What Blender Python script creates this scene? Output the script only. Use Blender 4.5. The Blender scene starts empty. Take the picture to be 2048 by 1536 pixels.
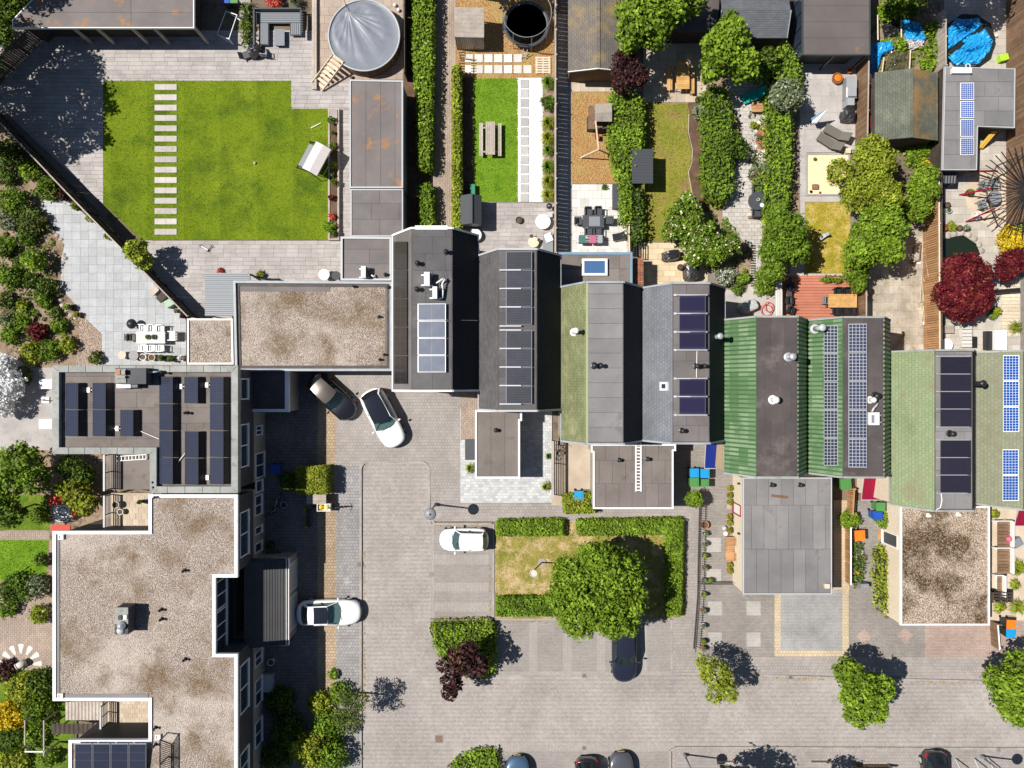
import bpy, math, random
import numpy as np
from mathutils import Vector

# ---------------------------------------------------------------- camera, sky, sun, exposure
H = 56.0            # camera height over the street
F = 1559.0          # focal length in photo pixels
SC = bpy.context.scene
COL = SC.collection
cam_d = bpy.data.cameras.new('camera'); cam = bpy.data.objects.new('camera', cam_d)
COL.objects.link(cam); cam.location = (0, 0, H); cam.rotation_euler = (0, 0, 0)
cam_d.sensor_width = 36.0; cam_d.lens = 36.0 * F / 2048.0; cam_d.clip_start = 0.5; cam_d.clip_end = 2000
SC.camera = cam
ELEV = math.radians(56.0)
SDX, SDY = math.cos(math.radians(-7)), math.sin(math.radians(-7))      # where shadows fall
wd = bpy.data.worlds.new('World'); SC.world = wd; wd.use_nodes = True
wn = wd.node_tree.nodes; bg = wn['Background']
sky = wn.new('ShaderNodeTexSky'); sky.sky_type = 'NISHITA'; sky.sun_disc = False
sky.sun_elevation = ELEV; sky.sun_rotation = math.atan2(-SDX, -SDY)
sky.air_density = 1.0; sky.dust_density = 0.4; sky.ozone_density = 1.5
wd.node_tree.links.new(sky.outputs[0], bg.inputs[0]); bg.inputs[1].default_value = 0.05
sd = bpy.data.lights.new('sun', 'SUN'); sd.energy = 5.0; sd.angle = math.radians(0.5); sd.color = (1.0, 0.955, 0.88)
sun = bpy.data.objects.new('sun', sd); COL.objects.link(sun); sun.location = (-60, 10, 90)
sun.rotation_euler = Vector((SDX*math.cos(ELEV), SDY*math.cos(ELEV), -math.sin(ELEV))).to_track_quat('-Z', 'Y').to_euler()
SC.view_settings.view_transform = 'Standard'; SC.view_settings.look = 'None'
SC.view_settings.exposure = 0.40; SC.view_settings.gamma = 1.0; SC.view_settings.use_curve_mapping = False

# ---------------------------------------------------------------- helpers
RN = random.Random(11)
NP = np.random.RandomState(5)
def P(px, py, h=0.0):
    """photo pixel -> the world point at height h in that direction"""
    s = (H - h) / F
    return Vector(((px - 1024) * s, (768 - py) * s, h))

class MB:
    """collects polygons; world metres"""
    def __init__(s): s.v = []; s.f = []
    def poly(s, pts):
        n = len(s.v); s.v += [tuple(p) for p in pts]; s.f.append(list(range(n, n + len(pts)))); return s
    def box(s, x0, y0, z0, x1, y1, z1, rz=0.0, c=None):
        if c is None: c = ((x0 + x1) / 2, (y0 + y1) / 2)
        co, si = math.cos(rz), math.sin(rz); b = len(s.v)
        for z in (z0, z1):
            for x, y in ((x0, y0), (x1, y0), (x1, y1), (x0, y1)):
                dx, dy = x - c[0], y - c[1]
                s.v.append((c[0] + dx*co - dy*si, c[1] + dx*si + dy*co, z))
        for f in ((3,2,1,0), (4,5,6,7), (0,1,5,4), (1,2,6,5), (2,3,7,6), (3,0,4,7)): s.f.append([b + i for i in f])
        return s
    def pbox(s, px0, py0, px1, py1, z0, z1, at=None):
        at = z1 if at is None else at
        a = P(px0, py1, at); b = P(px1, py0, at)
        return s.box(min(a.x, b.x), min(a.y, b.y), z0, max(a.x, b.x), max(a.y, b.y), z1)
    def wprism(s, pts, z0, z1, bottom=True):
        n = len(pts); b = len(s.v)
        ar = sum(pts[i][0]*pts[(i+1) % n][1] - pts[(i+1) % n][0]*pts[i][1] for i in range(n))
        if ar < 0: pts = pts[::-1]
        for z in (z0, z1): s.v += [(p[0], p[1], z) for p in pts]
        s.f.append([b + n + i for i in range(n)])
        if bottom: s.f.append([b + i for i in range(n)][::-1])
        for i in range(n): j = (i + 1) % n; s.f.append([b + i, b + j, b + n + j, b + n + i])
        return s
    def prism(s, pts, at, z0, z1, bottom=True):
        return s.wprism([tuple(P(x, y, at))[:2] for x, y in pts], z0, z1, bottom)
    def sheet(s, pts, z, at=0.0):
        w = [P(x, y, at) for x, y in pts]
        n = len(w); ar = sum(w[i].x*w[(i+1) % n].y - w[(i+1) % n].x*w[i].y for i in range(n))
        if ar < 0: w = w[::-1]
        return s.poly([(p.x, p.y, z) for p in w])
    def tube(s, p, q, r0, r1=None, n=8, cap=True):
        r1 = r0 if r1 is None else r1
        p = Vector(p); q = Vector(q); d = (q - p)
        if d.length < 1e-6: return s
        d.normalize(); a = d.orthogonal().normalized(); c = d.cross(a); b = len(s.v)
        for o, r in ((p, r0), (q, r1)):
            for i in range(n):
                t = 2*math.pi*i/n; s.v.append(tuple(o + a*(r*math.cos(t)) + c*(r*math.sin(t))))
        for i in range(n): j = (i+1) % n; s.f.append([b+i, b+j, b+n+j, b+n+i])
        if cap: s.f.append([b+i for i in range(n)][::-1]); s.f.append([b+n+i for i in range(n)])
        return s
    def path(s, pts, r, n=6):
        for a, b in zip(pts[:-1], pts[1:]): s.tube(a, b, r, r, n)
        return s
    def lathe(s, c, prof, n=20, sx=1.0, sy=1.0):
        b = len(s.v); c = Vector(c)
        for r, z in prof:
            for i in range(n):
                t = 2*math.pi*i/n; s.v.append((c.x + r*sx*math.cos(t), c.y + r*sy*math.sin(t), c.z + z))
        for k in range(len(prof)-1):
            for i in range(n):
                j = (i+1) % n; s.f.append([b+k*n+i, b+k*n+j, b+(k+1)*n+j, b+(k+1)*n+i])
        if prof[-1][0] > 1e-4: s.f.append([b+(len(prof)-1)*n+i for i in range(n)])
        if prof[0][0] > 1e-4: s.f.append([b+i for i in range(n)][::-1])
        return s
    def torus(s, c, R, r, n=20, m=6, tilt=None):
        c = Vector(c); b = len(s.v)
        ax = Vector((0, 0, 1)) if tilt is None else Vector(tilt).normalized()
        e1 = ax.orthogonal().normalized(); e2 = ax.cross(e1)
        for i in range(n):
            t = 2*math.pi*i/n; d = e1*math.cos(t) + e2*math.sin(t)
            for k in range(m):
                u = 2*math.pi*k/m; s.v.append(tuple(c + d*(R + r*math.cos(u)) + ax*(r*math.sin(u))))
        for i in range(n):
            for k in range(m):
                i2 = (i+1) % n; k2 = (k+1) % m
                s.f.append([b+i*m+k, b+i2*m+k, b+i2*m+k2, b+i*m+k2])
        return s
    def obox(s, p, q, w, t):
        """a bar from p to q, w wide (horizontally), t deep"""
        p = Vector(p); q = Vector(q); d = (q-p).normalized()
        side = d.cross(Vector((0, 0, 1)))
        side = Vector((1, 0, 0)) if side.length < 1e-4 else side.normalized()
        up = side.cross(d).normalized(); b = len(s.v)
        for o in (p, q):
            for i, j in ((-1,-1), (1,-1), (1,1), (-1,1)): s.v.append(tuple(o + side*(w/2*i) + up*(t/2*j)))
        for f in ((3,2,1,0), (4,5,6,7), (0,1,5,4), (1,2,6,5), (2,3,7,6), (3,0,4,7)): s.f.append([b+i for i in f])
        return s

def mk(mb, off=(0, 0, 0), smooth=False, mat=None, name='m', uvoff=True):
    V = np.array(mb.v, dtype=np.float64).reshape(-1, 3)
    me = bpy.data.meshes.new(name)
    me.from_pydata((V - np.array(off)).tolist(), [], mb.f)
    uv = me.uv_layers.new(name='UVMap'); data = []
    for f in mb.f:
        pts = V[f]; nx = pts; ny = np.roll(pts, -1, 0)
        nrm = np.array([((nx[:,1]-ny[:,1])*(nx[:,2]+ny[:,2])).sum(), ((nx[:,2]-ny[:,2])*(nx[:,0]+ny[:,0])).sum(), ((nx[:,0]-ny[:,0])*(nx[:,1]+ny[:,1])).sum()])
        l = np.linalg.norm(nrm); nrm = nrm/l if l > 0 else np.array([0, 0, 1.0])
        if abs(nrm[2]) > 0.97: u = np.array([1.0, 0, 0]); w = np.array([0, 1.0, 0])
        else:
            u = np.array([-nrm[1], nrm[0], 0]); u /= np.linalg.norm(u); w = np.cross(nrm, u)
        data.append(np.stack([pts@u, pts@w], 1))
    if data: uv.data.foreach_set('uv', np.concatenate(data).ravel())
    if smooth: me.polygons.foreach_set('use_smooth', [True]*len(me.polygons))
    if mat: me.materials.append(mat)
    me.update(); return me

WL = {}
def wl(o): return WL.get(o.name, Vector((0, 0, 0)))
def props(o, label=None, cat=None, group=None, kind=None):
    if label: o['label'] = label
    if cat: o['category'] = cat
    if group: o['group'] = group
    if kind: o['kind'] = kind
    return o
def thing(name, label, cat, loc, group=None, rz=0.0):
    o = bpy.data.objects.new(name, None); COL.objects.link(o); o.empty_display_size = 0.2
    o.location = loc; o.rotation_euler = (0, 0, rz); WL[o.name] = Vector(loc)
    return props(o, label, cat, group)
def part(name, mb, mat, parent, smooth=False, local=False, kind=None, label=None):
    off = (0, 0, 0) if local else tuple(wl(parent))
    me = mb if isinstance(mb, bpy.types.Mesh) else mk(mb, off, smooth, mat, name)
    o = bpy.data.objects.new(name, me); COL.objects.link(o); o.parent = parent; WL[o.name] = wl(parent)
    return props(o, label, None, None, kind)
def inst(name, me, loc, parent=None, rz=0.0, sc=None):
    """an object sharing mesh data; loc in world metres"""
    o = bpy.data.objects.new(name, me); COL.objects.link(o)
    o.location = Vector(loc) - (wl(parent) if parent else Vector((0, 0, 0))); o.rotation_euler = (0, 0, rz)
    if sc: o.scale = sc
    if parent: o.parent = parent
    WL[o.name] = Vector(loc); return o
def solo(name, mb, mat, label, cat, group=None, smooth=False, kind=None):
    V = np.array(mb.v); c = (V[:,0].min()/2 + V[:,0].max()/2, V[:,1].min()/2 + V[:,1].max()/2, V[:,2].min())
    o = bpy.data.objects.new(name, mk(mb, c, smooth, mat, name)); COL.objects.link(o); o.location = c; WL[o.name] = Vector(c)
    return props(o, label, cat, group, kind)
def struct(name, mb, mat, kind='structure', smooth=False):
    o = bpy.data.objects.new(name, mk(mb, (0, 0, 0), smooth, mat, name)); COL.objects.link(o); return props(o, kind=kind)
def copytree(o, parent=None, loc=None, rz=None, label=None, group=None):
    c = o.copy(); COL.objects.link(c); c.parent = parent
    if loc is not None: c.location = loc
    if rz is not None: c.rotation_euler = (0, 0, rz)
    if label: c['label'] = label
    if group: c['group'] = group
    for ch in list(o.children): copytree(ch, c)
    return c
def inset(pts, d):
    n = len(pts); ar = sum(pts[i][0]*pts[(i+1) % n][1] - pts[(i+1) % n][0]*pts[i][1] for i in range(n)); sg = 1 if ar > 0 else -1
    out = []
    for i in range(n):
        a, b, c = Vector(pts[i-1][:2]), Vector(pts[i][:2]), Vector(pts[(i+1) % n][:2])
        d1 = (b-a).normalized(); d2 = (c-b).normalized()
        n1 = Vector((-d1.y, d1.x))*sg; n2 = Vector((-d2.y, d2.x))*sg
        k = 1 + n1.dot(n2); m = (n1 + n2)/max(k, 0.2); out.append(tuple(b + m*d))
    return out
def wp(pts, at): return [tuple(P(x, y, at))[:2] for x, y in pts]
def rim(mb, pts, w, z0, z1):
    """a closed kerb or coping round a polygon of world points, w wide, inside its outline"""
    q = inset(pts, w); n = len(pts)
    for i in range(n):
        j = (i+1) % n; mb.wprism([pts[i], pts[j], q[j], q[i]], z0, z1)
    return mb
def inpoly(x, y, pts):
    c = False; n = len(pts)
    for i in range(n):
        (x1, y1), (x2, y2) = pts[i], pts[i-1]
        if (y1 > y) != (y2 > y) and x < (x2-x1)*(y-y1)/(y2-y1) + x1: c = not c
    return c
def cliprect(pts, x0, y0, x1, y1):
    for ax, val, keep in ((0, x0, 1), (0, x1, -1), (1, y0, 1), (1, y1, -1)):
        out = []; n = len(pts)
        for i in range(n):
            a, b = pts[i], pts[(i+1) % n]; ia = (a[ax]-val)*keep >= -1e-9; ib = (b[ax]-val)*keep >= -1e-9
            if ia: out.append(a)
            if ia != ib:
                t = (val-a[ax])/(b[ax]-a[ax]); out.append((a[0]+t*(b[0]-a[0]), a[1]+t*(b[1]-a[1])))
        pts = out
        if len(pts) < 3: return []
    return pts
def parea(p): return abs(sum(p[i][0]*p[i-1][1] - p[i-1][0]*p[i][1] for i in range(len(p))))/2
def tiles(pname, poly, tw, th, mats, parent, z0, z1, rot=0.0, bond=0.5, gap=0.012, at=0.0, jit=0.004, limit=300, rndbond=False, world=False, ang=None):
    """real slabs clipped to a polygon: whole ones share a mesh, cut ones get their own; past the limit they are joined"""
    pts = poly if world else wp(poly, at); co, si = math.cos(-rot), math.sin(-rot)
    loc = [(x*co - y*si, x*si + y*co) for x, y in pts]
    x0, x1 = min(p[0] for p in loc), max(p[0] for p in loc); y0, y1 = min(p[1] for p in loc), max(p[1] for p in loc)
    if not isinstance(mats, list): mats = [mats]
    full = []
    for m in mats:
        mb = MB().box(-tw/2+gap/2, -th/2+gap/2, z0, tw/2-gap/2, th/2-gap/2, z1); full.append(mk(mb, (0,0,0), False, m, pname))
    cb, sb = math.cos(rot), math.sin(rot); cnt = 0; rest = MB(); todo = []
    ny = int((y1-y0)/th)+2; nx = int((x1-x0)/tw)+3
    for j in range(ny):
        off = (RN.random()*tw if rndbond else (j % 2)*bond*tw)
        for i in range(-1, nx):
            cx0 = x0 + i*tw - off; cy0 = y0 + j*th
            c = cliprect(loc, cx0+gap/2, cy0+gap/2, cx0+tw-gap/2, cy0+th-gap/2)
            if not c: continue
            a = parea(c)
            if a < 0.004: continue
            todo.append((a, c, cx0+tw/2, cy0+th/2))
    todo.sort(key=lambda t: -t[0])
    for a, c, mx, my in todo:
        dz = RN.uniform(-jit, jit)
        if cnt >= limit:
            rest.wprism([(x*cb - y*sb, x*sb + y*cb) for x, y in c], z0, z1+dz, False); continue
        cnt += 1
        wx, wy = mx*cb - my*sb, mx*sb + my*cb
        if a > (tw-gap)*(th-gap)*0.995:
            inst(pname, RN.choice(full), (wx, wy, dz), parent, rot)
        else:
            mb = MB().wprism([(x*cb - y*sb, x*sb + y*cb) for x, y in c], z0, z1+dz, False)
            if parent: part(pname, mb, RN.choice(mats), parent)
            else: struct(pname, mb, RN.choice(mats))
    if rest.f: part(pname, rest, mats[0], parent, kind='stuff')
    return cnt
# ---------------------------------------------------------------- materials
class G:
    def __init__(s, name):
        s.m = bpy.data.materials.new(name); s.m.use_nodes = True; s.t = s.m.node_tree; s.b = s.t.nodes['Principled BSDF']
    def nd(s, t, **k):
        n = s.t.nodes.new('ShaderNode' + t)
        for a, v in k.items(): setattr(n, a, v)
        return n
    def put(s, inp, v):
        if isinstance(v, bpy.types.NodeSocket): s.t.links.new(v, inp)
        elif isinstance(v, (tuple, list)) and len(v) == 3 and inp.type == 'RGBA': inp.default_value = (*v, 1)
        else: inp.default_value = v
    def ma(s, op, a, b=0.0, clamp=False):
        n = s.nd('Math', operation=op, use_clamp=clamp); s.put(n.inputs[0], a); s.put(n.inputs[1], b); return n.outputs[0]
    def mix(s, f, a, b, blend='MIX'):
        n = s.nd('Mix', data_type='RGBA', blend_type=blend); s.put(n.inputs[0], f); s.put(n.inputs[6], a); s.put(n.inputs[7], b); return n.outputs[2]
    def pos(s): return s.nd('NewGeometry').outputs['Position']
    def uv(s): return s.nd('TexCoord').outputs['UV']
    def map(s, v, sc=(1,1,1), rot=0.0, loc=(0,0,0)):
        n = s.nd('Mapping'); s.t.links.new(v, n.inputs[0]); n.inputs[1].default_value = loc; n.inputs[2].default_value = (0, 0, rot); n.inputs[3].default_value = sc; return n.outputs[0]
    def noise(s, v, sc, det=3.0, rough=0.6):
        n = s.nd('TexNoise'); s.put(n.inputs['Vector'], v); n.inputs['Scale'].default_value = sc; n.inputs['Detail'].default_value = det; n.inputs['Roughness'].default_value = rough; return n.outputs['Fac']
    def rng(s, v, a, b, c=0.0, d=1.0):
        n = s.nd('MapRange'); s.put(n.inputs[0], v)
        for i, x in enumerate((a, b, c, d)): n.inputs[i+1].default_value = x
        return n.outputs[0]
    def bump(s, h, dist=0.02, st=0.6):
        n = s.nd('Bump'); n.inputs['Strength'].default_value = st; n.inputs['Distance'].default_value = dist; s.put(n.inputs['Height'], h); s.t.links.new(n.outputs[0], s.b.inputs['Normal'])
    def fin(s, col, rough=0.8, spec=0.3, metal=0.0):
        s.put(s.b.inputs['Base Color'], col); s.put(s.b.inputs['Roughness'], rough); s.b.inputs['Specular IOR Level'].default_value = spec; s.b.inputs['Metallic'].default_value = metal; return s.m
def val(g, col, amt, v):
    """brighten or darken col by +-amt along v in 0..1"""
    f = g.rng(v, 0.0, 1.0, 1-amt, 1+amt); n = g.nd('Vector' + 'Math', operation='SCALE'); g.put(n.inputs[0], col); g.put(n.inputs['Scale'], f); return n.outputs[0]
def surf(name, c1, c2=None, sc=0.7, rough=0.85, fine=14.0, fa=0.16, rnd=0.0, bumpd=0.004, spec=0.25, metal=0.0, stain=None, streak=None, spots=None):
    g = G(name); p = g.pos(); c2 = c2 or c1
    col = g.mix(g.rng(g.noise(p, sc, 4), 0.35, 0.65), c1, c2)
    if streak: # fine grain along one axis
        v = g.map(p, streak); col = val(g, col, 0.28, g.noise(v, 1.0, 3))
    if stain: # (colour, scale, lo, hi)
        col = g.mix(g.rng(g.noise(p, stain[1], 6, 0.7), stain[2], stain[3]), col, stain[0])
    if spots:
        vo = g.nd('TexVoronoi'); g.put(vo.inputs['Vector'], p); vo.inputs['Scale'].default_value = spots[1]
        col = g.mix(g.rng(vo.outputs['Distance'], spots[2], spots[2]*0.6), col, spots[0])
    fn = g.noise(p, fine, 4, 0.75); col = val(g, col, fa*1.8, fn)
    if rnd: col = val(g, col, rnd, g.nd('ObjectInfo').outputs['Random'])
    if bumpd: g.bump(fn, bumpd)
    return g.fin(col, rough, spec, metal)
def pavers(name, c1, c2, mortar, bw, bh, rot=0.0, off=0.5, ms=0.012, big=None, rough=0.85, var=0.25, stain=None, pos=True):
    g = G(name); p = g.pos(); v = g.map(p if pos else g.uv(), rot=rot)
    b = g.nd('TexBrick'); b.offset = off; g.put(b.inputs['Vector'], v); g.put(b.inputs['Color1'], c1); g.put(b.inputs['Color2'], c2); g.put(b.inputs['Mortar'], mortar)
    for k, x in (('Scale', 1.0), ('Mortar Size', ms), ('Mortar Smooth', 0.2), ('Bias', 0.0), ('Brick Width', bw), ('Row Height', bh)): b.inputs[k].default_value = x
    col = b.outputs['Color']
    col = val(g, col, var, g.rng(g.noise(p, 0.35, 5, 0.65), 0.25, 0.75))
    if stain: col = g.mix(g.rng(g.noise(p, stain[1], 6, 0.7), stain[2], stain[3]), col, stain[0])
    fn = g.noise(p, 20, 3, 0.7); col = val(g, col, 0.25, fn)
    g.bump(g.ma('SUBTRACT', g.ma('MULTIPLY', fn, 0.3), b.outputs['Fac']), 0.006)
    return g.fin(col, rough, 0.25)
def herring(name, c1, c2, mortar, bw=0.105, rot=0.785):
    g = G(name); p = g.pos(); v = g.map(p, sc=(1/bw, 1/bw, 1), rot=rot)
    sp = g.nd('SeparateXYZ'); g.t.links.new(v, sp.inputs[0]); x, y = sp.outputs[0], sp.outputs[1]
    i = g.ma('FLOOR', x); j = g.ma('FLOOR', y); fx = g.ma('SUBTRACT', x, i); fy = g.ma('SUBTRACT', y, j)
    k = g.ma('FLOORED_MODULO', g.ma('SUBTRACT', i, j), 4.0)
    hor = g.ma('LESS_THAN', k, 1.5); k1 = g.ma('COMPARE', k, 1.0); k2 = g.ma('COMPARE', k, 2.0)
    bx = g.ma('SUBTRACT', i, k1); by = g.ma('SUBTRACT', j, k2)
    cv = g.nd('CombineXYZ'); g.put(cv.inputs[0], bx); g.put(cv.inputs[1], by)
    w = g.nd('TexWhiteNoise', noise_dimensions='2D'); g.t.links.new(cv.outputs[0], w.inputs['Vector'])
    ex = g.ma('MINIMUM', fx, g.ma('SUBTRACT', 1.0, fx)); ey = g.ma('MINIMUM', fy, g.ma('SUBTRACT', 1.0, fy))
    e = g.ma('ADD', g.ma('MULTIPLY', hor, ey), g.ma('MULTIPLY', g.ma('SUBTRACT', 1.0, hor), ex))
    mor = g.rng(e, 0.03, 0.12, 1.0, 0.0)
    # bricks of the two directions differ a little in tone
    col = g.mix(w.outputs['Value'], c1, c2); col = val(g, col, 0.07, hor)
    col = g.mix(g.ma('MULTIPLY', mor, 0.55), col, mortar)
    col = val(g, col, 0.20, g.rng(g.noise(p, 0.22, 5, 0.6), 0.25, 0.75))
    col = val(g, col, 0.22, g.noise(p, 9, 4, 0.75))
    col = g.mix(g.rng(g.noise(p, 0.16, 7, 0.75), 0.54, 0.70, 0, 0.5), col, (0.48, 0.44, 0.40))
    col = g.mix(g.rng(g.noise(g.map(p, loc=(31, 7, 0)), 0.5, 7, 0.8), 0.57, 0.72, 0, 0.5), col, (0.15, 0.13, 0.12))
    g.bump(g.ma('SUBTRACT', 1.0, mor), 0.004); return g.fin(col, 0.85, 0.25)
def gravel(name, cols, dark, sc=11.0, patch=0.5, pat=(0.42, 0.62), pcol=(0.10, 0.06, 0.03)):
    g = G(name); p = g.pos(); vo = g.nd('TexVoronoi'); g.put(vo.inputs['Vector'], p); vo.inputs['Scale'].default_value = sc
    sp = g.nd('SeparateColor'); g.t.links.new(vo.outputs['Color'], sp.inputs[0])
    col = g.mix(sp.outputs[0], cols[0], cols[1]); col = g.mix(g.rng(sp.outputs[1], 0.6, 0.9), col, cols[2])
    col = g.mix(g.rng(vo.outputs['Distance'], 0.35, 0.75), col, dark)
    col = g.mix(g.rng(g.noise(g.map(p, loc=(7, 19, 0)), patch*0.5, 5, 0.6), 0.48, 0.62, 0, 0.4), col, cols[2])
    m = g.rng(g.noise(p, patch, 6, 0.65), pat[0], pat[1]); m = g.ma('MULTIPLY', m, g.rng(sp.outputs[2], 0.0, 0.5, 0.35, 1.0))
    col = g.mix(m, col, pcol)
    col = val(g, col, 0.3, g.noise(p, 30, 2)); g.bump(g.ma('SUBTRACT', 1.0, vo.outputs['Distance']), 0.05, 0.9); return g.fin(col, 0.9, 0.2)
def grassm(name, c1, c2, c3=None, sc=0.5, pat=(0.45, 0.65), stripes=None):
    g = G(name); p = g.pos()
    col = g.mix(g.rng(g.noise(p, sc, 5, 0.65), 0.35, 0.65), c1, c2)
    if c3: col = g.mix(g.rng(g.noise(g.map(p, loc=(13, 5, 0)), sc*1.6, 6, 0.7), pat[0], pat[1]), col, c3)
    n1 = g.noise(g.map(p, sc=(1.6, 0.7, 1)), 17, 4, 0.8); col = val(g, col, 0.62, g.rng(n1, 0.3, 0.7))
    if stripes: # mat seams of artificial turf
        w = g.nd('TexWave', wave_type='BANDS', bands_direction='X', wave_profile='SAW'); g.put(w.inputs['Vector'], p); w.inputs['Scale'].default_value = stripes; col = val(g, col, 0.07, w.outputs['Fac'])
    g.bump(n1, 0.05, 0.8); return g.fin(col, 0.95, 0.1)
def leafm(name, c1, c2, c3=None, tr=0.22):
    g = G(name); geo = g.nd('NewGeometry'); r = geo.outputs['Random Per Island']
    col = g.mix(r, c1, c2)
    if c3: col = g.mix(g.rng(r, 0.82, 0.95), col, c3)
    col = val(g, col, 0.38, g.rng(g.noise(geo.outputs['Position'], 0.9, 4), 0.32, 0.68))
    g.fin(col, 0.6, 0.2); out = g.t.nodes['Material Output']
    t = g.nd('BsdfTranslucent'); g.put(t.inputs[0], val(g, col, 0.0, r)); mx = g.nd('MixShader'); mx.inputs[0].default_value = tr
    g.t.links.new(g.b.outputs[0], mx.inputs[1]); g.t.links.new(t.outputs[0], mx.inputs[2]); g.t.links.new(mx.outputs[0], out.inputs[0]); return g.m
def plain(name, c, rough=0.5, spec=0.4, metal=0.0, coat=0.0, var=0.08):
    g = G(name); col = val(g, c, var, g.noise(g.pos(), 3.0, 5, 0.7)) if var else c
    if coat: g.b.inputs['Coat Weight'].default_value = coat; g.b.inputs['Coat Roughness'].default_value = 0.06
    return g.fin(col, rough, spec, metal)
def shingle(name, c1, c2, joint, bw=0.3, bh=0.22, ms=0.012, moss=None, rough=0.8):
    g = G(name); v = g.uv(); p = g.pos()
    b = g.nd('TexBrick'); b.offset = 0.5; g.put(b.inputs['Vector'], v); g.put(b.inputs['Color1'], c1); g.put(b.inputs['Color2'], c2); g.put(b.inputs['Mortar'], joint)
    for k, x in (('Scale', 1.0), ('Mortar Size', ms), ('Mortar Smooth', 0.4), ('Bias', 0.0), ('Brick Width', bw), ('Row Height', bh)): b.inputs[k].default_value = x
    col = b.outputs['Color']
    if moss: col = g.mix(g.rng(g.noise(p, moss[1], 6, 0.7), moss[2], moss[3]), col, moss[0])
    col = val(g, col, 0.18, g.rng(g.noise(p, 0.5, 5), 0.3, 0.7)); fn = g.noise(p, 25, 3); col = val(g, col, 0.25, fn)
    g.bump(g.ma('SUBTRACT', g.ma('MULTIPLY', fn, 0.3), b.outputs['Fac']), 0.012); return g.fin(col, rough, 0.25)
def solar(name, cell, line, nx, ny, lw=0.06, rough=0.18, var=0.1):
    """cells in a grid over the face, from uv laid 0..1 on the pane"""
    g = G(name); sp = g.nd('SeparateXYZ'); g.t.links.new(g.uv(), sp.inputs[0])
    def ln(s, n, w):
        f = g.ma('FRACT', g.ma('MULTIPLY', s, float(n))); e = g.ma('MINIMUM', f, g.ma('SUBTRACT', 1.0, f)); return g.rng(e, w*0.7, w, 1.0, 0.0)
    m = g.ma('MAXIMUM', ln(sp.outputs[0], nx, lw), ln(sp.outputs[1], ny, lw))
    col = g.mix(m, cell, line); col = val(g, col, var*2, g.noise(g.pos(), 2.0, 5, 0.7)); col = val(g, col, 0.12, g.nd('ObjectInfo').outputs['Random'])
    g.b.inputs['Coat Weight'].default_value = 0.3; g.b.inputs['Coat Roughness'].default_value = 0.12
    return g.fin(col, rough, 0.5)
def glassm(name, c, rough=0.05): return plain(name, c, rough, 0.8, 0.0, 0.6, 0.0)

m_base   = surf('earth', (0.14, 0.105, 0.075), (0.20, 0.155, 0.11), 0.6, fa=0.2, stain=((0.07, 0.05, 0.035), 1.2, 0.5, 0.7))
m_soil   = surf('garden_soil', (0.21, 0.15, 0.10), (0.30, 0.225, 0.16), 0.9, fine=9, fa=0.3, stain=((0.08, 0.05, 0.03), 1.4, 0.5, 0.65), bumpd=0.03)
m_mulch  = surf('dark_mulch', (0.085, 0.05, 0.03), (0.14, 0.085, 0.055), 1.5, fine=12, fa=0.3, bumpd=0.02)
m_road   = herring('road_brick', (0.275, 0.248, 0.232), (0.34, 0.309, 0.29), (0.18, 0.16, 0.147))
m_bay    = pavers('bay_brick', (0.265, 0.24, 0.225), (0.315, 0.287, 0.27), (0.195, 0.175, 0.162), 0.21, 0.105, var=0.16, stain=((0.15, 0.13, 0.115), 0.5, 0.6, 0.8))
m_bayline= pavers('bay_line_brick', (0.31, 0.283, 0.265), (0.36, 0.33, 0.31), (0.235, 0.212, 0.195), 0.21, 0.105, rot=1.571, var=0.14)
m_pave   = pavers('pavement_brick', (0.278, 0.25, 0.234), (0.325, 0.295, 0.276), (0.22, 0.197, 0.183), 0.22, 0.22, ms=0.014, var=0.2, stain=((0.36, 0.33, 0.30), 0.6, 0.58, 0.8))
m_pave2  = pavers('pavement_grey', (0.235, 0.225, 0.225), (0.295, 0.285, 0.28), (0.15, 0.14, 0.14), 0.22, 0.22, ms=0.014, var=0.22, stain=((0.42, 0.40, 0.38), 0.9, 0.6, 0.75))
m_yellow = pavers('yellow_brick', (0.31, 0.225, 0.145), (0.39, 0.295, 0.20), (0.18, 0.135, 0.095), 0.21, 0.21, ms=0.016, var=0.28)
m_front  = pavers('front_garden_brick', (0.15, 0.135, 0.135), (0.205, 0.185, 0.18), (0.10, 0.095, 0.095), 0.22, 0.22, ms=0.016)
m_kerb   = surf('kerb_concrete', (0.34, 0.32, 0.30), (0.27, 0.25, 0.235), 1.0, rnd=0.08, stain=((0.28, 0.19, 0.07), 0.7, 0.56, 0.72))
m_moss   = surf('kerb_moss', (0.34, 0.20, 0.055), (0.26, 0.19, 0.05), 3.0, fine=15, fa=0.3)
m_alley  = pavers('alley_brick', (0.30, 0.235, 0.19), (0.37, 0.29, 0.235), (0.17, 0.13, 0.105), 0.3, 0.15, rot=1.571, ms=0.012)
m_wood_tile = surf('wood_look_tile', (0.385, 0.353, 0.34), (0.31, 0.284, 0.274), 0.8, fine=16, fa=0.1, rnd=0.10, streak=(1.2, 14, 1), rough=0.7, bumpd=0.001)
m_joint  = surf('joint_sand', (0.22, 0.19, 0.165), (0.17, 0.15, 0.13), 2)
m_slab   = surf('light_slab', (0.375, 0.385, 0.40), (0.32, 0.33, 0.345), 0.9, fine=12, fa=0.08, rnd=0.09, streak=(1.5, 9, 1), rough=0.6, bumpd=0.001)
m_slab2  = surf('light_slab_turned', (0.37, 0.38, 0.395), (0.315, 0.325, 0.34), 0.9, fine=12, fa=0.08, rnd=0.09, streak=(9, 1.5, 1), rough=0.6, bumpd=0.001)
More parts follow.
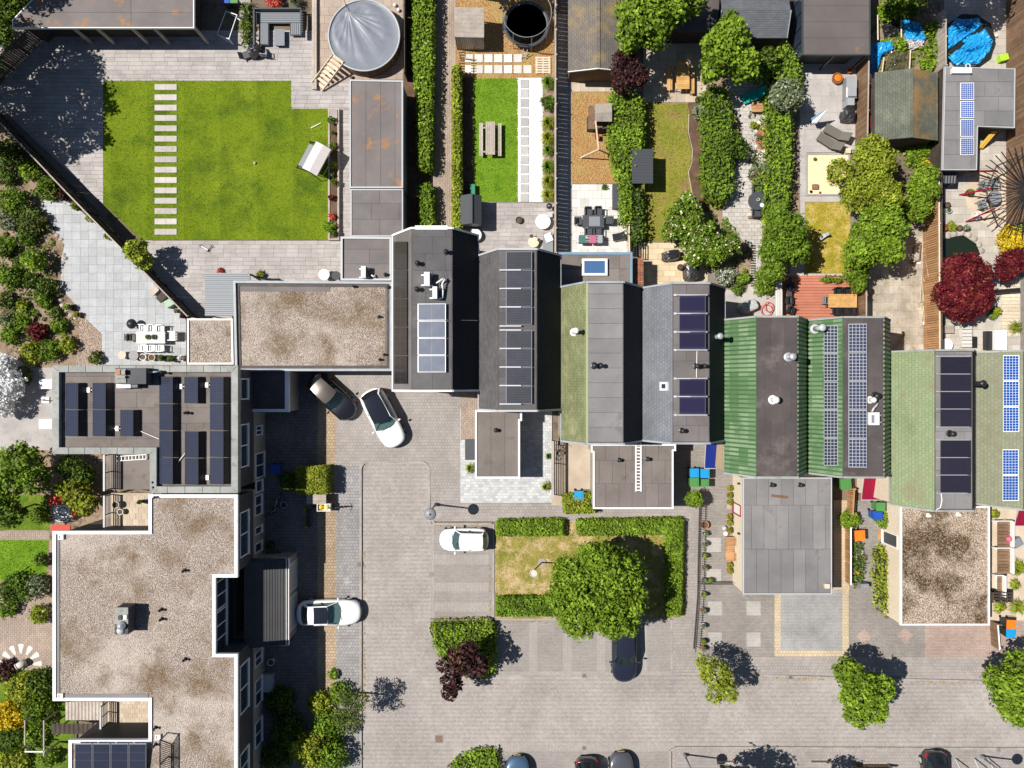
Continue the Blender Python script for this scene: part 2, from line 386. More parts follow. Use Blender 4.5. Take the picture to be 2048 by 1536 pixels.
m_step   = surf('stepping_stone', (0.47, 0.43, 0.41), (0.40, 0.365, 0.35), 1.3, fa=0.14, rnd=0.16, stain=((0.30, 0.29, 0.20), 1.5, 0.58, 0.72), rough=0.7)
m_gslab  = surf('grey_slab', (0.40, 0.395, 0.39), (0.34, 0.335, 0.33), 1.5, fa=0.12, rnd=0.10)
m_wslab  = surf('pale_slab', (0.62, 0.60, 0.57), (0.52, 0.50, 0.47), 1.2, fa=0.1, rnd=0.12)
m_bslab  = surf('beige_slab', (0.50, 0.415, 0.32), (0.41, 0.335, 0.255), 0.8, fa=0.14, rnd=0.13, stain=((0.22, 0.17, 0.12), 1.2, 0.6, 0.8))
m_cslab  = surf('concrete_slab', (0.43, 0.40, 0.385), (0.34, 0.315, 0.30), 0.6, fa=0.12, rnd=0.06, stain=((0.24, 0.22, 0.21), 0.9, 0.55, 0.78))
m_old    = surf('weathered_slab', (0.44, 0.385, 0.32), (0.30, 0.255, 0.20), 0.9, fa=0.2, rnd=0.14, stain=((0.19, 0.19, 0.07), 1.0, 0.54, 0.68))
m_cool   = pavers('cool_grey_setts', (0.37, 0.38, 0.39), (0.54, 0.54, 0.54), (0.30, 0.30, 0.30), 0.3, 0.2, ms=0.008, var=0.12)
m_redpave= pavers('reddish_brick', (0.34, 0.25, 0.215), (0.41, 0.32, 0.275), (0.22, 0.17, 0.14), 0.21, 0.105, stain=((0.42, 0.30, 0.13), 0.6, 0.6, 0.8))
m_drive  = pavers('drive_brick', (0.235, 0.21, 0.195), (0.29, 0.265, 0.245), (0.15, 0.135, 0.12), 0.21, 0.105, var=0.2, stain=((0.37, 0.34, 0.31), 0.45, 0.6, 0.85))
m_dpale  = pavers('pale_drive_brick', (0.36, 0.34, 0.32), (0.41, 0.39, 0.365), (0.26, 0.24, 0.22), 0.21, 0.105)
m_dgrey  = pavers('smooth_drive_brick', (0.30, 0.295, 0.29), (0.35, 0.34, 0.335), (0.19, 0.18, 0.175), 0.21, 0.105, var=0.3)
m_dyel   = pavers('yellow_border_brick', (0.44, 0.35, 0.23), (0.50, 0.41, 0.28), (0.32, 0.26, 0.18), 0.21, 0.21, ms=0.014)
m_turf   = grassm('artificial_turf', (0.125, 0.185, 0.009), (0.170, 0.228, 0.014), (0.072, 0.122, 0.010), 0.22, (0.46, 0.66), stripes=0.12)
m_turf2  = grassm('fresh_turf', (0.115, 0.22, 0.012), (0.155, 0.265, 0.02), (0.075, 0.165, 0.01), 0.8, (0.5, 0.7))
m_dry    = grassm('dry_grass', (0.31, 0.25, 0.075), (0.20, 0.20, 0.035), (0.48, 0.36, 0.19), 0.55, (0.46, 0.60))
m_dry2   = grassm('patchy_lawn', (0.175, 0.195, 0.026), (0.26, 0.235, 0.045), (0.27, 0.17, 0.08), 0.6, (0.52, 0.66))
m_dry3   = grassm('yellowed_lawn', (0.37, 0.28, 0.035), (0.24, 0.225, 0.02), (0.52, 0.39, 0.13), 0.7, (0.46, 0.66))
m_wild   = grassm('rough_grass', (0.12, 0.19, 0.02), (0.07, 0.13, 0.012), (0.20, 0.22, 0.03), 0.8, (0.5, 0.68))
m_bark   = gravel('bark_chips', ((0.42, 0.25, 0.10), (0.52, 0.33, 0.155), (0.34, 0.19, 0.07)), (0.24, 0.13, 0.05), 12, 0.6, (0.50, 0.66), (0.36, 0.27, 0.09))
m_wgrav  = gravel('white_gravel', ((0.85, 0.85, 0.84), (0.72, 0.72, 0.72), (0.9, 0.9, 0.9)), (0.55, 0.54, 0.52), 12, 0.6, (0.7, 0.9), (0.4, 0.38, 0.34))
m_pgrav  = gravel('pink_gravel', ((0.42, 0.33, 0.27), (0.52, 0.43, 0.36), (0.30, 0.22, 0.17)), (0.18, 0.13, 0.10), 12, 0.6, (0.6, 0.8))
m_sand   = surf('play_sand', (0.72, 0.55, 0.32), (0.78, 0.62, 0.40), 1.4, fa=0.12, fine=8)
m_rgrav  = gravel('roof_gravel', ((0.35, 0.285, 0.24), (0.47, 0.40, 0.345), (0.60, 0.54, 0.48)), (0.155, 0.115, 0.095), 17, 0.30, (0.49, 0.64), (0.165, 0.11, 0.062))
m_rgrav2 = gravel('mossy_roof_gravel', ((0.38, 0.29, 0.22), (0.55, 0.45, 0.36), (0.66, 0.57, 0.48)), (0.17, 0.12, 0.085), 14, 0.22, (0.47, 0.57), (0.075, 0.045, 0.02))
m_bit    = surf('bitumen', (0.125, 0.112, 0.110), (0.165, 0.148, 0.145), 0.5, fine=22, fa=0.12, rnd=0.10, stain=((0.20, 0.175, 0.165), 0.8, 0.55, 0.8), rough=0.75)
m_bitc   = surf('charcoal_felt', (0.082, 0.079, 0.083), (0.108, 0.104, 0.107), 0.5, fine=22, fa=0.12, rnd=0.12, stain=((0.13, 0.122, 0.122), 0.7, 0.54, 0.7), rough=0.75)
m_bitd   = surf('dark_bitumen', (0.062, 0.052, 0.052), (0.095, 0.080, 0.078), 0.5, fine=22, fa=0.14, rnd=0.10, stain=((0.14, 0.115, 0.105), 0.6, 0.55, 0.7), rough=0.75)
m_bitg   = surf('grey_bitumen', (0.165, 0.160, 0.162), (0.215, 0.205, 0.205), 0.5, fine=22, fa=0.12, rnd=0.11, stain=((0.10, 0.09, 0.088), 0.5, 0.62, 0.8), rough=0.75)
m_bitb   = surf('brown_bitumen', (0.145, 0.125, 0.115), (0.19, 0.165, 0.152), 0.5, fine=20, fa=0.13, rnd=0.08, stain=((0.10, 0.08, 0.065), 0.9, 0.55, 0.75))
m_bitl   = surf('leafy_bitumen', (0.150, 0.132, 0.130), (0.185, 0.165, 0.16), 0.5, fine=22, fa=0.14, rnd=0.06, stain=((0.34, 0.17, 0.07), 0.7, 0.56, 0.66))
m_white  = surf('white_trim', (0.80, 0.80, 0.80), (0.74, 0.74, 0.73), 0.5, fine=6, fa=0.03, rough=0.45, bumpd=0, stain=((0.48, 0.47, 0.44), 0.9, 0.58, 0.8))
m_offw   = plain('off_white', (0.70, 0.69, 0.66), 0.5, 0.4)
m_zinc   = surf('zinc', (0.33, 0.36, 0.39), (0.26, 0.285, 0.31), 1.2, fa=0.1, rough=0.5, bumpd=0.0, spec=0.4)
m_bluetrim = surf('blue_grey_trim', (0.14, 0.23, 0.32), (0.20, 0.28, 0.36), 1.2, fa=0.1, rough=0.5, bumpd=0.0)
m_concap = surf('concrete_coping', (0.32, 0.33, 0.31), (0.25, 0.26, 0.245), 1.2, fa=0.14, stain=((0.14, 0.135, 0.12), 1.5, 0.55, 0.75), rnd=0.08)
m_clad   = surf('dark_cladding', (0.045, 0.048, 0.058), (0.06, 0.062, 0.072), 1, fa=0.12, rough=0.6)
m_brick  = pavers('light_wall_brick', (0.30, 0.27, 0.24), (0.36, 0.33, 0.29), (0.22, 0.20, 0.18), 0.22, 0.065, ms=0.008, pos=False)
m_cream  = pavers('cream_wall_brick', (0.66, 0.56, 0.42), (0.72, 0.62, 0.48), (0.50, 0.42, 0.32), 0.22, 0.065, ms=0.008, pos=False, var=0.08)
m_tan    = pavers('tan_wall_brick', (0.46, 0.34, 0.20), (0.54, 0.41, 0.26), (0.34, 0.26, 0.17), 0.22, 0.065, ms=0.008, pos=False, var=0.1)
m_redbr  = surf('clay_tile', (0.24, 0.09, 0.055), (0.32, 0.14, 0.085), 2.0, rnd=0.25, fa=0.2)
m_groove = surf('green_metal_groove_shade', (0.045, 0.10, 0.04), (0.065, 0.13, 0.055), 0.6, fa=0.15, rough=0.6)  # darker green paints in the shade of the grooves between roof ribs
m_rib = surf('charcoal_ribs', (0.052, 0.051, 0.055), (0.066, 0.065, 0.069), 0.6, fa=0.1, rnd=0.1)
m_black  = plain('black_metal', (0.018, 0.018, 0.020), 0.4, 0.4)
m_rubber = plain('black_rubber', (0.012, 0.012, 0.013), 0.7, 0.3)
m_cover  = plain('black_cover_sheet', (0.022, 0.022, 0.025), 0.32, 0.5)
m_dgreym = plain('anthracite', (0.055, 0.06, 0.068), 0.5, 0.35)
m_greym  = plain('mid_grey_metal', (0.20, 0.215, 0.235), 0.45, 0.4)
m_lgrey  = plain('light_grey_plastic', (0.42, 0.43, 0.44), 0.5, 0.4)
m_alu    = plain('aluminium', (0.62, 0.63, 0.65), 0.35, 0.5, 0.6)
m_glass  = glassm('window_glass', (0.03, 0.045, 0.075))
m_skyglass = glassm('skylight_glass', (0.06, 0.13, 0.28))
m_wood   = surf('teak', (0.48, 0.27, 0.095), (0.56, 0.33, 0.125), 1.0, fa=0.12, rnd=0.10, streak=(4, 4, 4))
m_woodg  = surf('grey_wood', (0.34, 0.29, 0.25), (0.42, 0.365, 0.32), 1.0, fa=0.18, rnd=0.14, streak=(6, 6, 6))
m_wooddk = surf('dark_wood', (0.055, 0.043, 0.035), (0.085, 0.066, 0.052), 1.0, fa=0.2, rnd=0.20, streak=(6, 6, 6))
m_woodbr = surf('brown_wood', (0.17, 0.10, 0.06), (0.22, 0.14, 0.085), 1.0, fa=0.2, rnd=0.20, streak=(6, 6, 6))
m_woodor = surf('orange_wood', (0.34, 0.18, 0.085), (0.42, 0.24, 0.12), 1.0, fa=0.2, rnd=0.20, streak=(6, 6, 6))
m_woodpl = surf('pale_wood', (0.55, 0.45, 0.33), (0.63, 0.53, 0.40), 1.0, fa=0.15, rnd=0.12, streak=(6, 6, 6))
m_deck   = surf('red_deck', (0.40, 0.145, 0.095), (0.46, 0.18, 0.12), 0.9, fa=0.1, rnd=0.10)
m_blue   = plain('blue_plastic', (0.01, 0.26, 0.55), 0.45); m_dblue = plain('dark_blue_plastic', (0.01, 0.07, 0.35), 0.45)
m_green  = plain('green_plastic', (0.07, 0.22, 0.06), 0.45); m_orange = plain('orange_plastic', (0.85, 0.18, 0.01), 0.45)
m_binb   = plain('bin_body', (0.03, 0.035, 0.032), 0.55); m_red = plain('red_paint', (0.26, 0.01, 0.025), 0.5); m_teal = plain('turquoise_fabric', (0.0, 0.36, 0.30), 0.8)
m_maroon = surf('maroon_awning', (0.24, 0.004, 0.03), (0.20, 0.004, 0.025), 1, fa=0.06, streak=(14, 1, 1)); m_navy = surf('navy_awning', (0.006, 0.018, 0.16), (0.008, 0.022, 0.19), 1, fa=0.06)
m_terra  = plain('terracotta', (0.42, 0.17, 0.08), 0.8); m_potg = plain('grey_pot', (0.12, 0.12, 0.125), 0.7); m_stone = surf('stone', (0.42, 0.37, 0.32), (0.34, 0.29, 0.25), 3, rnd=0.2)
m_taupe  = plain('taupe_fabric', (0.13, 0.12, 0.10), 0.85); m_cloth = plain('pale_fabric', (0.55, 0.50, 0.50), 0.85, var=0.12)
m_pink   = plain('pink_plastic', (0.7, 0.12, 0.2), 0.5); m_bright = plain('lime_plastic', (0.35, 0.6, 0.03), 0.5)
m_trunk  = surf('bark', (0.13, 0.095, 0.07), (0.19, 0.145, 0.11), 3, fa=0.25, streak=(8, 8, 2))
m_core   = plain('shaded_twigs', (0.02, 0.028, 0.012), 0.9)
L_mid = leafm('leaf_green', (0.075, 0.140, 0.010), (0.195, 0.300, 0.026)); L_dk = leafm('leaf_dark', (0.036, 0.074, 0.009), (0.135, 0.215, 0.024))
L_yel = leafm('leaf_lime', (0.16, 0.215, 0.014), (0.34, 0.39, 0.035), (0.42, 0.39, 0.07)); L_brt = leafm('leaf_bright', (0.100, 0.180, 0.010), (0.255, 0.370, 0.032))
L_pur = leafm('leaf_purple', (0.028, 0.011, 0.013), (0.075, 0.028, 0.028), (0.14, 0.05, 0.035), 0.12); L_red = leafm('leaf_red', (0.055, 0.004, 0.010), (0.20, 0.014, 0.026), (0.24, 0.075, 0.035), 0.2)
L_gold = leafm('leaf_gold', (0.50, 0.36, 0.01), (0.68, 0.52, 0.03)); L_grey = leafm('leaf_silver', (0.13, 0.17, 0.08), (0.22, 0.26, 0.13), (0.45, 0.45, 0.38))
L_wht = leafm('blossom_white', (0.70, 0.70, 0.70), (0.82, 0.82, 0.82)); L_crm = leafm('blossom_cream', (0.70, 0.58, 0.42), (0.8, 0.72, 0.58)); L_pnk = leafm('blossom_red', (0.55, 0.06, 0.05), (0.65, 0.16, 0.10))
L_var = leafm('leaf_mixed', (0.04, 0.10, 0.015), (0.16, 0.20, 0.04), (0.30, 0.22, 0.08))
# ---------------------------------------------------------------- foliage
LS = 0.70; LN = 1/LS**2*0.9       # leaf size and the number that goes with it
LC = [0]
def leafmesh(pts, nrm, size, off, mat, elong=1.7, spread=0.8, name='foliage', droop=0.0):
    n = len(pts); size *= LS; LC[0] += n; d = nrm + NP.normal(0, spread, (n, 3)); d[:, 2] += 0.25; d /= np.linalg.norm(d, axis=1)[:, None] + 1e-9
    a = NP.normal(0, 1, (n, 3)); a[:, 2] -= droop; u = np.cross(d, a); u /= np.linalg.norm(u, axis=1)[:, None] + 1e-9; v = np.cross(d, u)
    s = (size * NP.uniform(0.5, 1.5, n))[:, None]; c = pts - np.array(off)
    tip = v*s*elong*0.5; side = u*s*0.5; fold = d*s*0.12
    V = np.empty((n, 4, 3)); V[:, 0] = c - tip; V[:, 1] = c + side + fold - tip*0.1; V[:, 2] = c + tip; V[:, 3] = c - side + fold - tip*0.1
    me = bpy.data.meshes.new(name); me.vertices.add(n*4); me.vertices.foreach_set('co', V.ravel()); me.loops.add(n*4); me.loops.foreach_set('vertex_index', np.arange(n*4, dtype=np.int32))
    me.polygons.add(n); me.polygons.foreach_set('loop_start', np.arange(0, n*4, 4, dtype=np.int32)); me.polygons.foreach_set('loop_total', np.full(n, 4, dtype=np.int32))
    me.materials.append(mat); me.update(calc_edges=True); return me
def sph(n, up=0.0):
    d = NP.normal(0, 1, (n, 3)); d[:, 2] += up; return d/np.linalg.norm(d, axis=1)[:, None]
def crown(c, rx, ry, rz, n, clumps, cr=0.36, up=0.35):
    """leaves on the skins of many small clumps spread through an ellipsoid"""
    k = max(4, clumps*2); d = sph(k, 0.25); f = NP.uniform(0.35, 0.95, k)[:, None]**0.5; n1 = int(n*0.62); n2 = n - n1
    cc = d*f*np.array([rx, ry, rz])*(1-cr*0.4) + np.array(c)
    w = NP.uniform(0.45, 1.2, k)*cr*0.8*(rx+ry)/2; idx = NP.choice(k, n1, p=w**2/(w**2).sum())
    e = sph(n1, up); r = (w[idx]*NP.uniform(0.25, 1.08, n1))[:, None]
    p = cc[idx] + e*r*np.array([1, 1, min(1.0, rz/((rx+ry)/2)+0.25)])
    s = sph(n2, 0.3); a = np.arctan2(s[:, 1], s[:, 0]); ph = NP.uniform(0, 6.28, 4)       # an uneven skin with bays
    bay = 1 + 0.10*np.sin(3*a+ph[0]) + 0.07*np.sin(7*a+ph[1]+3*s[:, 2]) + 0.06*np.sin(9*s[:, 2]+ph[2]+2*a)
    q = s*np.array([rx, ry, rz])*(NP.uniform(0.62, 0.97, n2)*bay)[:, None]*0.96 + np.array(c); return np.concatenate([p, q]), np.concatenate([e, s])
def limbs(mb, base, top, r, targets):
    base = Vector(base); top = Vector(top); mid = base.lerp(top, 0.55) + Vector((RN.uniform(-.1, .1), RN.uniform(-.1, .1), 0))
    mb.tube(base, mid, r, r*0.8, 8); mb.tube(mid, top, r*0.8, r*0.5, 8)
    for t in targets:
        t = Vector(t); s = mid.lerp(top, RN.uniform(0.2, 0.95)); m = s.lerp(t, 0.5) + Vector((0, 0, 0.15))
        mb.tube(s, m, r*0.38, r*0.24, 6); mb.tube(m, t, r*0.24, r*0.07, 5)
        for q in range(2):
            e = t + Vector((RN.uniform(-.5, .5), RN.uniform(-.5, .5), RN.uniform(0, .4))); mb.tube(m, e, r*0.13, r*0.04, 4)
def tree(label, blobs, zc, zr, mat, leaf=0.2, dens=70, group=None, name='tree', base=None, r=None, cat='tree', fl=None, thin=1.0, cr=0.30, elong=1.7):
    s = (H-zc)/F; W = [(P(x, y, zc), q*s) for x, y, q in blobs]; tot = sum(q*q for _, q in W)
    bx = sum(p.x*q*q for p, q in W)/tot; by = sum(p.y*q*q for p, q in W)/tot
    if base is not None: b = P(base[0], base[1], 0); bx, by = b.x, b.y
    t = thing(name, label, cat, (bx, by, 0), group); PT = []; NR = []; tg = []
    for p, q in W:
        z = zr*min(1.0, q/max(w for _, w in W)+0.25); n = int(LN*dens*12.57*q*q*0.62*thin*(0.16/leaf)**1.5*1.3); k = int(7 + 16*q)
        a, e = crown((p.x, p.y, zc + RN.uniform(-.15, .1)*zr), q, q, z, n, k, cr if q > 0.8 else 0.4); PT.append(a); NR.append(e)
        tg += [(p.x + RN.uniform(-.5, .5)*q, p.y + RN.uniform(-.5, .5)*q, zc + RN.uniform(-.3, .5)*z) for _ in range(3 if q > 1 else 2)]
    PT = np.concatenate(PT); NR = np.concatenate(NR); ok = PT[:, 2] > 0.12; PT = PT[ok]; NR = NR[ok]
    R0 = math.sqrt(tot); part('crown', leafmesh(PT, NR, leaf, (bx, by, 0), mat, elong), None, t)
    if fl:
        m = NP.choice(len(PT), int(len(PT)*fl[1])); m = m[NR[m][:, 2] > 0.1]; part('blossom', leafmesh(PT[m] + NR[m]*0.06, NR[m], leaf*fl[2], (bx, by, 0), fl[0], 1.1, 0.4), None, t)
    mb = MB(); limbs(mb, (bx, by, 0), (bx*0.6 + W[0][0].x*0.4, by*0.6 + W[0][0].y*0.4, zc + zr*0.3), r or max(0.05, 0.055*R0), tg); part('trunk', mb, m_trunk, t, True)
    return t
def bush(label, px, py, rp, h, mat, leaf=0.12, dens=110, group=None, name='shrub', cat='shrub', sy=1.0, fl=None, z0=0.0, elong=1.7):
    """a low plant standing on the ground; pixel centre and radius as seen at mid height"""
    zc = z0 + h*0.5; s = (H-zc)/F; p = P(px, py, zc); q = rp*s; t = thing(name, label, cat, (p.x, p.y, z0), group)
    n = int(max(60, LN*dens*12.57*q*q*0.55*(0.14/leaf)**1.3)); a, e = crown((p.x, p.y, zc), q, q*sy, h*0.55, n, int(5 + 9*q), 0.42)
    a[:, 2] = np.maximum(a[:, 2], z0 + 0.03); part('foliage', leafmesh(a, e, leaf, (p.x, p.y, z0), mat, elong), None, t)
    if fl:
        m = NP.choice(n, max(4, int(n*fl[1]))); part('blossom', leafmesh(a[m] + e[m]*0.05, e[m], leaf*fl[2], (p.x, p.y, z0), fl[0], 1.1, 0.4), None, t)
    mb = MB()
    for _ in range(4): mb.tube((p.x + RN.uniform(-.05, .05), p.y + RN.uniform(-.05, .05), z0), (p.x + RN.uniform(-.5, .5)*q, p.y + RN.uniform(-.5, .5)*q, z0 + h*0.7), 0.02, 0.008, 5)
    part('stem', mb, m_trunk, t); return t
def grassclump(label, px, py, rp, h, mat, n=160, group=None, z0=0.0, name='grass_clump', w=0.035):
    """arching blades from one root"""
    zc = z0 + h*0.6; p = P(px, py, zc); q = rp*(H-zc)/F; t = thing(name, label, 'plant', (p.x, p.y, z0), group); mb = MB()
    for _ in range(n):
        a = RN.uniform(0, 6.283); l = q*RN.uniform(0.5, 1.1); hh = h*RN.uniform(0.6, 1.0); d = Vector((math.cos(a), math.sin(a), 0)); sd = Vector((-d.y, d.x, 0))*w/2
        b = Vector((p.x, p.y, z0)) + d*0.04; m = b + d*l*0.45 + Vector((0, 0, hh)); e = b + d*l + Vector((0, 0, hh*RN.uniform(0.35, 0.8)))
        mb.poly([b-sd, b+sd, m+sd, m-sd]); mb.poly([m-sd, m+sd, e])
    part('blades', mb, mat, t); part('crown_root', MB().lathe((p.x, p.y, z0), [(0.05, 0), (0.04, 0.08), (0.0, 0.1)], 6), m_trunk, t); return t
def hedge(label, poly, h, mat, leaf=0.13, dens=150, group=None, name='hedge', cat='hedge', z0=0.0, rough=0.10, spike=0.0):
    """a clipped hedge: leaves over the skin of a solid twiggy body; outline in pixels of its top"""
    pts = wp(poly, h); cx = sum(p[0] for p in pts)/len(pts); cy = sum(p[1] for p in pts)/len(pts)
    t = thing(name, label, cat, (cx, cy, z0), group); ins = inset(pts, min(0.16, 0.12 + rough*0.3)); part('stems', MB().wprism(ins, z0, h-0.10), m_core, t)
    x0, x1 = min(p[0] for p in pts), max(p[0] for p in pts); y0, y1 = min(p[1] for p in pts), max(p[1] for p in pts)
    a = parea(pts); n = int(LN*dens*a*(0.14/leaf)**1.3); Q = []
    while len(Q) < n:
        x, y = RN.uniform(x0, x1), RN.uniform(y0, y1)
        if inpoly(x, y, pts): Q.append((x, y, h + RN.uniform(-rough, rough) + (RN.random()**6)*spike))
    Nn = [(0, 0, 1)]*n
    ar = sum(pts[i][0]*pts[(i+1) % len(pts)][1] - pts[(i+1) % len(pts)][0]*pts[i][1] for i in range(len(pts))); sg = 1 if ar > 0 else -1
    for i in range(len(pts)):
        A = Vector(pts[i]); B = Vector(pts[(i+1) % len(pts)]); e = B-A; L = e.length; o = Vector((e.y, -e.x)).normalized()*sg
        for _ in range(int(LN*dens*0.6*L*(h-z0)*(0.14/leaf)**1.3)):
            q = A + e*RN.random() + o*(RN.uniform(-rough, rough)*1.2); Q.append((q.x, q.y, z0 + (h-z0)*RN.random()**0.8)); Nn.append((o.x, o.y, 0.4))
    part('foliage', leafmesh(np.array(Q), np.array(Nn, dtype=float), leaf, (cx, cy, z0), mat), None, t); return t
def blades(name, poly, z, mat, dens=45, hgt=0.07, w=0.022):
    """upright grass tufts over a lawn, one object"""
    pts = wp(poly, 0); x0, x1 = min(p[0] for p in pts), max(p[0] for p in pts); y0, y1 = min(p[1] for p in pts), max(p[1] for p in pts)
    n = int((x1-x0)*(y1-y0)*dens*1.5); X = NP.uniform(x0, x1, n); Y = NP.uniform(y0, y1, n); ok = np.array([inpoly(a, b, pts) for a, b in zip(X, Y)]); X = X[ok]; Y = Y[ok]; n = len(X)
    a = NP.uniform(0, 6.283, n); hh = hgt*NP.uniform(0.5, 1.4, n); V = np.empty((n, 3, 3)); dx = np.cos(a)*w; dy = np.sin(a)*w
    V[:, 0] = np.stack([X-dx, Y-dy, np.full(n, z)], 1); V[:, 1] = np.stack([X+dx, Y+dy, np.full(n, z)], 1); V[:, 2] = np.stack([X+NP.normal(0, .05, n), Y+NP.normal(0, .05, n), z+hh], 1)
    me = bpy.data.meshes.new(name); me.vertices.add(n*3); me.vertices.foreach_set('co', V.ravel()); me.loops.add(n*3); me.loops.foreach_set('vertex_index', np.arange(n*3, dtype=np.int32)); me.polygons.add(n)
    me.polygons.foreach_set('loop_start', np.arange(0, n*3, 3, dtype=np.int32)); me.polygons.foreach_set('loop_total', np.full(n, 3, dtype=np.int32)); me.materials.append(mat); me.update(calc_edges=True)
    o = bpy.data.objects.new(name, me); COL.objects.link(o); o['kind'] = 'stuff'; return o
def pebbles(parent, poly, at, z, mat, dens=55, r=(0.025, 0.06), world=False, name='stones'):
    pts = poly if world else wp(poly, at); x0, x1 = min(p[0] for p in pts), max(p[0] for p in pts); y0, y1 = min(p[1] for p in pts), max(p[1] for p in pts)
    n = int((x1-x0)*(y1-y0)*dens); X = NP.uniform(x0, x1, n); Y = NP.uniform(y0, y1, n); ok = np.array([inpoly(a, b, pts) for a, b in zip(X, Y)]); X = X[ok]; Y = Y[ok]; n = len(X)
    c = np.stack([X, Y, np.full(n, z)], 1); rr = NP.uniform(r[0], r[1], n); a = NP.uniform(0, 6.283, n); off = np.array(tuple(wl(parent)) if parent else (0, 0, 0)); V = np.empty((n, 5, 3))
    for k in range(4):
        t = a + k*1.5708; e = rr*NP.uniform(0.6, 1.3, n); V[:, k] = c + np.stack([np.cos(t)*e, np.sin(t)*e, np.zeros(n)], 1) - off
    V[:, 4] = c + np.stack([NP.normal(0, .01, n), NP.normal(0, .01, n), rr*0.8], 1) - off
    I = np.arange(n)[:, None]*5; tri = np.concatenate([I + np.array([[0, 1, 4]]), I + np.array([[1, 2, 4]]), I + np.array([[2, 3, 4]]), I + np.array([[3, 0, 4]])], 0).astype(np.int32)
    me = bpy.data.meshes.new(name); me.vertices.add(n*5); me.vertices.foreach_set('co', V.ravel()); m = len(tri); me.loops.add(m*3); me.loops.foreach_set('vertex_index', tri.ravel()); me.polygons.add(m)
    me.polygons.foreach_set('loop_start', np.arange(0, m*3, 3, dtype=np.int32)); me.polygons.foreach_set('loop_total', np.full(m, 3, dtype=np.int32)); me.materials.append(mat); me.update(calc_edges=True)
    o = bpy.data.objects.new(name, me); COL.objects.link(o); o['kind'] = 'stuff'
    if parent: o.parent = parent
    return o
def cover_plants(poly, n, mat, leaf=.12, hgt=.22, z=.02):
    pts = wp(poly, 0); xs = [p[0] for p in pts]; ys = [p[1] for p in pts]; C = []
    while len(C) < n//40:
        x, y = RN.uniform(min(xs), max(xs)), RN.uniform(min(ys), max(ys))
        if inpoly(x, y, pts): C.append((x, y, RN.uniform(.12, .5)))
    C = np.array(C); i = NP.choice(len(C), n); d = sph(n, .6); p = np.stack([C[i, 0] + d[:, 0]*C[i, 2], C[i, 1] + d[:, 1]*C[i, 2], z + np.abs(d[:, 2])*hgt*NP.uniform(.3, 1.3, n)], 1)
    o = bpy.data.objects.new('ground_cover', leafmesh(p, d, leaf, (0, 0, 0), mat)); COL.objects.link(o); o['kind'] = 'stuff'; return o
def pot(label, px, py, rp, h=0.4, mat=None, plant=None, group=None, leaf=0.09, ph=0.4, name='plant_pot', z0=0.0, fl=None):
    p = P(px, py, z0 + h); r = rp*(H-z0-h)/F; t = thing(name, label, 'pot', (p.x, p.y, z0), group)
    part('pot', MB().lathe((p.x, p.y, z0), [(r*0.7, 0), (r, h), (r*0.86, h), (r*0.82, h-0.06)], 16), mat or m_terra, t, False); part('soil', MB().lathe((p.x, p.y, z0+h-0.07), [(r*0.8, 0), (r*0.8, 0.02)], 12), m_mulch, t)
    if plant:
        n = int(90 + 500*r*r*4); a, e = crown((p.x, p.y, z0 + h + ph*0.4), r*1.05, r*1.05, ph*0.5, n, 6, 0.5); part('plant', leafmesh(a, e, leaf, (p.x, p.y, z0), plant), None, t)
        if fl: m = NP.choice(n, n//5); part('blossom', leafmesh(a[m]+e[m]*0.03, e[m], leaf*0.8, (p.x, p.y, z0), fl, 1.1), None, t)
    return t
# ---------------------------------------------------------------- ground, road, pavements
struct('ground', MB().box(-200, -200, -1.0, 200, 200, 0.0), m_base)
road = [(722, 925), (722, 1700), (2300, 1700), (2300, 1358), (1345, 1358), (1345, 1348), (985, 1348), (862, 1240), (858, 1240), (858, 925)]
struct('road', MB().sheet([(700, 915), (700, 1720), (2600, 1720), (2600, 1340), (990, 1340), (862, 1250), (862, 915)], 0.006), m_road)
Z = 0.10     # pavements lie a kerb above the road
def pave(name, pts, mat, z=Z, z0=0.0): return struct(name, MB().prism(pts, 0, z0, z, False), mat)
def arc(cx, cy, r, a0, a1, n=6): return [(cx + r*math.cos(math.radians(a0 + (a1-a0)*i/n)), cy + r*math.sin(math.radians(a0 + (a1-a0)*i/n))) for i in range(n+1)]
# pavement round the head of the road: left strip, top court, right strip
pave('pavement', [(672, 742), (957, 742), (957, 1040), (862, 1040), (862, 1006)] + [(860, 940)] + arc(845, 937, 15, 0, -90)[:] + [(735, 922)] + arc(735, 935, 13, -90, -180) + [(722, 1600), (672, 1600)], m_pave, Z)
pave('pavement', [(674, 930), (718, 930), (719, 1580), (674, 1580)], m_pave2, Z+0.004, Z)
pave('pavement', [(636, 742), (673, 742), (673, 1600), (636, 1600)], m_yellow, Z+0.004)
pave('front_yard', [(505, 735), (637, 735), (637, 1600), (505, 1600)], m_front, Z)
pave('pavement', [(957, 1004), (1412, 1010), (1412, 1042), (860, 1042), (860, 1030), (957, 1030)], m_pave, Z-0.004)
pave('pavement', [(1370, 1010), (1412, 1010), (1412, 1340), (1345, 1340), (1345, 1232), (1370, 1232)], m_pave, Z-0.008)
pave('pavement', [(1345, 1310), (2300, 1306), (2300, 1358), (1345, 1346)], m_pave, Z-0.012)
pave('pavement', [(1350, 1496), (2300, 1496), (2300, 1620), (1350, 1620)], m_pave, Z)
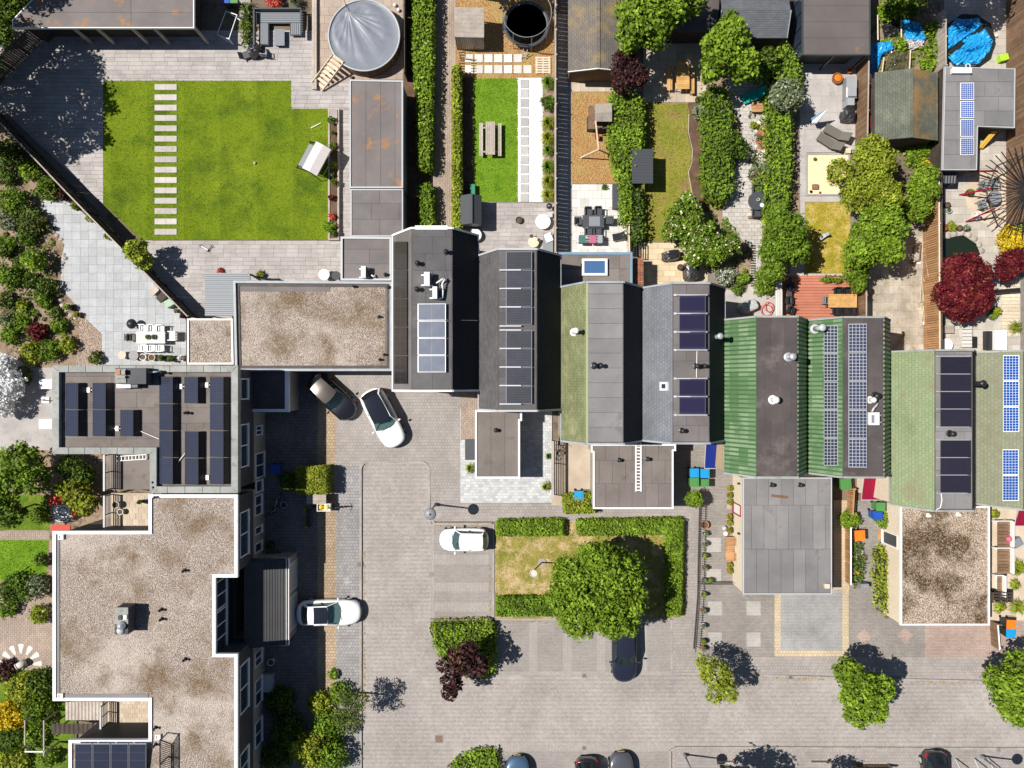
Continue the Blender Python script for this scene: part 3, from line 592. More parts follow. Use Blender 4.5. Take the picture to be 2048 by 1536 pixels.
# parking bays
pave('parking_bay', [(862, 1047), (986, 1047), (986, 1236), (862, 1236)], m_bay, 0.014)
for y in (1110, 1165, 1205): pave('bay_marking', [(868, y), (978, y), (978, y+18), (868, y+18)], m_bayline, 0.019)
pave('parking_bay', [(990, 1236), (1342, 1236), (1342, 1344), (990, 1344)], m_bay, 0.018)
for x in (1058, 1126, 1194, 1277): pave('bay_marking', [(x, 1243), (x+17, 1243), (x+17, 1345), (x, 1345)], m_bayline, 0.023)
pave('parking_bay', [(1000, 1502), (1345, 1502), (1345, 1640), (1000, 1640)], m_bay, 0.014)
pave('bay_marking', [(1000, 1490), (1345, 1490), (1345, 1503), (1000, 1503)], m_bayline, 0.010)
pave('bay_marking', [(862, 1047), (869, 1047), (869, 1236), (862, 1236)], m_bayline, 0.021)
pave('bay_marking', [(990, 1343), (1342, 1343), (1342, 1350), (990, 1350)], m_bayline, 0.027)
# kerbs: stones one metre long
ks = {}
def kerb(pts, w=0.14, zt=Z+0.02, step=1.0):
    k = thing('kerb', 'row of concrete kerb stones edging the pavement', 'kerb', P(*pts[0], 0)); del k['label']; del k['category']; k['kind'] = 'structure'
    for a, b in zip(pts[:-1], pts[1:]):
        A, B = P(*a), P(*b); L = (B-A).length; n = max(1, round(L/step)); d = (B-A)/n; ang = math.atan2(d.y, d.x); l = round(d.length, 3)
        if l not in ks: ks[l] = mk(MB().box(-l/2+0.006, -w/2, 0, l/2-0.006, w/2, zt), (0,0,0), False, m_kerb, 'kerb_stone')
        for i in range(n):
            c = A + d*(i+0.5); inst('kerb_stone', ks[l], (c.x, c.y, RN.uniform(-.006, .004)), k, ang)
kerb([(722, 1540), (722, 938)]); kerb(arc(736, 938, 14, 180, 270, 4)); kerb([(736, 924), (843, 924)]); kerb(arc(843, 940, 16, 270, 360, 4)); kerb([(859, 941), (859, 1030), (869, 1047), (984, 1047)])
kerb([(987, 1047), (987, 1238)]); kerb([(860, 1240), (985, 1238)]); kerb([(990, 1238), (1340, 1238)]); kerb([(1343, 1238), (1343, 1345), (1800, 1358), (2060, 1364)])
kerb([(1340, 1560), (1340, 1500), (1352, 1494), (2060, 1496)]); kerb([(990, 1300), (990, 1345), (975, 1357)]); kerb([(860, 1242), (858, 1262), (880, 1312)]); kerb([(1000, 1540), (1000, 1505), (985, 1496), (955, 1497), (920, 1512), (892, 1540)])
mb = MB()
for a, b in (((728, 1100), (728, 1420)), ((872, 1053), (980, 1053)), ((868, 1234), (980, 1234)), ((996, 1243), (1120, 1243)), ((1345, 1245), (1345, 1340)), ((980, 1110), (980, 1230)), ((1360, 1350), (2040, 1368)), ((1360, 1502), (1980, 1503))):
    A, B = P(*a), P(*b); d = (B-A).normalized(); s = Vector((-d.y, d.x, 0)); L = (B-A).length
    for i in range(int(L*9)):
        c = A + d*RN.uniform(0, L) + s*RN.gauss(0, 0.05); r = RN.uniform(0.03, 0.09); mb.wprism([(c.x-r, c.y), (c.x, c.y-r*.6), (c.x+r, c.y), (c.x, c.y+r*.6)], 0.02, RN.uniform(0.035, 0.05), False)
struct('moss', mb, m_moss, 'stuff')
# iron covers, gullies
def cover(px, py, s, label, z, round_=False, mat=None):
    c = P(px, py); t = thing('manhole_cover', label, 'cover', (c.x, c.y, z))
    if round_: part('frame', MB().torus((c.x, c.y, z+0.005), s, 0.03, 18, 4), m_lgrey, t); part('lid', MB().lathe((c.x, c.y, z), [(s-0.03, 0), (s-0.03, 0.008)], 16), m_bay, t)
    else:
        part('frame', rim(MB(), [(c.x-s, c.y-s), (c.x+s, c.y-s), (c.x+s, c.y+s), (c.x-s, c.y+s)], 0.06, z, z+0.012), mat or m_greym, t)
        part('lid', MB().box(c.x-s+.065, c.y-s+.065, z, c.x+s-.065, c.y+s-.065, z+0.01).lathe((c.x, c.y, z+.01), [(s*.5, 0), (s*.45, .006)], 12), mat or m_woodbr, t)
cover(770, 982, 0.33, 'square iron manhole cover in the road near the pavement end', 0.008, mat=m_kerb); cover(878, 1478, 0.3, 'square rusty manhole cover in the road by the planted corner', 0.008)
cover(719, 1128, 0.2, 'rusty gully grate in the kerb beside the white sedan', Z+0.026); cover(863, 1149, 0.16, 'small drain grate at the mouth of the empty parking bays', 0.026, mat=m_greym)
cover(1168, 1351, 0.16, 'small rusty drain grate at the parking bays beside the black estate', 0.03); cover(1580, 1353, 0.17, 'rusty drain grate in the pavement below the yellow-edged drive', Z+0.01)
cover(1168, 1496, 0.15, 'small dark drain grate across the road from the black estate', 0.018); cover(951, 1212, 0.12, 'small round cover in the empty parking bay', 0.016, True); cover(732, 893, 0.13, 'small stone cover in the pavement near the white SUV', Z+0.004, mat=m_kerb); cover(1995, 1498, 0.14, 'small drain grate in the kerb by the carport fence', Z+0.03)
# dry green in the middle
struct('lawn', MB().prism([(990, 1042), (1372, 1040), (1372, 1236), (990, 1236)], 0, 0, 0.085, False), m_dry); blades('grass', [(992, 1060), (1370, 1060), (1370, 1230), (992, 1230)], 0.085, m_dry, 60, 0.08)
struct('planting_bed', MB().prism([(862, 1244), (990, 1240), (992, 1345), (960, 1360), (905, 1345), (868, 1290)], 0, 0, 0.09, False), m_mulch)
struct('planting_bed', MB().prism([(890, 1560), (895, 1530), (930, 1508), (985, 1500), (1000, 1512), (1000, 1580)], 0, 0, 0.09, False), m_mulch)
# drives in front of the row
pave('driveway', [(1410, 1008), (1550, 1008), (1550, 1314), (1410, 1314)], m_drive, Z+0.010)
for x, y in ((1415, 1202), (1492, 1202), (1415, 1264), (1492, 1264), (1413, 1075), (1413, 1137)): pave('pale_square', [(x, y), (x+28, y), (x+28, y+28), (x, y+28)], m_dpale, Z+0.016, Z)
pave('driveway', [(1548, 1185), (1696, 1175), (1696, 1312), (1548, 1312)], m_dyel, Z+0.014); pave('driveway', [(1560, 1185), (1683, 1178), (1683, 1300), (1560, 1300)], m_dgrey, Z+0.020)
pave('path', [(1666, 1000), (1697, 1000), (1697, 1180), (1666, 1180)], m_dyel, Z+0.010)
pave('driveway', [(1696, 1000), (1850, 1000), (1850, 1314), (1696, 1314)], m_drive, Z+0.006); pave('driveway', [(1848, 1240), (2300, 1240), (2300, 1314), (1848, 1314)], m_redpave, Z+0.010)
for x, y in ((1727, 1272), (1808, 1270)):
    pave('red_diamond', [(x-16, y), (x, y-16), (x+16, y), (x, y+16)], m_redpave, Z+0.012, Z)
pave('front_yard', [(1960, 990), (2300, 990), (2300, 1242), (1960, 1242)], m_bslab, Z)
pave('front_yard', [(922, 780), (957, 780), (957, 880), (922, 880)], m_alley, Z+0.006); pave('front_yard', [(921, 815), (1104, 815), (1104, 1005), (921, 1005)], m_cool, Z+0.002)
pave('front_yard', [(1103, 880), (1186, 880), (1186, 1010), (1103, 1010)], m_bslab, Z+0.004); pave('front_yard', [(1340, 880), (1470, 880), (1470, 1010), (1340, 1010)], m_drive, Z+0.004)
# ---------------------------------------------------------------- buildings
def cen(pts): return (sum(p[0] for p in pts)/len(pts), sum(p[1] for p in pts)/len(pts))
def flatb(label, poly, h, roof, cop, wall, name='flat_roofed_building', cw=0.22, up=0.12, over=0.05, strip=None, stones=None, low=None, cat='building', stripmats=None, bond=0.5, z0=0.0, caps=None):
    pts = wp(poly, h); cx, cy = cen(pts); t = thing(name, label, cat, (cx, cy, z0)); wo = inset(pts, over + 0.02)
    if low: part('wall', MB().wprism(wo, z0, low[0]), low[1], t); part('cladding', MB().wprism(wo, low[0], h-up-0.02), wall, t)
    else: part('wall', MB().wprism(wo, z0, h-up-0.02), wall, t)
    inn = inset(pts, cw*0.8); r = part('roof', MB().wprism(inn, h-up-0.10, h-up), m_bitd if strip else roof, t)
    c = part('coping', rim(MB(), pts, cw, h-up-0.16, h), cop, t)
    if caps:
        q = inset(pts, cw); n = len(pts)
        for i in range(n):
            A, B, C, D = (Vector(v) for v in (pts[i], pts[(i+1) % n], q[(i+1) % n], q[i])); k = max(1, round((B-A).length/caps))
            for s in range(k):
                f0, f1 = s/k + 0.004, (s+1)/k - 0.004; o0, o1 = A.lerp(B, f0), A.lerp(B, f1); e_ = (B-A).normalized(); nn = (D-A) - e_*(D-A).dot(e_); part('coping_stone', MB().wprism([tuple(o0), tuple(o1), tuple(o1+nn) if s < k-1 else tuple(C), tuple(o0+nn) if s else tuple(D)], h, h+0.03), cop, c)
    if strip: tiles('roof_sheet', inset(pts, cw+0.01), strip[0], strip[1], stripmats or roof, r, h-up, h-up+0.012, 0, bond, 0.024, jit=0.004, world=True)
    if stones: pebbles(t, inset(pts, cw+0.35), h, h-up, stones, 60, world=True)
    return t
def yat(py, z): return (768-py)*(H-z)/F
def xat(px, z): return (px-1024)*(H-z)/F
def win_x(t, X, py0, py1, z0, z1, n=2, face=1, frame=None, glass=None, name='window'):
    """a window in a wall that faces +x or -x"""
    zm = (z0+z1)/2; a, b = sorted((yat(py0, zm), yat(py1, zm))); f = frame or m_white; x0, x1 = sorted((X-0.04*face, X+0.05*face))
    w = part(name, rim_x(X, a, b, z0, z1, 0.07, face), f, t)
    for i in range(n):
        u0 = a+0.07 + (b-a-0.14)*i/n; u1 = a+0.07 + (b-a-0.14)*(i+1)/n
        part('pane', MB().box(min(X+0.002*face, X+0.025*face), u0+0.02, z0+0.07, max(X+0.002*face, X+0.025*face), u1-0.02, z1-0.07), glass or m_glass, w)
        if i: part('mullion', MB().box(x0+0.04*(face < 0), u0-0.035, z0+0.07, x1-0.04*(face < 0), u0+0.035, z1-0.07), f, w)
    part('sill', MB().box(min(X, X+0.12*face), a-0.05, z0-0.06, max(X, X+0.12*face), b+0.05, z0-0.003), f, w); return w
def rim_x(X, a, b, z0, z1, w, face):
    x0, x1 = sorted((X-0.04*face, X+0.06*face)); mb = MB()
    mb.box(x0, a, z0, x1, b, z0+w); mb.box(x0, a, z1-w, x1, b, z1); mb.box(x0, a, z0+w, x1, a+w, z1-w); mb.box(x0, b-w, z0+w, x1, b, z1-w); return mb
def vent(px, py, z0, hh, r, label, group='roof vent pipes', mat=None, cap=True):
    p = P(px, py, z0+hh); t = thing('roof_vent', label, 'vent', (p.x, p.y, z0), group); mt = mat or m_black
    part('flange', MB().lathe((p.x, p.y, z0), [(r*2.0, 0), (r*1.9, 0.02), (r*1.2, 0.05)], 12), mt, t); part('pipe', MB().lathe((p.x, p.y, z0+0.03), [(r, 0), (r*0.95, hh-0.1)], 12), mt, t, True)
    if cap: part('cap', MB().lathe((p.x, p.y, z0+hh-0.09), [(r*1.1, 0), (r*1.5, 0.02), (r*1.35, 0.08), (r*0.4, 0.13), (0, 0.135)], 12), mt, t, True)
    return t
def onplane(px, py, p0, n):
    d = Vector(((px-1024)/F, (768-py)/F, -1)); o = Vector((0, 0, H)); return o + d*((p0-o).dot(n)/d.dot(n))
def panel(c, mat, label, group, frame=None, lift=0.06, th=0.045, fw=0.03, rails=None, name='solar_panel'):
    """c: four world corners (counter-clockwise from above)"""
    c = [Vector(v) for v in c]; n = (c[1]-c[0]).cross(c[3]-c[0]).normalized()
    if n.z < 0: c = [c[0], c[3], c[2], c[1]]; n = -n
    m = sum(c, Vector())/4; t = thing(name, label, 'solar panel', tuple(m), group); b = [v + n*lift for v in c]; u = [v + n*th for v in b]; mb = MB()
    mb.poly(u); mb.poly(b[::-1])
    for i in range(4): j = (i+1) % 4; mb.poly([b[i], b[j], u[j], u[i]])
    part('frame', mb, frame or m_black, t)
    g = [v + (m + n*(lift+th) - v).normalized()*fw*1.5 for v in u]; me = bpy.data.meshes.new('cells'); me.from_pydata([tuple(v + n*0.004 - m) for v in g], [], [(0, 1, 2, 3)])
    uv = me.uv_layers.new(name='UVMap'); uv.data.foreach_set('uv', [0, 0, 1, 0, 1, 1, 0, 1]); me.materials.append(mat); part('glass', me, None, t)
    mb = MB()
    for a, bb in ((0, 3), (1, 2)):
        for f in (0.2, 0.8): q = b[a].lerp(b[bb], f); q = q.lerp(m + n*lift, 0.12); mb.tube(q - n*(lift - 0.0), q + n*0.01, 0.02, 0.02, 5)
    part('bracket', mb, m_alu, t); return t
# ---- west block, solar roof
HW = 6.3
blkA = flatb('flat-roofed block with pale stone coping and tilted solar panels on brown roof', [(105, 731), (476, 731), (476, 986), (300, 986), (300, 908), (105, 908)], HW, m_bitb, m_concap, m_clad, cw=0.42, up=0.32, over=0.2, low=(2.6, m_brick), strip=(3.2, 1.0), caps=1.1)
blkB = flatb('flat-roofed block with white edge and pale gravel roof beside the road', [(105, 1062), (297, 1062), (297, 989), (475, 989), (475, 1155), (431, 1155), (431, 1308), (475, 1308), (475, 1640), (137, 1640), (137, 1480), (297, 1480), (297, 1402), (105, 1402)], HW, m_rgrav, m_white, m_clad, cw=0.2, up=0.10, over=0.2, low=(2.6, m_brick), stones=m_rgrav)
mb = MB()
mb.pbox(111, 1068, 119, 1398, HW-0.1, HW-0.06); mb.pbox(120, 1388, 296, 1397, HW-0.1, HW-0.06); part('roof_edging', mb, m_bitg, blkB)
for x, y in ((122, 1074), (121, 1392), (316, 1474)): p = P(x, y, HW); part('roof_drain', rim(MB(), [(p.x-.17, p.y-.17), (p.x+.17, p.y-.17), (p.x+.17, p.y+.17), (p.x-.17, p.y+.17)], 0.07, HW-0.1, HW+0.05).box(p.x-.1, p.y-.1, HW-0.1, p.x+.1, p.y+.1, HW), m_offw, blkB)
XE = wl(blkA).x*0 + inset(wp([(105, 731), (476, 731), (476, 986), (105, 986)], HW), 0.22)[1][0]
XB = inset(wp([(105, 1062), (475, 1062), (475, 1402), (105, 1402)], HW), 0.22)[1][0]
XR = inset(wp([(105, 1062), (431, 1062), (431, 1402), (105, 1402)], HW), 0.22)[1][0]
for a, b, n in ((757, 799, 1), (848, 934, 2)): win_x(blkA, XE, a, b, 3.9, 5.3, n)
win_x(blkA, XE, 851, 870, 1.0, 2.2, 2); win_x(blkA, XE, 905, 955, 0.5, 2.3, 2); win_x(blkA, XE, 960, 984, 0.9, 2.2, 1)
for a, b, n in ((1022, 1112, 2), (1325, 1422, 2), (1500, 1560, 2)): win_x(blkB, XB, a, b, 3.7, 5.3, n)
for a, b, n in ((990, 1030, 2), (1052, 1068, 1), (1084, 1104, 1), (1300, 1330, 2), (1357, 1408, 2), (1440, 1490, 2)): win_x(blkB, XB, a, b, 0.9, 2.3, n)
win_x(blkB, XR, 1158, 1215, 3.9, 5.7, 2); win_x(blkB, XR, 1218, 1302, 3.9, 5.7, 3)
# solar rows on roof A: panels tilted to the west, on feet
s_blk = solar('panel_blue_grey', (0.024, 0.027, 0.046), (0.046, 0.05, 0.07), 6, 10, 0.05)
for x0, x1, y0, k, lb in ((133, 158, 765, 2, 'in the pair along the outer wall coping'), (187, 213, 765, 2, 'in the pair beside the chimney stack'), (242, 268, 819, 1, 'standing alone below the chimney stack'), (320, 347, 753, 4, 'in the long row below the bent flue end'), (370, 397, 753, 1, 'alone between the two long rows'), (371, 398, 862, 2, 'in the pair between the two long rows'), (421, 448, 753, 4, 'in the long row at the facade coping')):
    for i in range(k):
        za, zb = HW-0.22, HW+0.14; ya, yb = y0 + 54*i + 0.6, y0 + 54*(i+1) - 0.6
        A, B, C, D = P(x0, ya, za), P(x0, yb, za), P(x1, yb, zb), P(x1, ya, zb); Y0 = (A.y+D.y)/2; Y1 = (B.y+C.y)/2
        t = panel([(A.x, Y1, za), (C.x, Y1, zb), (C.x, Y0, zb), (A.x, Y0, za)], s_blk, 'blue-grey tilted panel ' + lb, 'tilted panels ' + lb, lift=0.02)
        part('wind_plate', MB().poly([(C.x+.015, Y0, zb), (C.x+.015, Y1, zb), (C.x+.22, Y1, HW-.31), (C.x+.22, Y0, HW-.31)]), m_black, t)
for x0, x1, y in ((167, 184, 780), (224, 241, 857), (350, 370, 773), (403, 421, 770), (405, 421, 955)):
    mb = MB().pbox(x0, y-1, x1, y+1, HW-0.31, HW-0.26); q = P((x0+x1)/2+2, y, HW-0.25); mb.box(q.x-.1, q.y-.16, HW-.31, q.x+.1, q.y+.16, HW-.2); solo('cable_clip', mb, m_offw, 'white cable duct with block between panel rows on brown roof', 'cable duct', 'cable ducts between the tilted panels')
mb = MB().path([P(278, 861, HW-.25), P(318, 878, HW-.25)], 0.03, 5); solo('conduit', mb, m_offw, 'white conduit running slantwise to the long panel row', 'conduit')
mb = MB().path([P(352, 930, HW-.2), P(371, 905, HW-.2)], 0.03, 5); solo('conduit', mb, m_offw, 'short white conduit leaning at the two-panel row', 'conduit')
for x, y in ((369, 826),): vent(x, y, HW-0.32, 0.5, 0.07, 'black vent with round white base between the panel rows')
for x, y in ((305, 965), (306, 975)): vent(x, y, HW-0.31, 0.35, 0.06, 'black vent pipe in the inner corner of the brown roof', 'pipes in the roof corner')
vent(308, 995, HW-0.1, 0.35, 0.06, 'black vent pipe at the gravel roof corner by the brown roof')
for x, y in ((365, 1143), (318, 1222), (319, 1241), (366, 1322), (306, 1460), (306, 1494)): vent(x, y, HW-0.1, 0.4, 0.065, 'small black vent pipe standing in the pale gravel roof', 'vent pipes in the gravel roof')
# chimney block on A
p0, p1 = P(229, 790, HW+0.9), P(292, 735, HW+0.9); t = thing('chimney_stack', 'low dark chimney stack with white unit and bent pipe on brown roof', 'chimney', ((p0.x+p1.x)/2, (p0.y+p1.y)/2, HW-0.32))
part('stack', MB().pbox(230, 736, 292, 768, HW-0.32, HW+0.75), m_clad, t); part('top_slab', MB().pbox(230, 738, 252, 766, HW+0.75, HW+0.82), m_concap, t)
part('clay_pot', MB().pbox(231, 739, 240, 749, HW+0.82, HW+1.0), m_terra, t); part('cowl', MB().pbox(242, 740, 250, 749, HW+0.82, HW+1.05), m_black, t); part('cowl', MB().pbox(232, 752, 250, 756, HW+0.82, HW+0.98), m_black, t)
t = thing('heat_pump', 'white boxed heat pump standing beside the dark chimney stack', 'heat pump', tuple(P(248, 772, HW-0.32))); part('casing', MB().pbox(233, 766, 261, 776, HW-0.31, HW+0.35), m_white, t); part('rear_casing', MB().pbox(262, 767, 275, 775, HW-0.31, HW+0.3), m_dgreym, t); part('fan_grille', MB().torus(P(247, 776.5, HW+0.05), 0.2, 0.015, 16, 4, (0, 1, 0)), m_greym, t)
mb = MB().path([P(264, 768, HW+0.1), P(266, 755, HW+0.35), P(276, 748, HW+0.4), P(296, 745, HW+0.4), P(320, 743, HW+0.2)], 0.06, 8); solo('flue_pipe', mb, m_lgrey, 'long bent pale flue pipe crossing behind the heat pump', 'flue', smooth=True)
vent(322, 744, HW-0.32, 0.6, 0.08, 'black roof vent at the end of the pale flue pipe')
# chimney block on B
t = thing('chimney_stack', 'black chimney block with metal cowls on the pale gravel roof', 'chimney', tuple(P(262, 1238, HW-0.1))); part('stack', MB().pbox(230, 1216, 256, 1269, HW-0.1, HW+1.0), m_clad, t); part('lean_to', MB().poly([P(256, 1216, HW+0.95), P(272, 1206, HW-0.09), P(272, 1258, HW-0.09), P(256, 1268, HW+0.95)]).poly([P(272, 1206, HW-.09), P(256, 1216, HW+.95), P(256, 1216, HW-.09)]), m_clad, t)
part('top_slab', MB().pbox(230, 1215, 256, 1248, HW+1.0, HW+1.06), m_concap, t); part('pipe_cap', MB().pbox(236, 1232, 243, 1240, HW+1.06, HW+1.25), m_black, t); part('pipe_cap', MB().pbox(246, 1230, 253, 1239, HW+1.06, HW+1.2), m_offw, t)
p = P(240, 1253, HW+1.3); part('cowl', MB().lathe((p.x, p.y, HW+1.0), [(0.2, 0), (0.26, .1), (0.26, .2), (0.17, .24), (0.15, .35), (0, .38)], 18), m_alu, t, True); p = P(238, 1263, HW+1.2); part('cowl', MB().lathe((p.x, p.y, HW+0.9), [(0.22, 0), (0.25, .1), (0.2, .22), (0, .25)], 18), m_lgrey, t, True)
# roof hatch with slatted screen and low solar roof at the bottom
t = thing('roof_screen', 'black slatted hatch screen on the gravel roof with striped shadow', 'roof hatch', tuple(P(345, 1510, HW-0.1)))
for i in range(24):
    y = 1481 + i*4.0; part('slat', MB().obox(P(321, y, HW+1.0), P(343, y + 8, HW-0.05), 0.05, 0.02), m_black, t)
part('frame', MB().path([P(320, 1479, HW+1.0), P(320, 1576, HW+1.0)], 0.04, 6).path([P(343, 1488, HW), P(343, 1580, HW)], 0.04, 6).path([P(320, 1479, HW+1.0), P(343, 1488, HW)], 0.03, 6), m_black, t)
for y in (1481, 1530): part('post', MB().tube(P(320, y, HW+1), P(320, y, HW+1) - Vector((0, 0, 1.1)), 0.04), m_black, t)
for i in range(4):
    x = 150 + i*36.0; A, B, C, D = P(x+1, 1486, HW+.25), P(x+35, 1486, HW+.25), P(x+35, 1585, HW-.05), P(x+1, 1585, HW-.05)
    panel([A, B, C, D], s_blk, 'wide blue-grey panel behind the white roof edge beside the slatted hatch', 'panels on the low roof behind the white edge', m_alu, 0.02)
# balconies in the two niches of the block
def balcony(label, x0, y0, x1, y1, h, floor, rails, posts=(0.02, 0.5, 0.98), tile=None):
    t = thing('balcony', label, 'balcony', tuple(P((x0+x1)/2, (y0+y1)/2, h-0.25))); f = part('floor', MB().pbox(x0, y0, x1, y1, h-0.25, h), floor, t)
    if tile: tiles('floor_tile', [(x0+2, y0+2), (x1-2, y0+2), (x1-2, y1-2), (x0+2, y1-2)], tile, tile, floor, f, h, h+0.015, at=h)
    a = P(x0+2, y0+1, h); b = P(x0+2, y1-1, h)
    for k in range(rails): z = h + 0.15 + k*0.18; part('rail', MB().box(a.x-.02, b.y, z, a.x+.02, a.y, z+0.06), m_woodg, t)
    part('handrail', MB().box(a.x-.06, b.y, h+1.0, a.x+.06, a.y, h+1.05), m_lgrey, t)
    for f_ in posts: q = a.lerp(b, f_); part('post', MB().box(q.x-.03, q.y-.03, h, q.x+.03, q.y+.03, h+1.0), m_black, t)
    for f_ in (0.03, 0.97): q = a.lerp(b, f_); part('support', MB().box(q.x+.05, q.y-.06, 0, q.x+.17, q.y+.06, h-0.25), m_black, t)
    return t
balcony('balcony with plain brown floor tucked under the brown solar roof', 222, 906, 306, 979, 3.2, m_bitb, 5); balcony('balcony with beige tiled floor between the two white-edged roofs', 222, 986, 306, 1064, 3.2, m_bslab, 5, tile=0.4)
balcony('short balcony with beige tiles in the niche of the gravel roof block', 215, 1400, 306, 1446, 3.2, m_bslab, 5, tile=0.3)
t = thing('ladder', 'short white ladder lying across the brown balcony', 'ladder', tuple(P(263, 915, 3.3)))
for d in (0, 9): part('rail', MB().obox(P(232, 913+d, 3.35), P(293, 909+d, 3.35), 0.05, 0.05), m_white, t)
for i in range(9): part('rung', MB().obox(P(236+i*7, 914-i*.45, 3.35), P(236+i*7, 921-i*.45, 3.35), 0.05, 0.03), m_white, t)
pot('round grey stool with dark seat on the beige tiled balcony', 231, 1010, 7, 0.45, m_lgrey, None, z0=3.22); pot('small white bucket on the beige tiled balcony', 240, 1024, 6, 0.35, m_offw, None, z0=3.22); pot('dark pot on the beige tiled balcony beside the blue cloth', 279, 1004, 4.5, 0.4, m_black, L_dk, z0=3.22, ph=0.2)
# lean-to with corrugated roof in the lower niche and slatted fence
def corr(label, x0, y0, x1, y1, h, hd, mat, pitch=0.18, along='x', name='corrugated_roof', cat='roof', posts=True, legs=None):
    """profiled sheet: ridges run along x or y; h at the top/left side, hd at the other"""
    t = thing(name, label, cat, tuple(P((x0+x1)/2, (y0+y1)/2, 0))); A, B = P(x0, y0, h), P(x1, y1, h); mb = MB()
    L = abs(A.y-B.y) if along == 'x' else abs(B.x-A.x); n = int(L/pitch)*4; prof = [0, 0.0, 0.035, 0.035]
    for i in range(n):
        f0, f1 = i/n, (i+1)/n; a0, a1 = prof[i % 4], prof[(i+1) % 4]
        if along == 'x': y_0 = A.y + (B.y-A.y)*f0; y_1 = A.y + (B.y-A.y)*f1; z_0 = h+(hd-h)*f0*0; mb.poly([(A.x, y_0, h+a0), (B.x, y_0, hd+a0), (B.x, y_1, hd+a1), (A.x, y_1, h+a1)])
        else: x_0 = A.x + (B.x-A.x)*f0; x_1 = A.x + (B.x-A.x)*f1; mb.poly([(x_0, A.y, h+a0), (x_1, A.y, h+a1), (x_1, B.y, hd+a1), (x_0, B.y, hd+a0)])
    part('sheet', mb, mat, t); part('edge_trim', MB().box(A.x, B.y, hd-.08, A.x+.05, A.y, h-0.005).box(B.x-.05, B.y, h-.1, B.x, A.y, hd-.005), mat, t)
    if posts:
        for x, y in ((A.x+.08, A.y-.08), (B.x-.08, A.y-.08), (A.x+.08, B.y+.08), (B.x-.08, B.y+.08)): part('post', MB().box(x-.04, y-.04, 0, x+.04, y+.04, min(h, hd)-.05), legs or m_dgreym, t)
    return t
corr('dark corrugated lean-to roof in the niche of the gravel roof block', 131, 1404, 206, 1440, 2.7, 2.7, m_woodg, 0.22, 'y'); 
corr('black flat shelter roof below the corrugated lean-to in the niche', 103, 1447, 186, 1468, 2.2, 2.2, m_wooddk, 0.3, 'y')
# porches on the east face
t = thing('porch', 'garage porch with dark tiled pent roof and leafy gutter behind the white sedan', 'porch', tuple(P(545, 1205, 0)))
a = P(576, 1117, 2.75); b = P(577, 1290, 2.75); hx = XB-0.3; Y0, Y1 = a.y, b.y; part('wall', MB().box(hx, Y1+.12, 0, a.x-.12, Y0-.12, 2.6), m_brick, t)
part('roof', MB().poly([(hx, Y1, 3.55), (a.x-.15, Y1, 2.72), (a.x-.15, Y0, 2.72), (hx, Y0, 3.55)]).poly([(hx, Y0, 3.55), (a.x-.15, Y0, 2.72), (hx, Y0, 2.6)]).poly([(hx, Y1, 3.55), (hx, Y1, 2.6), (a.x-.15, Y1, 2.72)]), m_clad, t)
n = 15
for i in range(n):
    x0 = hx + (a.x-.15-hx)*i/n; x1 = hx + (a.x-.15-hx)*(i+1)/n; z0 = 3.55 - .83*i/n; z1 = 3.55 - .83*(i+1)/n; part('tile_course', MB().poly([(x0, Y1+.08, z0+.015), (x1+.01, Y1+.08, z1+.045), (x1+.01, Y0-.08, z1+.045), (x0, Y0-.08, z0+.015)]).poly([(x1+.01, Y1+.08, z1), (x1+.01, Y0-.08, z1), (x1+.01, Y0-.08, z1+.045), (x1+.01, Y1+.08, z1+.045)]), m_rib, t)
part('gutter', MB().box(a.x-.15, Y1, 2.58, a.x-.11, Y0, 2.76).box(a.x-.15, Y1, 2.55, a.x+.06, Y0, 2.58).box(a.x+.02, Y1, 2.58, a.x+.06, Y0, 2.76), m_white, t); part('leaf_litter', MB().box(a.x-.10, Y1+.1, 2.581, a.x+.01, Y0-.1, 2.66), m_redbr, t); part('verge', MB().box(hx, Y0, 2.62, a.x+.06, Y0+.06, 2.80).box(hx, Y1-.06, 2.62, a.x+.06, Y1, 2.8), m_concap, t)
for y0, y1 in ((1124, 1180), (1190, 1258)): d = part('garage_door', MB().box(a.x-.12, yat(y1, 1.2), 0.1, a.x-.07, yat(y0, 1.2), 2.3), m_white, t); [part('door_panel', MB().box(a.x-.07, yat(y1-2, 1.2), 0.15 + k*.53, a.x-.055, yat(y0+2, 1.2), 0.62 + k*.53), m_lgrey, d) for k in range(4)]
t = thing('porch', 'small flat-roofed porch with white edge beside the parked black car', 'porch', tuple(P(535, 782, 0))); a0 = P(497, 742, 2.9); a1 = P(578, 824, 2.9); x0 = XE-.3
part('wall', MB().box(x0, a1.y+.05, 0, a1.x-.05, a0.y-.05, 2.7), m_brick, t); part('roof', MB().box(x0, a1.y+.2, 2.7, a1.x-.25, a0.y, 2.78), m_bitd, t); part('coping', MB().box(a1.x-.28, a1.y, 2.64, a1.x, a0.y, 2.9).box(x0, a1.y, 2.64, a1.x-.285, a1.y+.2, 2.9), m_white, t)
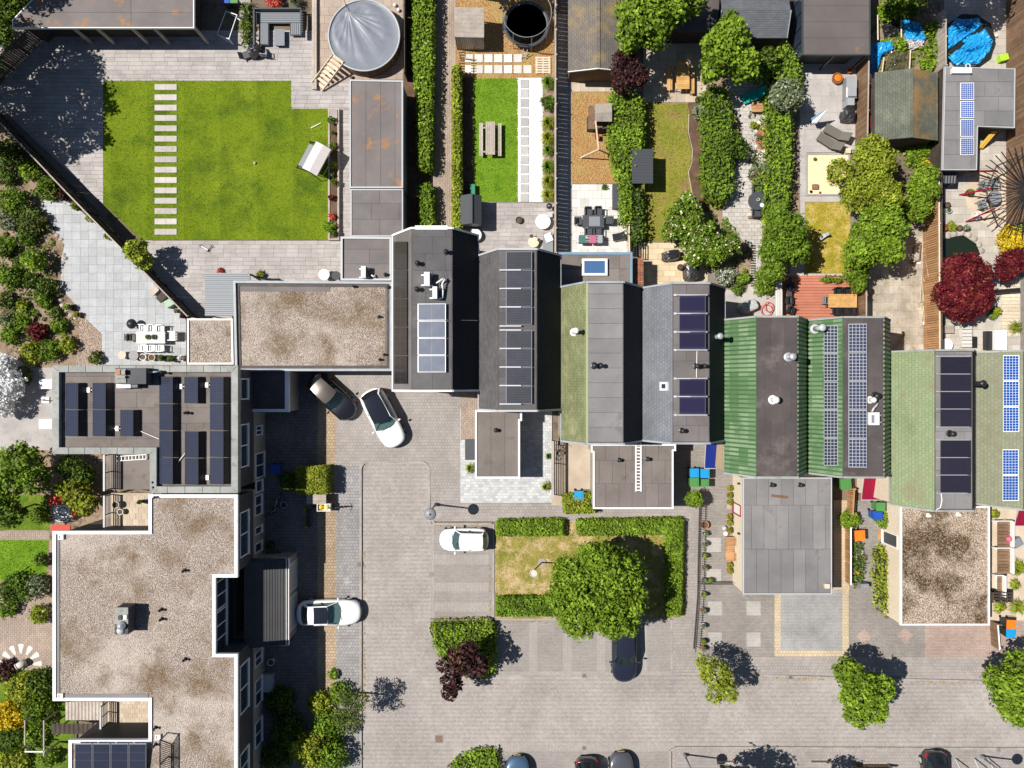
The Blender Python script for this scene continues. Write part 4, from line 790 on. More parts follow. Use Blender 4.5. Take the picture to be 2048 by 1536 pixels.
# ---- low wings of the north garden
wing = flatb('long low wing with pale gravel roof and dark gutters between lawn and court', [(466, 561), (784, 563), (784, 742), (470, 742)], 3.2, m_rgrav, m_zinc, m_brick, cw=0.16, up=0.20, stones=m_rgrav)
part('inner_gutter', rim(MB(), inset(wp([(466, 561), (784, 563), (784, 742), (470, 742)], 3.2), 0.17), 0.2, 2.99, 3.06), m_bitd, wing); part('bare_felt', MB().pbox(476, 568, 660, 583, 2.99, 3.03, 3.03).pbox(770, 570, 783, 735, 2.99, 3.035, 3.03), m_bit, wing)
flatb('small low outhouse with pale gravel roof beside the slab patio', [(374, 637), (465, 637), (467, 729), (374, 729)], 2.9, m_rgrav, m_offw, m_brick, cw=0.12, up=0.08, stones=m_rgrav, cat='outhouse', name='outhouse')
flatb('square grey-felted annex with one heat pump on its roof', [(681, 473), (783, 474), (783, 561), (681, 561)], 3.0, m_bit, m_lgrey, m_brick, cw=0.14, up=0.14, strip=(3.6, 1.0), cat='annex', name='annex')
flatb('long grey-felted garage with fallen orange leaves beside the round pool', [(699, 159), (806, 161), (806, 376), (699, 376)], 2.7, m_bitl, m_lgrey, m_brick, cw=0.10, up=0.08, strip=(1.0, 8.0), cat='garage', name='garage', bond=0)
flatb('short grey-felted garage between the long garage and the annex', [(701, 378), (806, 378), (806, 473), (701, 473)], 2.65, m_bit, m_lgrey, m_brick, cw=0.08, up=0.06, strip=(1.9, 1.1), cat='garage', name='garage', bond=0.3)
corr('grey profiled metal awning beside the low gravel-roofed wing', 410, 546, 500, 632, 2.45, 2.45, m_greym, 0.25, 'x', 'awning', 'awning')
t = flatb('long flat-roofed garden house with white fascia and open timber front', [(24, 56), (24, 40), (66, -4), (66, -90), (388, -90), (388, 56)], 3.0, m_bitl, m_white, m_wooddk, cw=0.06, up=0.05, strip=(8.0, 1.0), bond=0, cat='garden house', name='garden_house', over=0.7)
for x in (140, 187, 258, 303, 385): q = P(x, 56, 2.9); part('post', MB().box(q.x-.08, q.y+.1, 0, q.x+.08, q.y+.26, 2.85), m_woodg, t)
# ---- the row of eight houses: steep sides, flat top
HE, HT = 5.2, 7.6
def house(label, eL, tL, tR, eR, yN, yS, left, top, right, trim, wall, strip, ribs=None, topmats=None, rl=None, rr=None):
    xe0, xe1 = xat(eL, HE)+.02, xat(eR, HE)-.02; xt0, xt1 = xat(tL, HT), xat(tR, HT); yn, ys = yat(yN, HT), yat(yS, HT); t = thing('row_house', label, 'house', ((xe0+xe1)/2, (yn+ys)/2, 0)); i = 0.06
    mb = MB(); mb.box(xe0+.1, ys+i, 0, xe1-.1, yn-i, HE-.05); part('wall', mb, wall, t); mb = MB()
    for y in (ys+i, yn-i): mb.poly([(xe0+.1, y, HE-.05), (xe1-.1, y, HE-.05), (xt1-.05, y, HT-.1), (xt0+.05, y, HT-.1)])
    part('gable', mb, wall, t)
    def slab(nm, p, q, mat, off=0.05):   # a sloped or flat roof face from ridge edge p to eave edge q in the x-z plane
        d = Vector((q[0]-p[0], 0, q[1]-p[1])).normalized(); n = Vector((-d.z, 0, d.x)); n = n if n.z > 0 else -n; m_ = MB(); a = [(p[0], p[1]), (q[0], q[1]), (q[0]-n.x*off, q[1]-n.z*off), (p[0]-n.x*off, p[1]-n.z*off)]
        m_.poly([(a[0][0], ys, a[0][1]), (a[0][0], yn, a[0][1]), (a[1][0], yn, a[1][1]), (a[1][0], ys, a[1][1])]); m_.poly([(a[2][0], ys, a[2][1]), (a[2][0], yn, a[2][1]), (a[3][0], yn, a[3][1]), (a[3][0], ys, a[3][1])])
        for y in (ys, yn): m_.poly([(x, y, z) for x, z in a])
        m_.poly([(a[1][0], ys, a[1][1]), (a[1][0], yn, a[1][1]), (a[2][0], yn, a[2][1]), (a[2][0], ys, a[2][1])]); return part(nm, m_, mat, t)
    ls = slab('west_slope', (xt0, HT), (xe0, HE), left); rs = slab('east_slope', (xt1, HT), (xe1, HE), right); ft = slab('flat_roof', (xt0, HT), (xt1, HT), m_bitd)
    if strip: tiles('roof_sheet', [(xt0+.05, ys+.06), (xt1-.05, ys+.06), (xt1-.05, yn-.06), (xt0+.05, yn-.06)], strip[0], strip[1], topmats or top, ft, HT, HT+.014, 0, strip[2], 0.022, world=True)
    for nm, (xa, xb), sl in (('west', (xt0, xe0), ls), ('east', (xt1, xe1), rs)):
        if ribs:
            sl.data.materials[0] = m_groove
            k = int((yn-ys)/ribs); d = Vector((xb-xa, 0, HE-HT)); nn = Vector((-d.z, 0, d.x)).normalized(); nn = nn if nn.z > 0 else -nn
            for j in range(k): y = ys + (j+.5)*(yn-ys)/k; part('sheet_rib', MB().obox(Vector((xa, y, HT)) + nn*.012 + d*.01, Vector((xb, y, HE)) + nn*.012 - d*.01, 0.17, 0.06), left if nm == 'west' else right, sl)
        part('gutter', MB().box(xb-.06, ys, HE-.14, xb+.06, yn, HE-.1).box(xb-.07, ys, HE-.1, xb-.05, yn, HE-.01).box(xb+.05, ys, HE-.1, xb+.07, yn, HE-.01) if False else MB().box(xb-.07 if xb < (xt0+xt1)/2 else xb+.01, ys-.02, HE-.13, xb-.01 if xb < (xt0+xt1)/2 else xb+.07, yn+.02, HE-.03), trim, t)
    mb = MB()
    for y, s in ((yn, 1), (ys, -1)):
        yy = y + s*.05
        for p, q in (((xe0, HE), (xt0, HT)), ((xt0, HT), (xt1, HT)), ((xt1, HT), (xe1, HE))): mb.obox((p[0], yy, p[1]), (q[0], yy, q[1]), 0.12, 0.16)
    part('verge_board', mb, trim, t)
    if rl: # ridge flashing strip along the left edge of the flat top
        part('flashing', MB().box(xt0-.02, ys, HT+.015, xt0+.14, yn, HT+.03), rl, t)
    nl = Vector((HE-HT, 0, xt0-xe0)).normalized(); nl = -nl if nl.z < 0 else nl; nl = Vector((-(HT-HE), 0, xt0-xe0)).normalized()
    return t, (Vector((xe0, 0, HE)), nl), (xt0, xt1, ys, yn)
sh_dark = shingle('charcoal_shingle', (0.085, 0.08, 0.084), (0.11, 0.105, 0.108), (0.05, 0.05, 0.05)); sh_grey = shingle('grey_shingle', (0.145, 0.155, 0.175), (0.175, 0.185, 0.205), (0.10, 0.105, 0.115), 0.25, 0.25)
sh_grn = shingle('pale_green_shingle', (0.145, 0.158, 0.075), (0.195, 0.208, 0.105), (0.085, 0.09, 0.045), 0.33, 0.2, moss=((0.24, 0.24, 0.13), 0.9, 0.5, 0.66)); sh_grn2 = shingle('mint_shingle', (0.20, 0.25, 0.135), (0.235, 0.285, 0.16), (0.14, 0.175, 0.09), 0.3, 0.22, moss=((0.175, 0.165, 0.10), 0.5, 0.50, 0.66)); sh_grn3 = shingle('grey_green_shingle', (0.205, 0.215, 0.145), (0.235, 0.245, 0.17), (0.15, 0.155, 0.105), 0.3, 0.22, moss=((0.16, 0.15, 0.10), 0.5, 0.52, 0.68))
def metalgreen():
    g = G('green_metal_sheet'); p = g.pos(); v = g.nd('TexBrick'); v.offset = 0.37; g.put(v.inputs['Vector'], g.map(g.uv(), loc=(0.3, 0.2, 0)))
    for k, x in (('Scale', 1.0), ('Mortar Size', 0.0), ('Brick Width', 1.1), ('Row Height', 0.8)): v.inputs[k].default_value = x
    g.put(v.inputs['Color1'], (0.070, 0.145, 0.060)); g.put(v.inputs['Color2'], (0.22, 0.30, 0.185)); sp = g.nd('SeparateXYZ'); g.t.links.new(g.uv(), sp.inputs[0])
    col = g.mix(g.rng(g.noise(p, 0.45, 5, 0.7), 0.38, 0.52), (0.075, 0.15, 0.065), v.outputs['Color']); col = val(g, col, 0.2, g.noise(p, 12, 4)); return g.fin(col, 0.5, 0.4)
m_gmetal = metalgreen(); m_slopeshade = shingle('shaded_slope', (0.015, 0.018, 0.026), (0.02, 0.023, 0.032), (0.01, 0.012, 0.016)); m_gmdark = m_gmetal  # dark slope colour: shade of the east roof slopes painted in
h1 = house('charcoal row house with white gable edge, dark slope panels and heat pumps', 785, 823, 905, 957, 458, 780, m_bit, m_bitc, m_slopeshade, m_white, m_brick, (1.25, 1.05, 0.35))
h2 = house('charcoal row house whose flat top carries a glaring panel row', 957, 996, 1074, 1121, 500, 820, sh_dark, m_bitc, m_slopeshade, m_lgrey, m_brick, (2.4, 1.0, 0))
h3 = house('row house with olive green west slope and pale grey felt top', 1122, 1172, 1247, 1284, 566, 886, sh_grn, m_bitg, m_slopeshade, m_zinc, m_brick, (2.4, 0.92, 0), rl=surf('olive_flashing', (0.30, 0.33, 0.19), fa=0.08))
h4 = house('row house with blue-grey west slope and purple panels in two blocks', 1284, 1345, 1419, 1450, 568, 885, sh_grey, m_bit, m_slopeshade, m_zinc, m_brick, (1.6, 1.0, 0.5))
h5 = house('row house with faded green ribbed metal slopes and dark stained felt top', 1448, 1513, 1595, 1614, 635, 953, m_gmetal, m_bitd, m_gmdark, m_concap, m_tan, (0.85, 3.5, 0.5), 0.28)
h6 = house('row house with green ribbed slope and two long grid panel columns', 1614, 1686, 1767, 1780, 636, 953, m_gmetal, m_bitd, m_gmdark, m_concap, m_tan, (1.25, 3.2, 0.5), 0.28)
h7 = house('row house with mint green shingle slope and black panels on grey top', 1781, 1869, 1945, 1951, 702, 1020, sh_grn2, m_bitg, m_slopeshade, m_concap, m_cream, (1.2, 1.2, 0.5))
h8 = house('row house with grey-green slope and bright blue gridded panels', 1953, 2046, 2122, 2128, 703, 1018, sh_grn3, m_bitg, m_slopeshade, m_concap, m_cream, (1.2, 1.2, 0.5))
for hh in (h1, h2): pass
part('white_parapet', MB().pbox(830, 451, 895, 459, HT-.5, HT+.1), m_white, h1[0])
def skyl(hs, x0, y0, x1, y1, z):
    t = part('skylight', rim(MB(), wp([(x0, y0), (x1, y0), (x1, y1), (x0, y1)], z), 0.16, z-.3, z), m_offw, hs); part('pane', MB().pbox(x0+3, y0+3, x1-3, y1-3, z-.12, z-.06, z), m_skyglass, t); return t
# slope window on house four
P0, N0 = h4[1]; c = [onplane(x, y, P0, N0) for x, y in ((1321, 781), (1337, 781), (1337, 764), (1321, 764))]; w = part('roof_window', MB().poly([v + N0*.08 for v in c]).poly([v for v in c]), m_offw, h4[0]); c = [onplane(x, y, P0, N0) + N0*.09 for x, y in ((1325, 777), (1333, 777), (1333, 768), (1325, 768))]; part('pane', MB().poly(c), m_glass, w)
# panels ------------------------------------------------------------
s_brn = solar('panel_brown_black', (0.020, 0.017, 0.017), (0.045, 0.04, 0.04), 2, 4, 0.03, 0.4); s_hazy = solar('panel_hazy', (0.15, 0.165, 0.215), (0.30, 0.315, 0.35), 2, 1, 0.012, 0.22, 0.16); s_glare = solar('panel_grey_cells', (0.038, 0.039, 0.05), (0.075, 0.078, 0.092), 12, 7, 0.05, 0.25, 0.15)
s_pur = solar('panel_purple', (0.012, 0.010, 0.032), (0.026, 0.023, 0.056), 24, 1, 0.12); s_grid = solar('panel_white_grid', (0.035, 0.04, 0.065), (0.40, 0.42, 0.45), 4, 8, 0.085); s_grid2 = solar('panel_white_grid_wide', (0.04, 0.046, 0.078), (0.40, 0.42, 0.45), 5, 8, 0.075)
s_ink = solar('panel_ink', (0.020, 0.018, 0.030), (0.026, 0.024, 0.036), 6, 4, 0.02); s_blue = solar('panel_bright_blue', (0.008, 0.065, 0.28), (0.70, 0.74, 0.80), 5, 9, 0.055); s_blue2 = solar('panel_pale_blue', (0.05, 0.09, 0.28), (0.70, 0.74, 0.80), 6, 8, 0.07)
def slope_panels(hs, x0, x1, ys, mat, label, group, frame=None, tilt=0.0):
    P0, N0 = hs[1]
    for a, b in zip(ys[:-1], ys[1:]): panel([onplane(x, y, P0, N0) for x, y in ((x0, b-.6), (x1, b-.6), (x1, a+.6), (x0, a+.6))], mat, label, group, frame)
def flat_panels(z, x0, x1, ys, mat, label, group, frame=None, tilt=0.25, gap=0.5, lift=0.05):
    for a, b in zip(ys[:-1], ys[1:]):
        A = P(x0, b-gap, z+.05); C = P(x1, a+gap, z+.05+tilt); panel([(A.x, A.y, z+.05), (C.x, A.y, z+.05+tilt), (C.x, C.y, z+.05+tilt), (A.x, C.y, z+.05)], mat, label, group, frame, lift)
slope_panels(h1, 791, 817, [483, 540, 597, 654, 711, 768], s_brn, 'brown-black panel in a column on the charcoal house slope', 'dark panels on the charcoal slope')
flat_panels(HT, 836, 892, [607, 641.5, 676, 710.5, 745], s_hazy, 'hazy pale blue panel in a block of four on the charcoal house', 'pale panels on the charcoal house', m_alu, 0.12)
flat_panels(HT, 1012, 1064, [503, 540, 577, 614, 650], s_glare, 'grey panel in the glaring row on the charcoal flat top', 'panels of the glaring row', m_greym, 0.10); flat_panels(HT, 1012, 1064, [661, 697, 734.5, 771.5, 808], s_glare, 'grey panel in the glaring row on the charcoal flat top', 'panels of the glaring row', m_greym, 0.10)
for y in (540, 577, 614, 652, 660, 697, 734, 771, 808): a = P(1000, y, HT+.22); b = P(1042, y, HT+.27); solo('mounting_rail', MB().obox(a, b, 0.07, 0.05).tube((a.x+.02, a.y, HT+.012), a, .03).tube((b.x-.02, b.y, HT+.012), b, .03), m_alu, 'bright aluminium rail crossing the glaring panel row', 'rail', 'rails of the glaring panel row')
flat_panels(HT, 1358, 1411, [590, 626.5, 663, 699], s_pur, 'deep purple panel in the block of three on the blue-grey house', 'purple panels block of three', m_dgreym, 0.28); flat_panels(HT, 1358, 1411, [757, 793, 829], s_pur, 'deep purple panel in the block of two on the blue-grey house', 'purple panels block of two', m_dgreym, 0.28)
for y in (590, 627, 664, 700, 757, 793, 830): q = P(1350, y, HT+.1); solo('panel_rail', MB().box(q.x-.08, q.y-.07, HT+.012, q.x+.1, q.y+.07, HT+.12).obox((q.x, q.y, HT+.14), tuple(P(1412, y, HT+.34)), 0.06, 0.05).box(P(1413, y, HT+.3).x-.05, P(1413, y, HT+.3).y-.05, HT+.012, P(1413, y, HT+.3).x+.05, P(1413, y, HT+.3).y+.05, HT+.33), m_alu, 'aluminium foot and rail under the purple panels', 'bracket', 'feet of the purple panels')
slope_panels(h6, 1650, 1678, [650, 706.5, 763, 819.5, 876, 932], s_grid, 'white-gridded panel in the column on the green ribbed slope', 'grid panels on the green slope', m_alu); flat_panels(HT, 1696, 1733, [647, 704.5, 762, 819.5, 877, 935], s_grid2, 'white-gridded panel in the column on the dark flat top', 'grid panels on the dark top', m_alu, 0.10)
flat_panels(HT, 1880, 1941, [713, 748, 783, 818, 854], s_ink, 'ink-black panel in the block of four on the mint house', 'black panels block of four', m_black, 0.15); flat_panels(HT, 1880, 1940, [880, 915, 950, 986], s_ink, 'ink-black panel in the block of three on the mint house', 'black panels block of three', m_black, 0.15)
for y in (713, 748, 783, 818, 854, 880, 915, 950, 986): a = P(1874, y, HT+.16); b = P(1941, y, HT+.27); solo('mounting_rail', MB().obox(a, b, 0.045, 0.04).tube((a.x+.02, a.y, HT+.012), a, .02).tube((b.x-.02, b.y, HT+.012), b, .02), m_alu, 'thin aluminium rail between the ink-black panels', 'rail', 'rails of the ink-black panels')
slope_panels(h8, 2008, 2040, [710, 761.5, 813, 864], s_blue, 'bright blue gridded panel in the block of three on grey-green slope', 'blue panels block of three', m_white); slope_panels(h8, 2007, 2039, [898, 950, 1002], s_blue, 'bright blue gridded panel in the block of two on grey-green slope', 'blue panels block of two', m_white)
# roof vents of the row
for x, y, r in ((834, 525, .1), (891, 502, .1), (833, 577, .1), ): vent(x, y, HT, 0.5, r, 'black domed vent on the charcoal house with heat pumps', 'vents on the charcoal house')
vent(1190, 731, HT, 0.55, 0.12, 'black flue with round stain on the pale grey felt top'); vent(1203, 731, HT, 0.55, 0.10, 'black flue beside the stained flue on pale grey felt'); vent(1152, 661, 6.6, 1.6, 0.13, 'tall white flue with guy wires on the olive slope', mat=m_white)
vent(1396, 732, HT, 0.5, 0.11, 'black flue between the two purple panel blocks', 'flues between the purple blocks'); vent(1411, 732, HT, 0.4, 0.09, 'black flue between the two purple panel blocks', 'flues between the purple blocks'); vent(1367, 862, HT, 0.5, 0.1, 'black bent flue at the street end of the blue-grey house')
vent(1587, 713, HT, 0.9, 0.15, 'steel chimney cowl on the dark stained felt top', mat=m_alu); vent(1553, 800, HT, 0.7, 0.15, 'white and steel flue in the middle of the dark stained felt', mat=m_offw); vent(1441, 672, 5.3, 2.3, 0.14, 'steel flue rising from the valley beside the green metal slope', mat=m_alu)
vent(1646, 655, 6.0, 1.3, 0.16, 'pale round flue at the head of the green ribbed slope', mat=m_lgrey); vent(1749, 800, HT, 0.6, 0.12, 'white and terracotta flue beside the gridded panels', mat=m_offw); vent(1757, 792, HT, 0.45, 0.14, 'black oval flue beside the white and terracotta flue'); vent(1908, 868, HT, 0.5, 0.12, 'black flue between the ink-black panel blocks'); vent(1968, 767, 5.4, 2.3, 0.15, 'black flue pipe rising from the valley beside the grey-green slope')
def heatpump(label, x0, y0, x1, y1, z, hh=0.75, hose=None):
    c = P((x0+x1)/2, (y0+y1)/2, z); t = thing('heat_pump', label, 'heat pump', tuple(c)); a = P(x0, y1, z+hh); b = P(x1, y0, z+hh); part('casing', MB().box(a.x, a.y, z+.1, b.x, b.y, z+hh), m_white, t)
    part('fan_housing', MB().box(b.x, a.y+.06, z+.12, b.x+.04, b.y-.06, z+hh-.06), m_dgreym, t); part('foot', MB().box(a.x-.25, a.y+.06, z+.012, b.x+.15, a.y+.14, z+.1), m_offw, t); part('foot', MB().box(a.x-.25, b.y-.14, z+.012, b.x+.15, b.y-.06, z+.1), m_offw, t); part('fan', MB().torus((b.x+.05, (a.y+b.y)/2, z+hh*.55), hh*.3, .015, 16, 4, (1, 0, 0)), m_greym, t)
    if hose: part('hose', MB().path([P(x, y, z+h_) for x, y, h_ in hose], 0.055, 7), m_offw, t, True)
heatpump('larger white heat pump on the charcoal house top', 848, 544, 859, 571, HT, hose=((873, 566, .3), (882, 560, .5), (889, 556, .3))); heatpump('smaller white heat pump with hose on the charcoal house top', 865, 573, 874, 597, HT, hose=((876, 598, .2), (885, 596, .25), (886, 580, .3), (884, 568, .4), (890, 558, .4)))
heatpump('white heat pump standing on the square grey annex roof', 722, 532, 731, 555, 2.86, hose=((743, 550, .3), (748, 554, .3), (750, 550, .1))); t = thing('air_conditioner', 'white air conditioner lying beside the gridded panels', 'air conditioner', tuple(P(1748, 838, HT))); part('casing', MB().pbox(1740, 825, 1759, 850, HT+.04, HT+.4), m_white, t); part('grille', MB().pbox(1743, 830, 1749, 846, HT+.4, HT+.42), m_greym, t); part('hose', MB().path([P(1744, 823, HT+.25), P(1748, 816, HT+.3), P(1753, 811, HT+.25), P(1755, 807, HT+.1)], 0.06, 7), m_lgrey, t); part('foot', MB().pbox(1735, 829, 1762, 832, HT+.012, HT+.04).pbox(1735, 843, 1762, 846, HT+.012, HT+.04), m_offw, t)
vent(770, 548, 2.86, 0.45, 0.08, 'black domed vent in the corner of the annex roof'); vent(776, 574, 3.0, 0.35, .09, 'black vent at the wing corner by the annex')
for x, y in ((768, 709), (759, 719), (757, 633), (707, 572)): vent(x, y, 3.0, 0.35, 0.06, 'small black vent in the gravel of the low wing', 'vents in the low wing gravel')
mb = MB().path([P(893, 640, HT+.3), P(955, 641, 5.5)], 0.02, 5); solo('lightning_rod', mb, m_alu, 'thin aluminium rail reaching from pale panels over the east slope', 'rail')
mb = MB().path([P(1882, 985, HT+.05), P(1884, 1000, HT+.05), P(1881, 1015, HT+.05), P(1872, 1020, HT+.05)], 0.03, 6); solo('cable', mb, m_offw, 'pale cable trailing from the ink-black panels to the street gable', 'cable'); solo('cable', MB().path([P(1394, 702, HT+.05), P(1393, 755, HT+.05)], 0.025, 6), m_offw, 'white cable running between the two purple panel blocks', 'cable')
# ---- front extensions
g2 = flatb('front extension with white edge and brown felt roof below the charcoal house', [(950, 820), (1044, 820), (1044, 842), (1040, 842), (1040, 957), (950, 957)], 2.6, m_bitb, m_white, m_brick, cw=0.13, up=0.08, strip=(0.95, 8), bond=0, stripmats=[m_bitb], cat='extension', name='extension')
g3 = flatb('wide front extension with ladder on its brown felt roof', [(1182, 888), (1352, 888), (1352, 902), (1347, 902), (1347, 1018), (1186, 1018), (1186, 905), (1182, 905)], 2.8, m_bitb, m_white, m_brick, cw=0.11, up=0.07, strip=(0.9, 1.6), bond=0.5, cat='extension', name='extension')
g5 = flatb('long front garage with grey felt strips and cream brick side wall', [(1486, 955), (1664, 955), (1664, 1189), (1486, 1189)], 2.8, m_bitg, m_lgrey, m_cream, cw=0.08, up=0.05, strip=(0.84, 3.0), bond=0.4, cat='garage', name='garage', low=None)
g7 = flatb('front garage with mossy gravel roof and white side edge', [(1801, 1012), (1980, 1012), (1980, 1251), (1801, 1251)], 2.8, m_rgrav2, m_offw, m_cream, cw=0.12, up=0.07, stones=m_rgrav2, cat='garage', name='garage')
rx = flatb('rear extension with blue-grey trim and one skylight', [(1117, 504), (1265, 504), (1265, 572), (1117, 572)], 2.8, m_bitb, m_bluetrim, m_brick, cw=0.18, up=0.08, strip=(4.0, 1.0), bond=0, cat='extension', name='extension'); skyl(rx, 1164, 517, 1215, 551, 2.95)
t = thing('ladder', 'white ladder lying flat on the wide brown extension roof', 'ladder', tuple(P(1277, 930, 2.75)))
for x in (1272, 1282): part('rail', MB().pbox(x-1.2, 884, x+1.2, 983, 2.75, 2.82), m_white, t)
for i in range(15): part('rung', MB().pbox(1273.2, 887+i*6.6, 1280.8, 889+i*6.6, 2.77, 2.80), m_white, t)
vent(992, 861, 2.52, .4, .09, 'black vent on the white-edged brown extension roof'); 
for x, y in ((1240, 921), (1297, 919)): vent(x, y, 2.73, .4, .09, 'black vent beside the white roof ladder', 'vents beside the ladder')
for x, y in ((1547, 971), (1604, 971)): vent(x, y, 2.75, .4, .09, 'black vent on the long grey felt garage', 'vents on the felt garage')
for x, y in ((1861, 1032), (1921, 1030)): vent(x, y, 2.73, .3, .08, 'white vent cap in the mossy gravel roof', 'white vents in the mossy gravel', m_offw)
p = P(1559, 993, 2.8); solo('roof_debris', MB().box(p.x-.55, p.y-.09, 2.76, p.x+.55, p.y+.09, 2.82, -.1), m_woodbr, 'rusty slab lying on the grey felt garage roof', 'slab'); solo('roof_box', MB().pbox(1650, 1168, 1660, 1177, 2.75, 2.95), m_woodpl, 'small pale box at the corner of the grey felt garage', 'box')
# west walls of g5, g7: windows and doors seen from the middle
X5 = inset(wp([(1486, 955), (1664, 955), (1664, 1189), (1486, 1189)], 2.8), .07)[0][0]; win_x(g5, X5, 1007, 1030, 0.4, 2.1, 1, -1, m_red, m_offw, 'door'); [part('wall_lamp', MB().box(X5-.15, yat(y, 1.8)-.06, 1.7, X5, yat(y, 1.8)+.06, 1.95), m_black, g5) for y in (967, 1067)]
X7 = inset(wp([(1801, 1012), (1980, 1012), (1980, 1251), (1801, 1251)], 2.8), .07)[0][0]; win_x(g7, X7, 1065, 1092, 0.2, 2.3, 1, -1, m_white, m_dgreym, 'door')
# clay-tiled wall cap beside the rear extension
t = thing('garden_wall', 'short wall capped with rows of red clay tiles beside the rear extension', 'wall', tuple(P(1276, 545, 0))); part('wall', MB().pbox(1267, 517, 1287, 573, 0, 2.0), m_brick, t)
for i in range(14):
    for j in range(3): part('clay_tile', MB().pbox(1266.5 + j*7, 516 + i*4.1, 1273 + j*7, 519.6 + i*4.1, 2.0, 2.07 + .03*((i+j) % 2)), m_redbr, t)
# ---- sheds
def gable(label, x0, y0, x1, y1, he, hr, ridge, axis, roof, wall, name='garden_shed', over=0.15, trim=None, roof2=None):
    """axis 'y': ridge runs up the picture at pixel x=ridge; axis 'x': across at pixel y=ridge"""
    t = thing(name, label, 'shed', tuple(P((x0+x1)/2, (y0+y1)/2, 0)))
    if axis == 'y':
        a, b = xat(x0, he), xat(x1, he); r = xat(ridge, hr); yn, ys = yat(y0, he), yat(y1, (he+hr)/2); part('wall', MB().box(a+over, ys+over, 0, b-over, yn-over, he-.03), wall, t)
        mb = MB(); [mb.poly([(a+over, y, he-.04), (b-over, y, he-.04), (r, y, hr-.1)]) for y in (ys+over, yn-over)]; part('gable_end', mb, wall, t)
        for nm, q, m_ in (('west_slope', a, roof), ('east_slope', b, roof2 or roof)):
            part(nm, MB().poly([(r, ys, hr), (q, ys, he), (q, yn, he), (r, yn, hr)]).poly([(r, ys, hr-.07), (q, ys, he-.07), (q, yn, he-.07), (r, yn, hr-.07)]).poly([(r, ys, hr), (q, ys, he), (q, ys, he-.07), (r, ys, hr-.07)]).poly([(q, ys, he), (q, yn, he), (q, yn, he-.07), (q, ys, he-.07)]), m_, t)
        part('ridge_cap', MB().obox((r, ys, hr+.01), (r, yn, hr+.01), .2, .03), roof, t)
        if trim: part('barge_board', MB().obox((r, ys-.03, hr), (a, ys-.03, he), .05, .14).obox((r, ys-.03, hr), (b, ys-.03, he), .05, .14), trim, t)
    else:
        a, b = yat(y1, he), yat(y0, he); r = yat(ridge, hr); xl, xr = xat(x0, he), xat(x1, he); part('wall', MB().box(xl+over, a+over, 0, xr-over, b-over, he-.03), wall, t)
        mb = MB(); [mb.poly([(x, a+over, he-.04), (x, b-over, he-.04), (x, r, hr-.1)]) for x in (xl+over, xr-over)]; part('gable_end', mb, wall, t)
        for nm, q in (('south_slope', a), ('north_slope', b)):
            part(nm, MB().poly([(xl, r, hr), (xl, q, he), (xr, q, he), (xr, r, hr)]).poly([(xl, r, hr-.07), (xl, q, he-.07), (xr, q, he-.07), (xr, r, hr-.07)]).poly([(xl, q, he), (xr, q, he), (xr, q, he-.07), (xl, q, he-.07)]), roof, t)
        if trim: part('barge_board', MB().obox((xr+.03, r, hr), (xr+.03, a, he), .05, .12).obox((xl-.03, r, hr), (xl-.03, a, he), .05, .12), trim, t)
    return t
sh_felt = shingle('brown_felt_shingle', (0.135, 0.118, 0.105), (0.165, 0.145, 0.13), (0.085, 0.075, 0.068), 0.3, 0.14, moss=((0.24, 0.17, 0.06), 0.5, 0.52, 0.7)); sh_slate = shingle('slate_shingle', (0.105, 0.11, 0.125), (0.13, 0.135, 0.15), (0.065, 0.068, 0.078), 0.3, 0.14); sh_moss = shingle('mossy_green_shingle', (0.10, 0.108, 0.085), (0.125, 0.132, 0.105), (0.065, 0.07, 0.055), 0.3, 0.16, moss=((0.16, 0.17, 0.12), 0.8, 0.5, 0.7)); sh_moss2 = shingle('leafy_green_shingle', (0.095, 0.105, 0.08), (0.12, 0.13, 0.10), (0.06, 0.065, 0.05), 0.3, 0.16, moss=((0.26, 0.15, 0.05), 0.55, 0.42, 0.6))
t = gable('garden shed with brown shingle gable roof and white barge board', 1136, -30, 1262, 140, 2.2, 2.8, 1197, 'y', sh_felt, m_woodbr, trim=m_white); part('bench', MB().pbox(1137, 140, 1168, 150, 0.4, 0.48), m_woodpl, t)
gable('dark felted shed behind the lime tree beside the slate shed', 1340, -60, 1436, 64, 2.2, 2.6, -10, 'x', m_bitd, m_wooddk); gable('slate-shingled shed with grey gable edge behind the round tree', 1438, -34, 1573, 76, 2.2, 3.0, 20, 'x', sh_slate, m_wooddk, trim=m_zinc)
gable('shed with mossy green shingle roof strewn with brown leaves', 1750, 145, 1876, 278, 2.3, 3.0, 1823, 'y', sh_moss, m_wooddk, roof2=sh_moss2); solo('red_board', MB().pbox(1741, 163, 1752, 255, 1.2, 1.35).pbox(1744, 165, 1748, 170, 0, 1.2).pbox(1744, 248, 1748, 253, 0, 1.2), m_red, 'red lean-to board along the mossy green shed', 'board')
t = flatb('black-framed veranda with dark leaf-strewn flat roof beside the slate shed', [(1605, -60), (1741, -60), (1741, 110), (1605, 110)], 2.8, m_bitd, m_dgreym, m_dgreym, cw=0.07, up=0.05, strip=(8, 1.1), bond=0, cat='veranda', name='veranda', over=0.5, stripmats=[surf('leafy_dark_felt', (0.105, 0.09, 0.088), (0.125, 0.11, 0.105), 0.5, fine=22, fa=0.14, stain=((0.28, 0.14, 0.06), 0.45, 0.60, 0.72))])
a = P(1605, 110, 2.75); [part('glass_panel', MB().box(a.x+.02, a.y+.1+i*1.0, .1, a.x+.06, a.y+1.02+i*1.0, 2.5), m_glass, t) for i in range(5)]; [part('post', MB().box(x, a.y+.04, 0, x+.12, a.y+.16, 2.6), m_black, t) for x in (a.x+.08, a.x+2.2, P(1741, 110, 2.75).x-.2)]
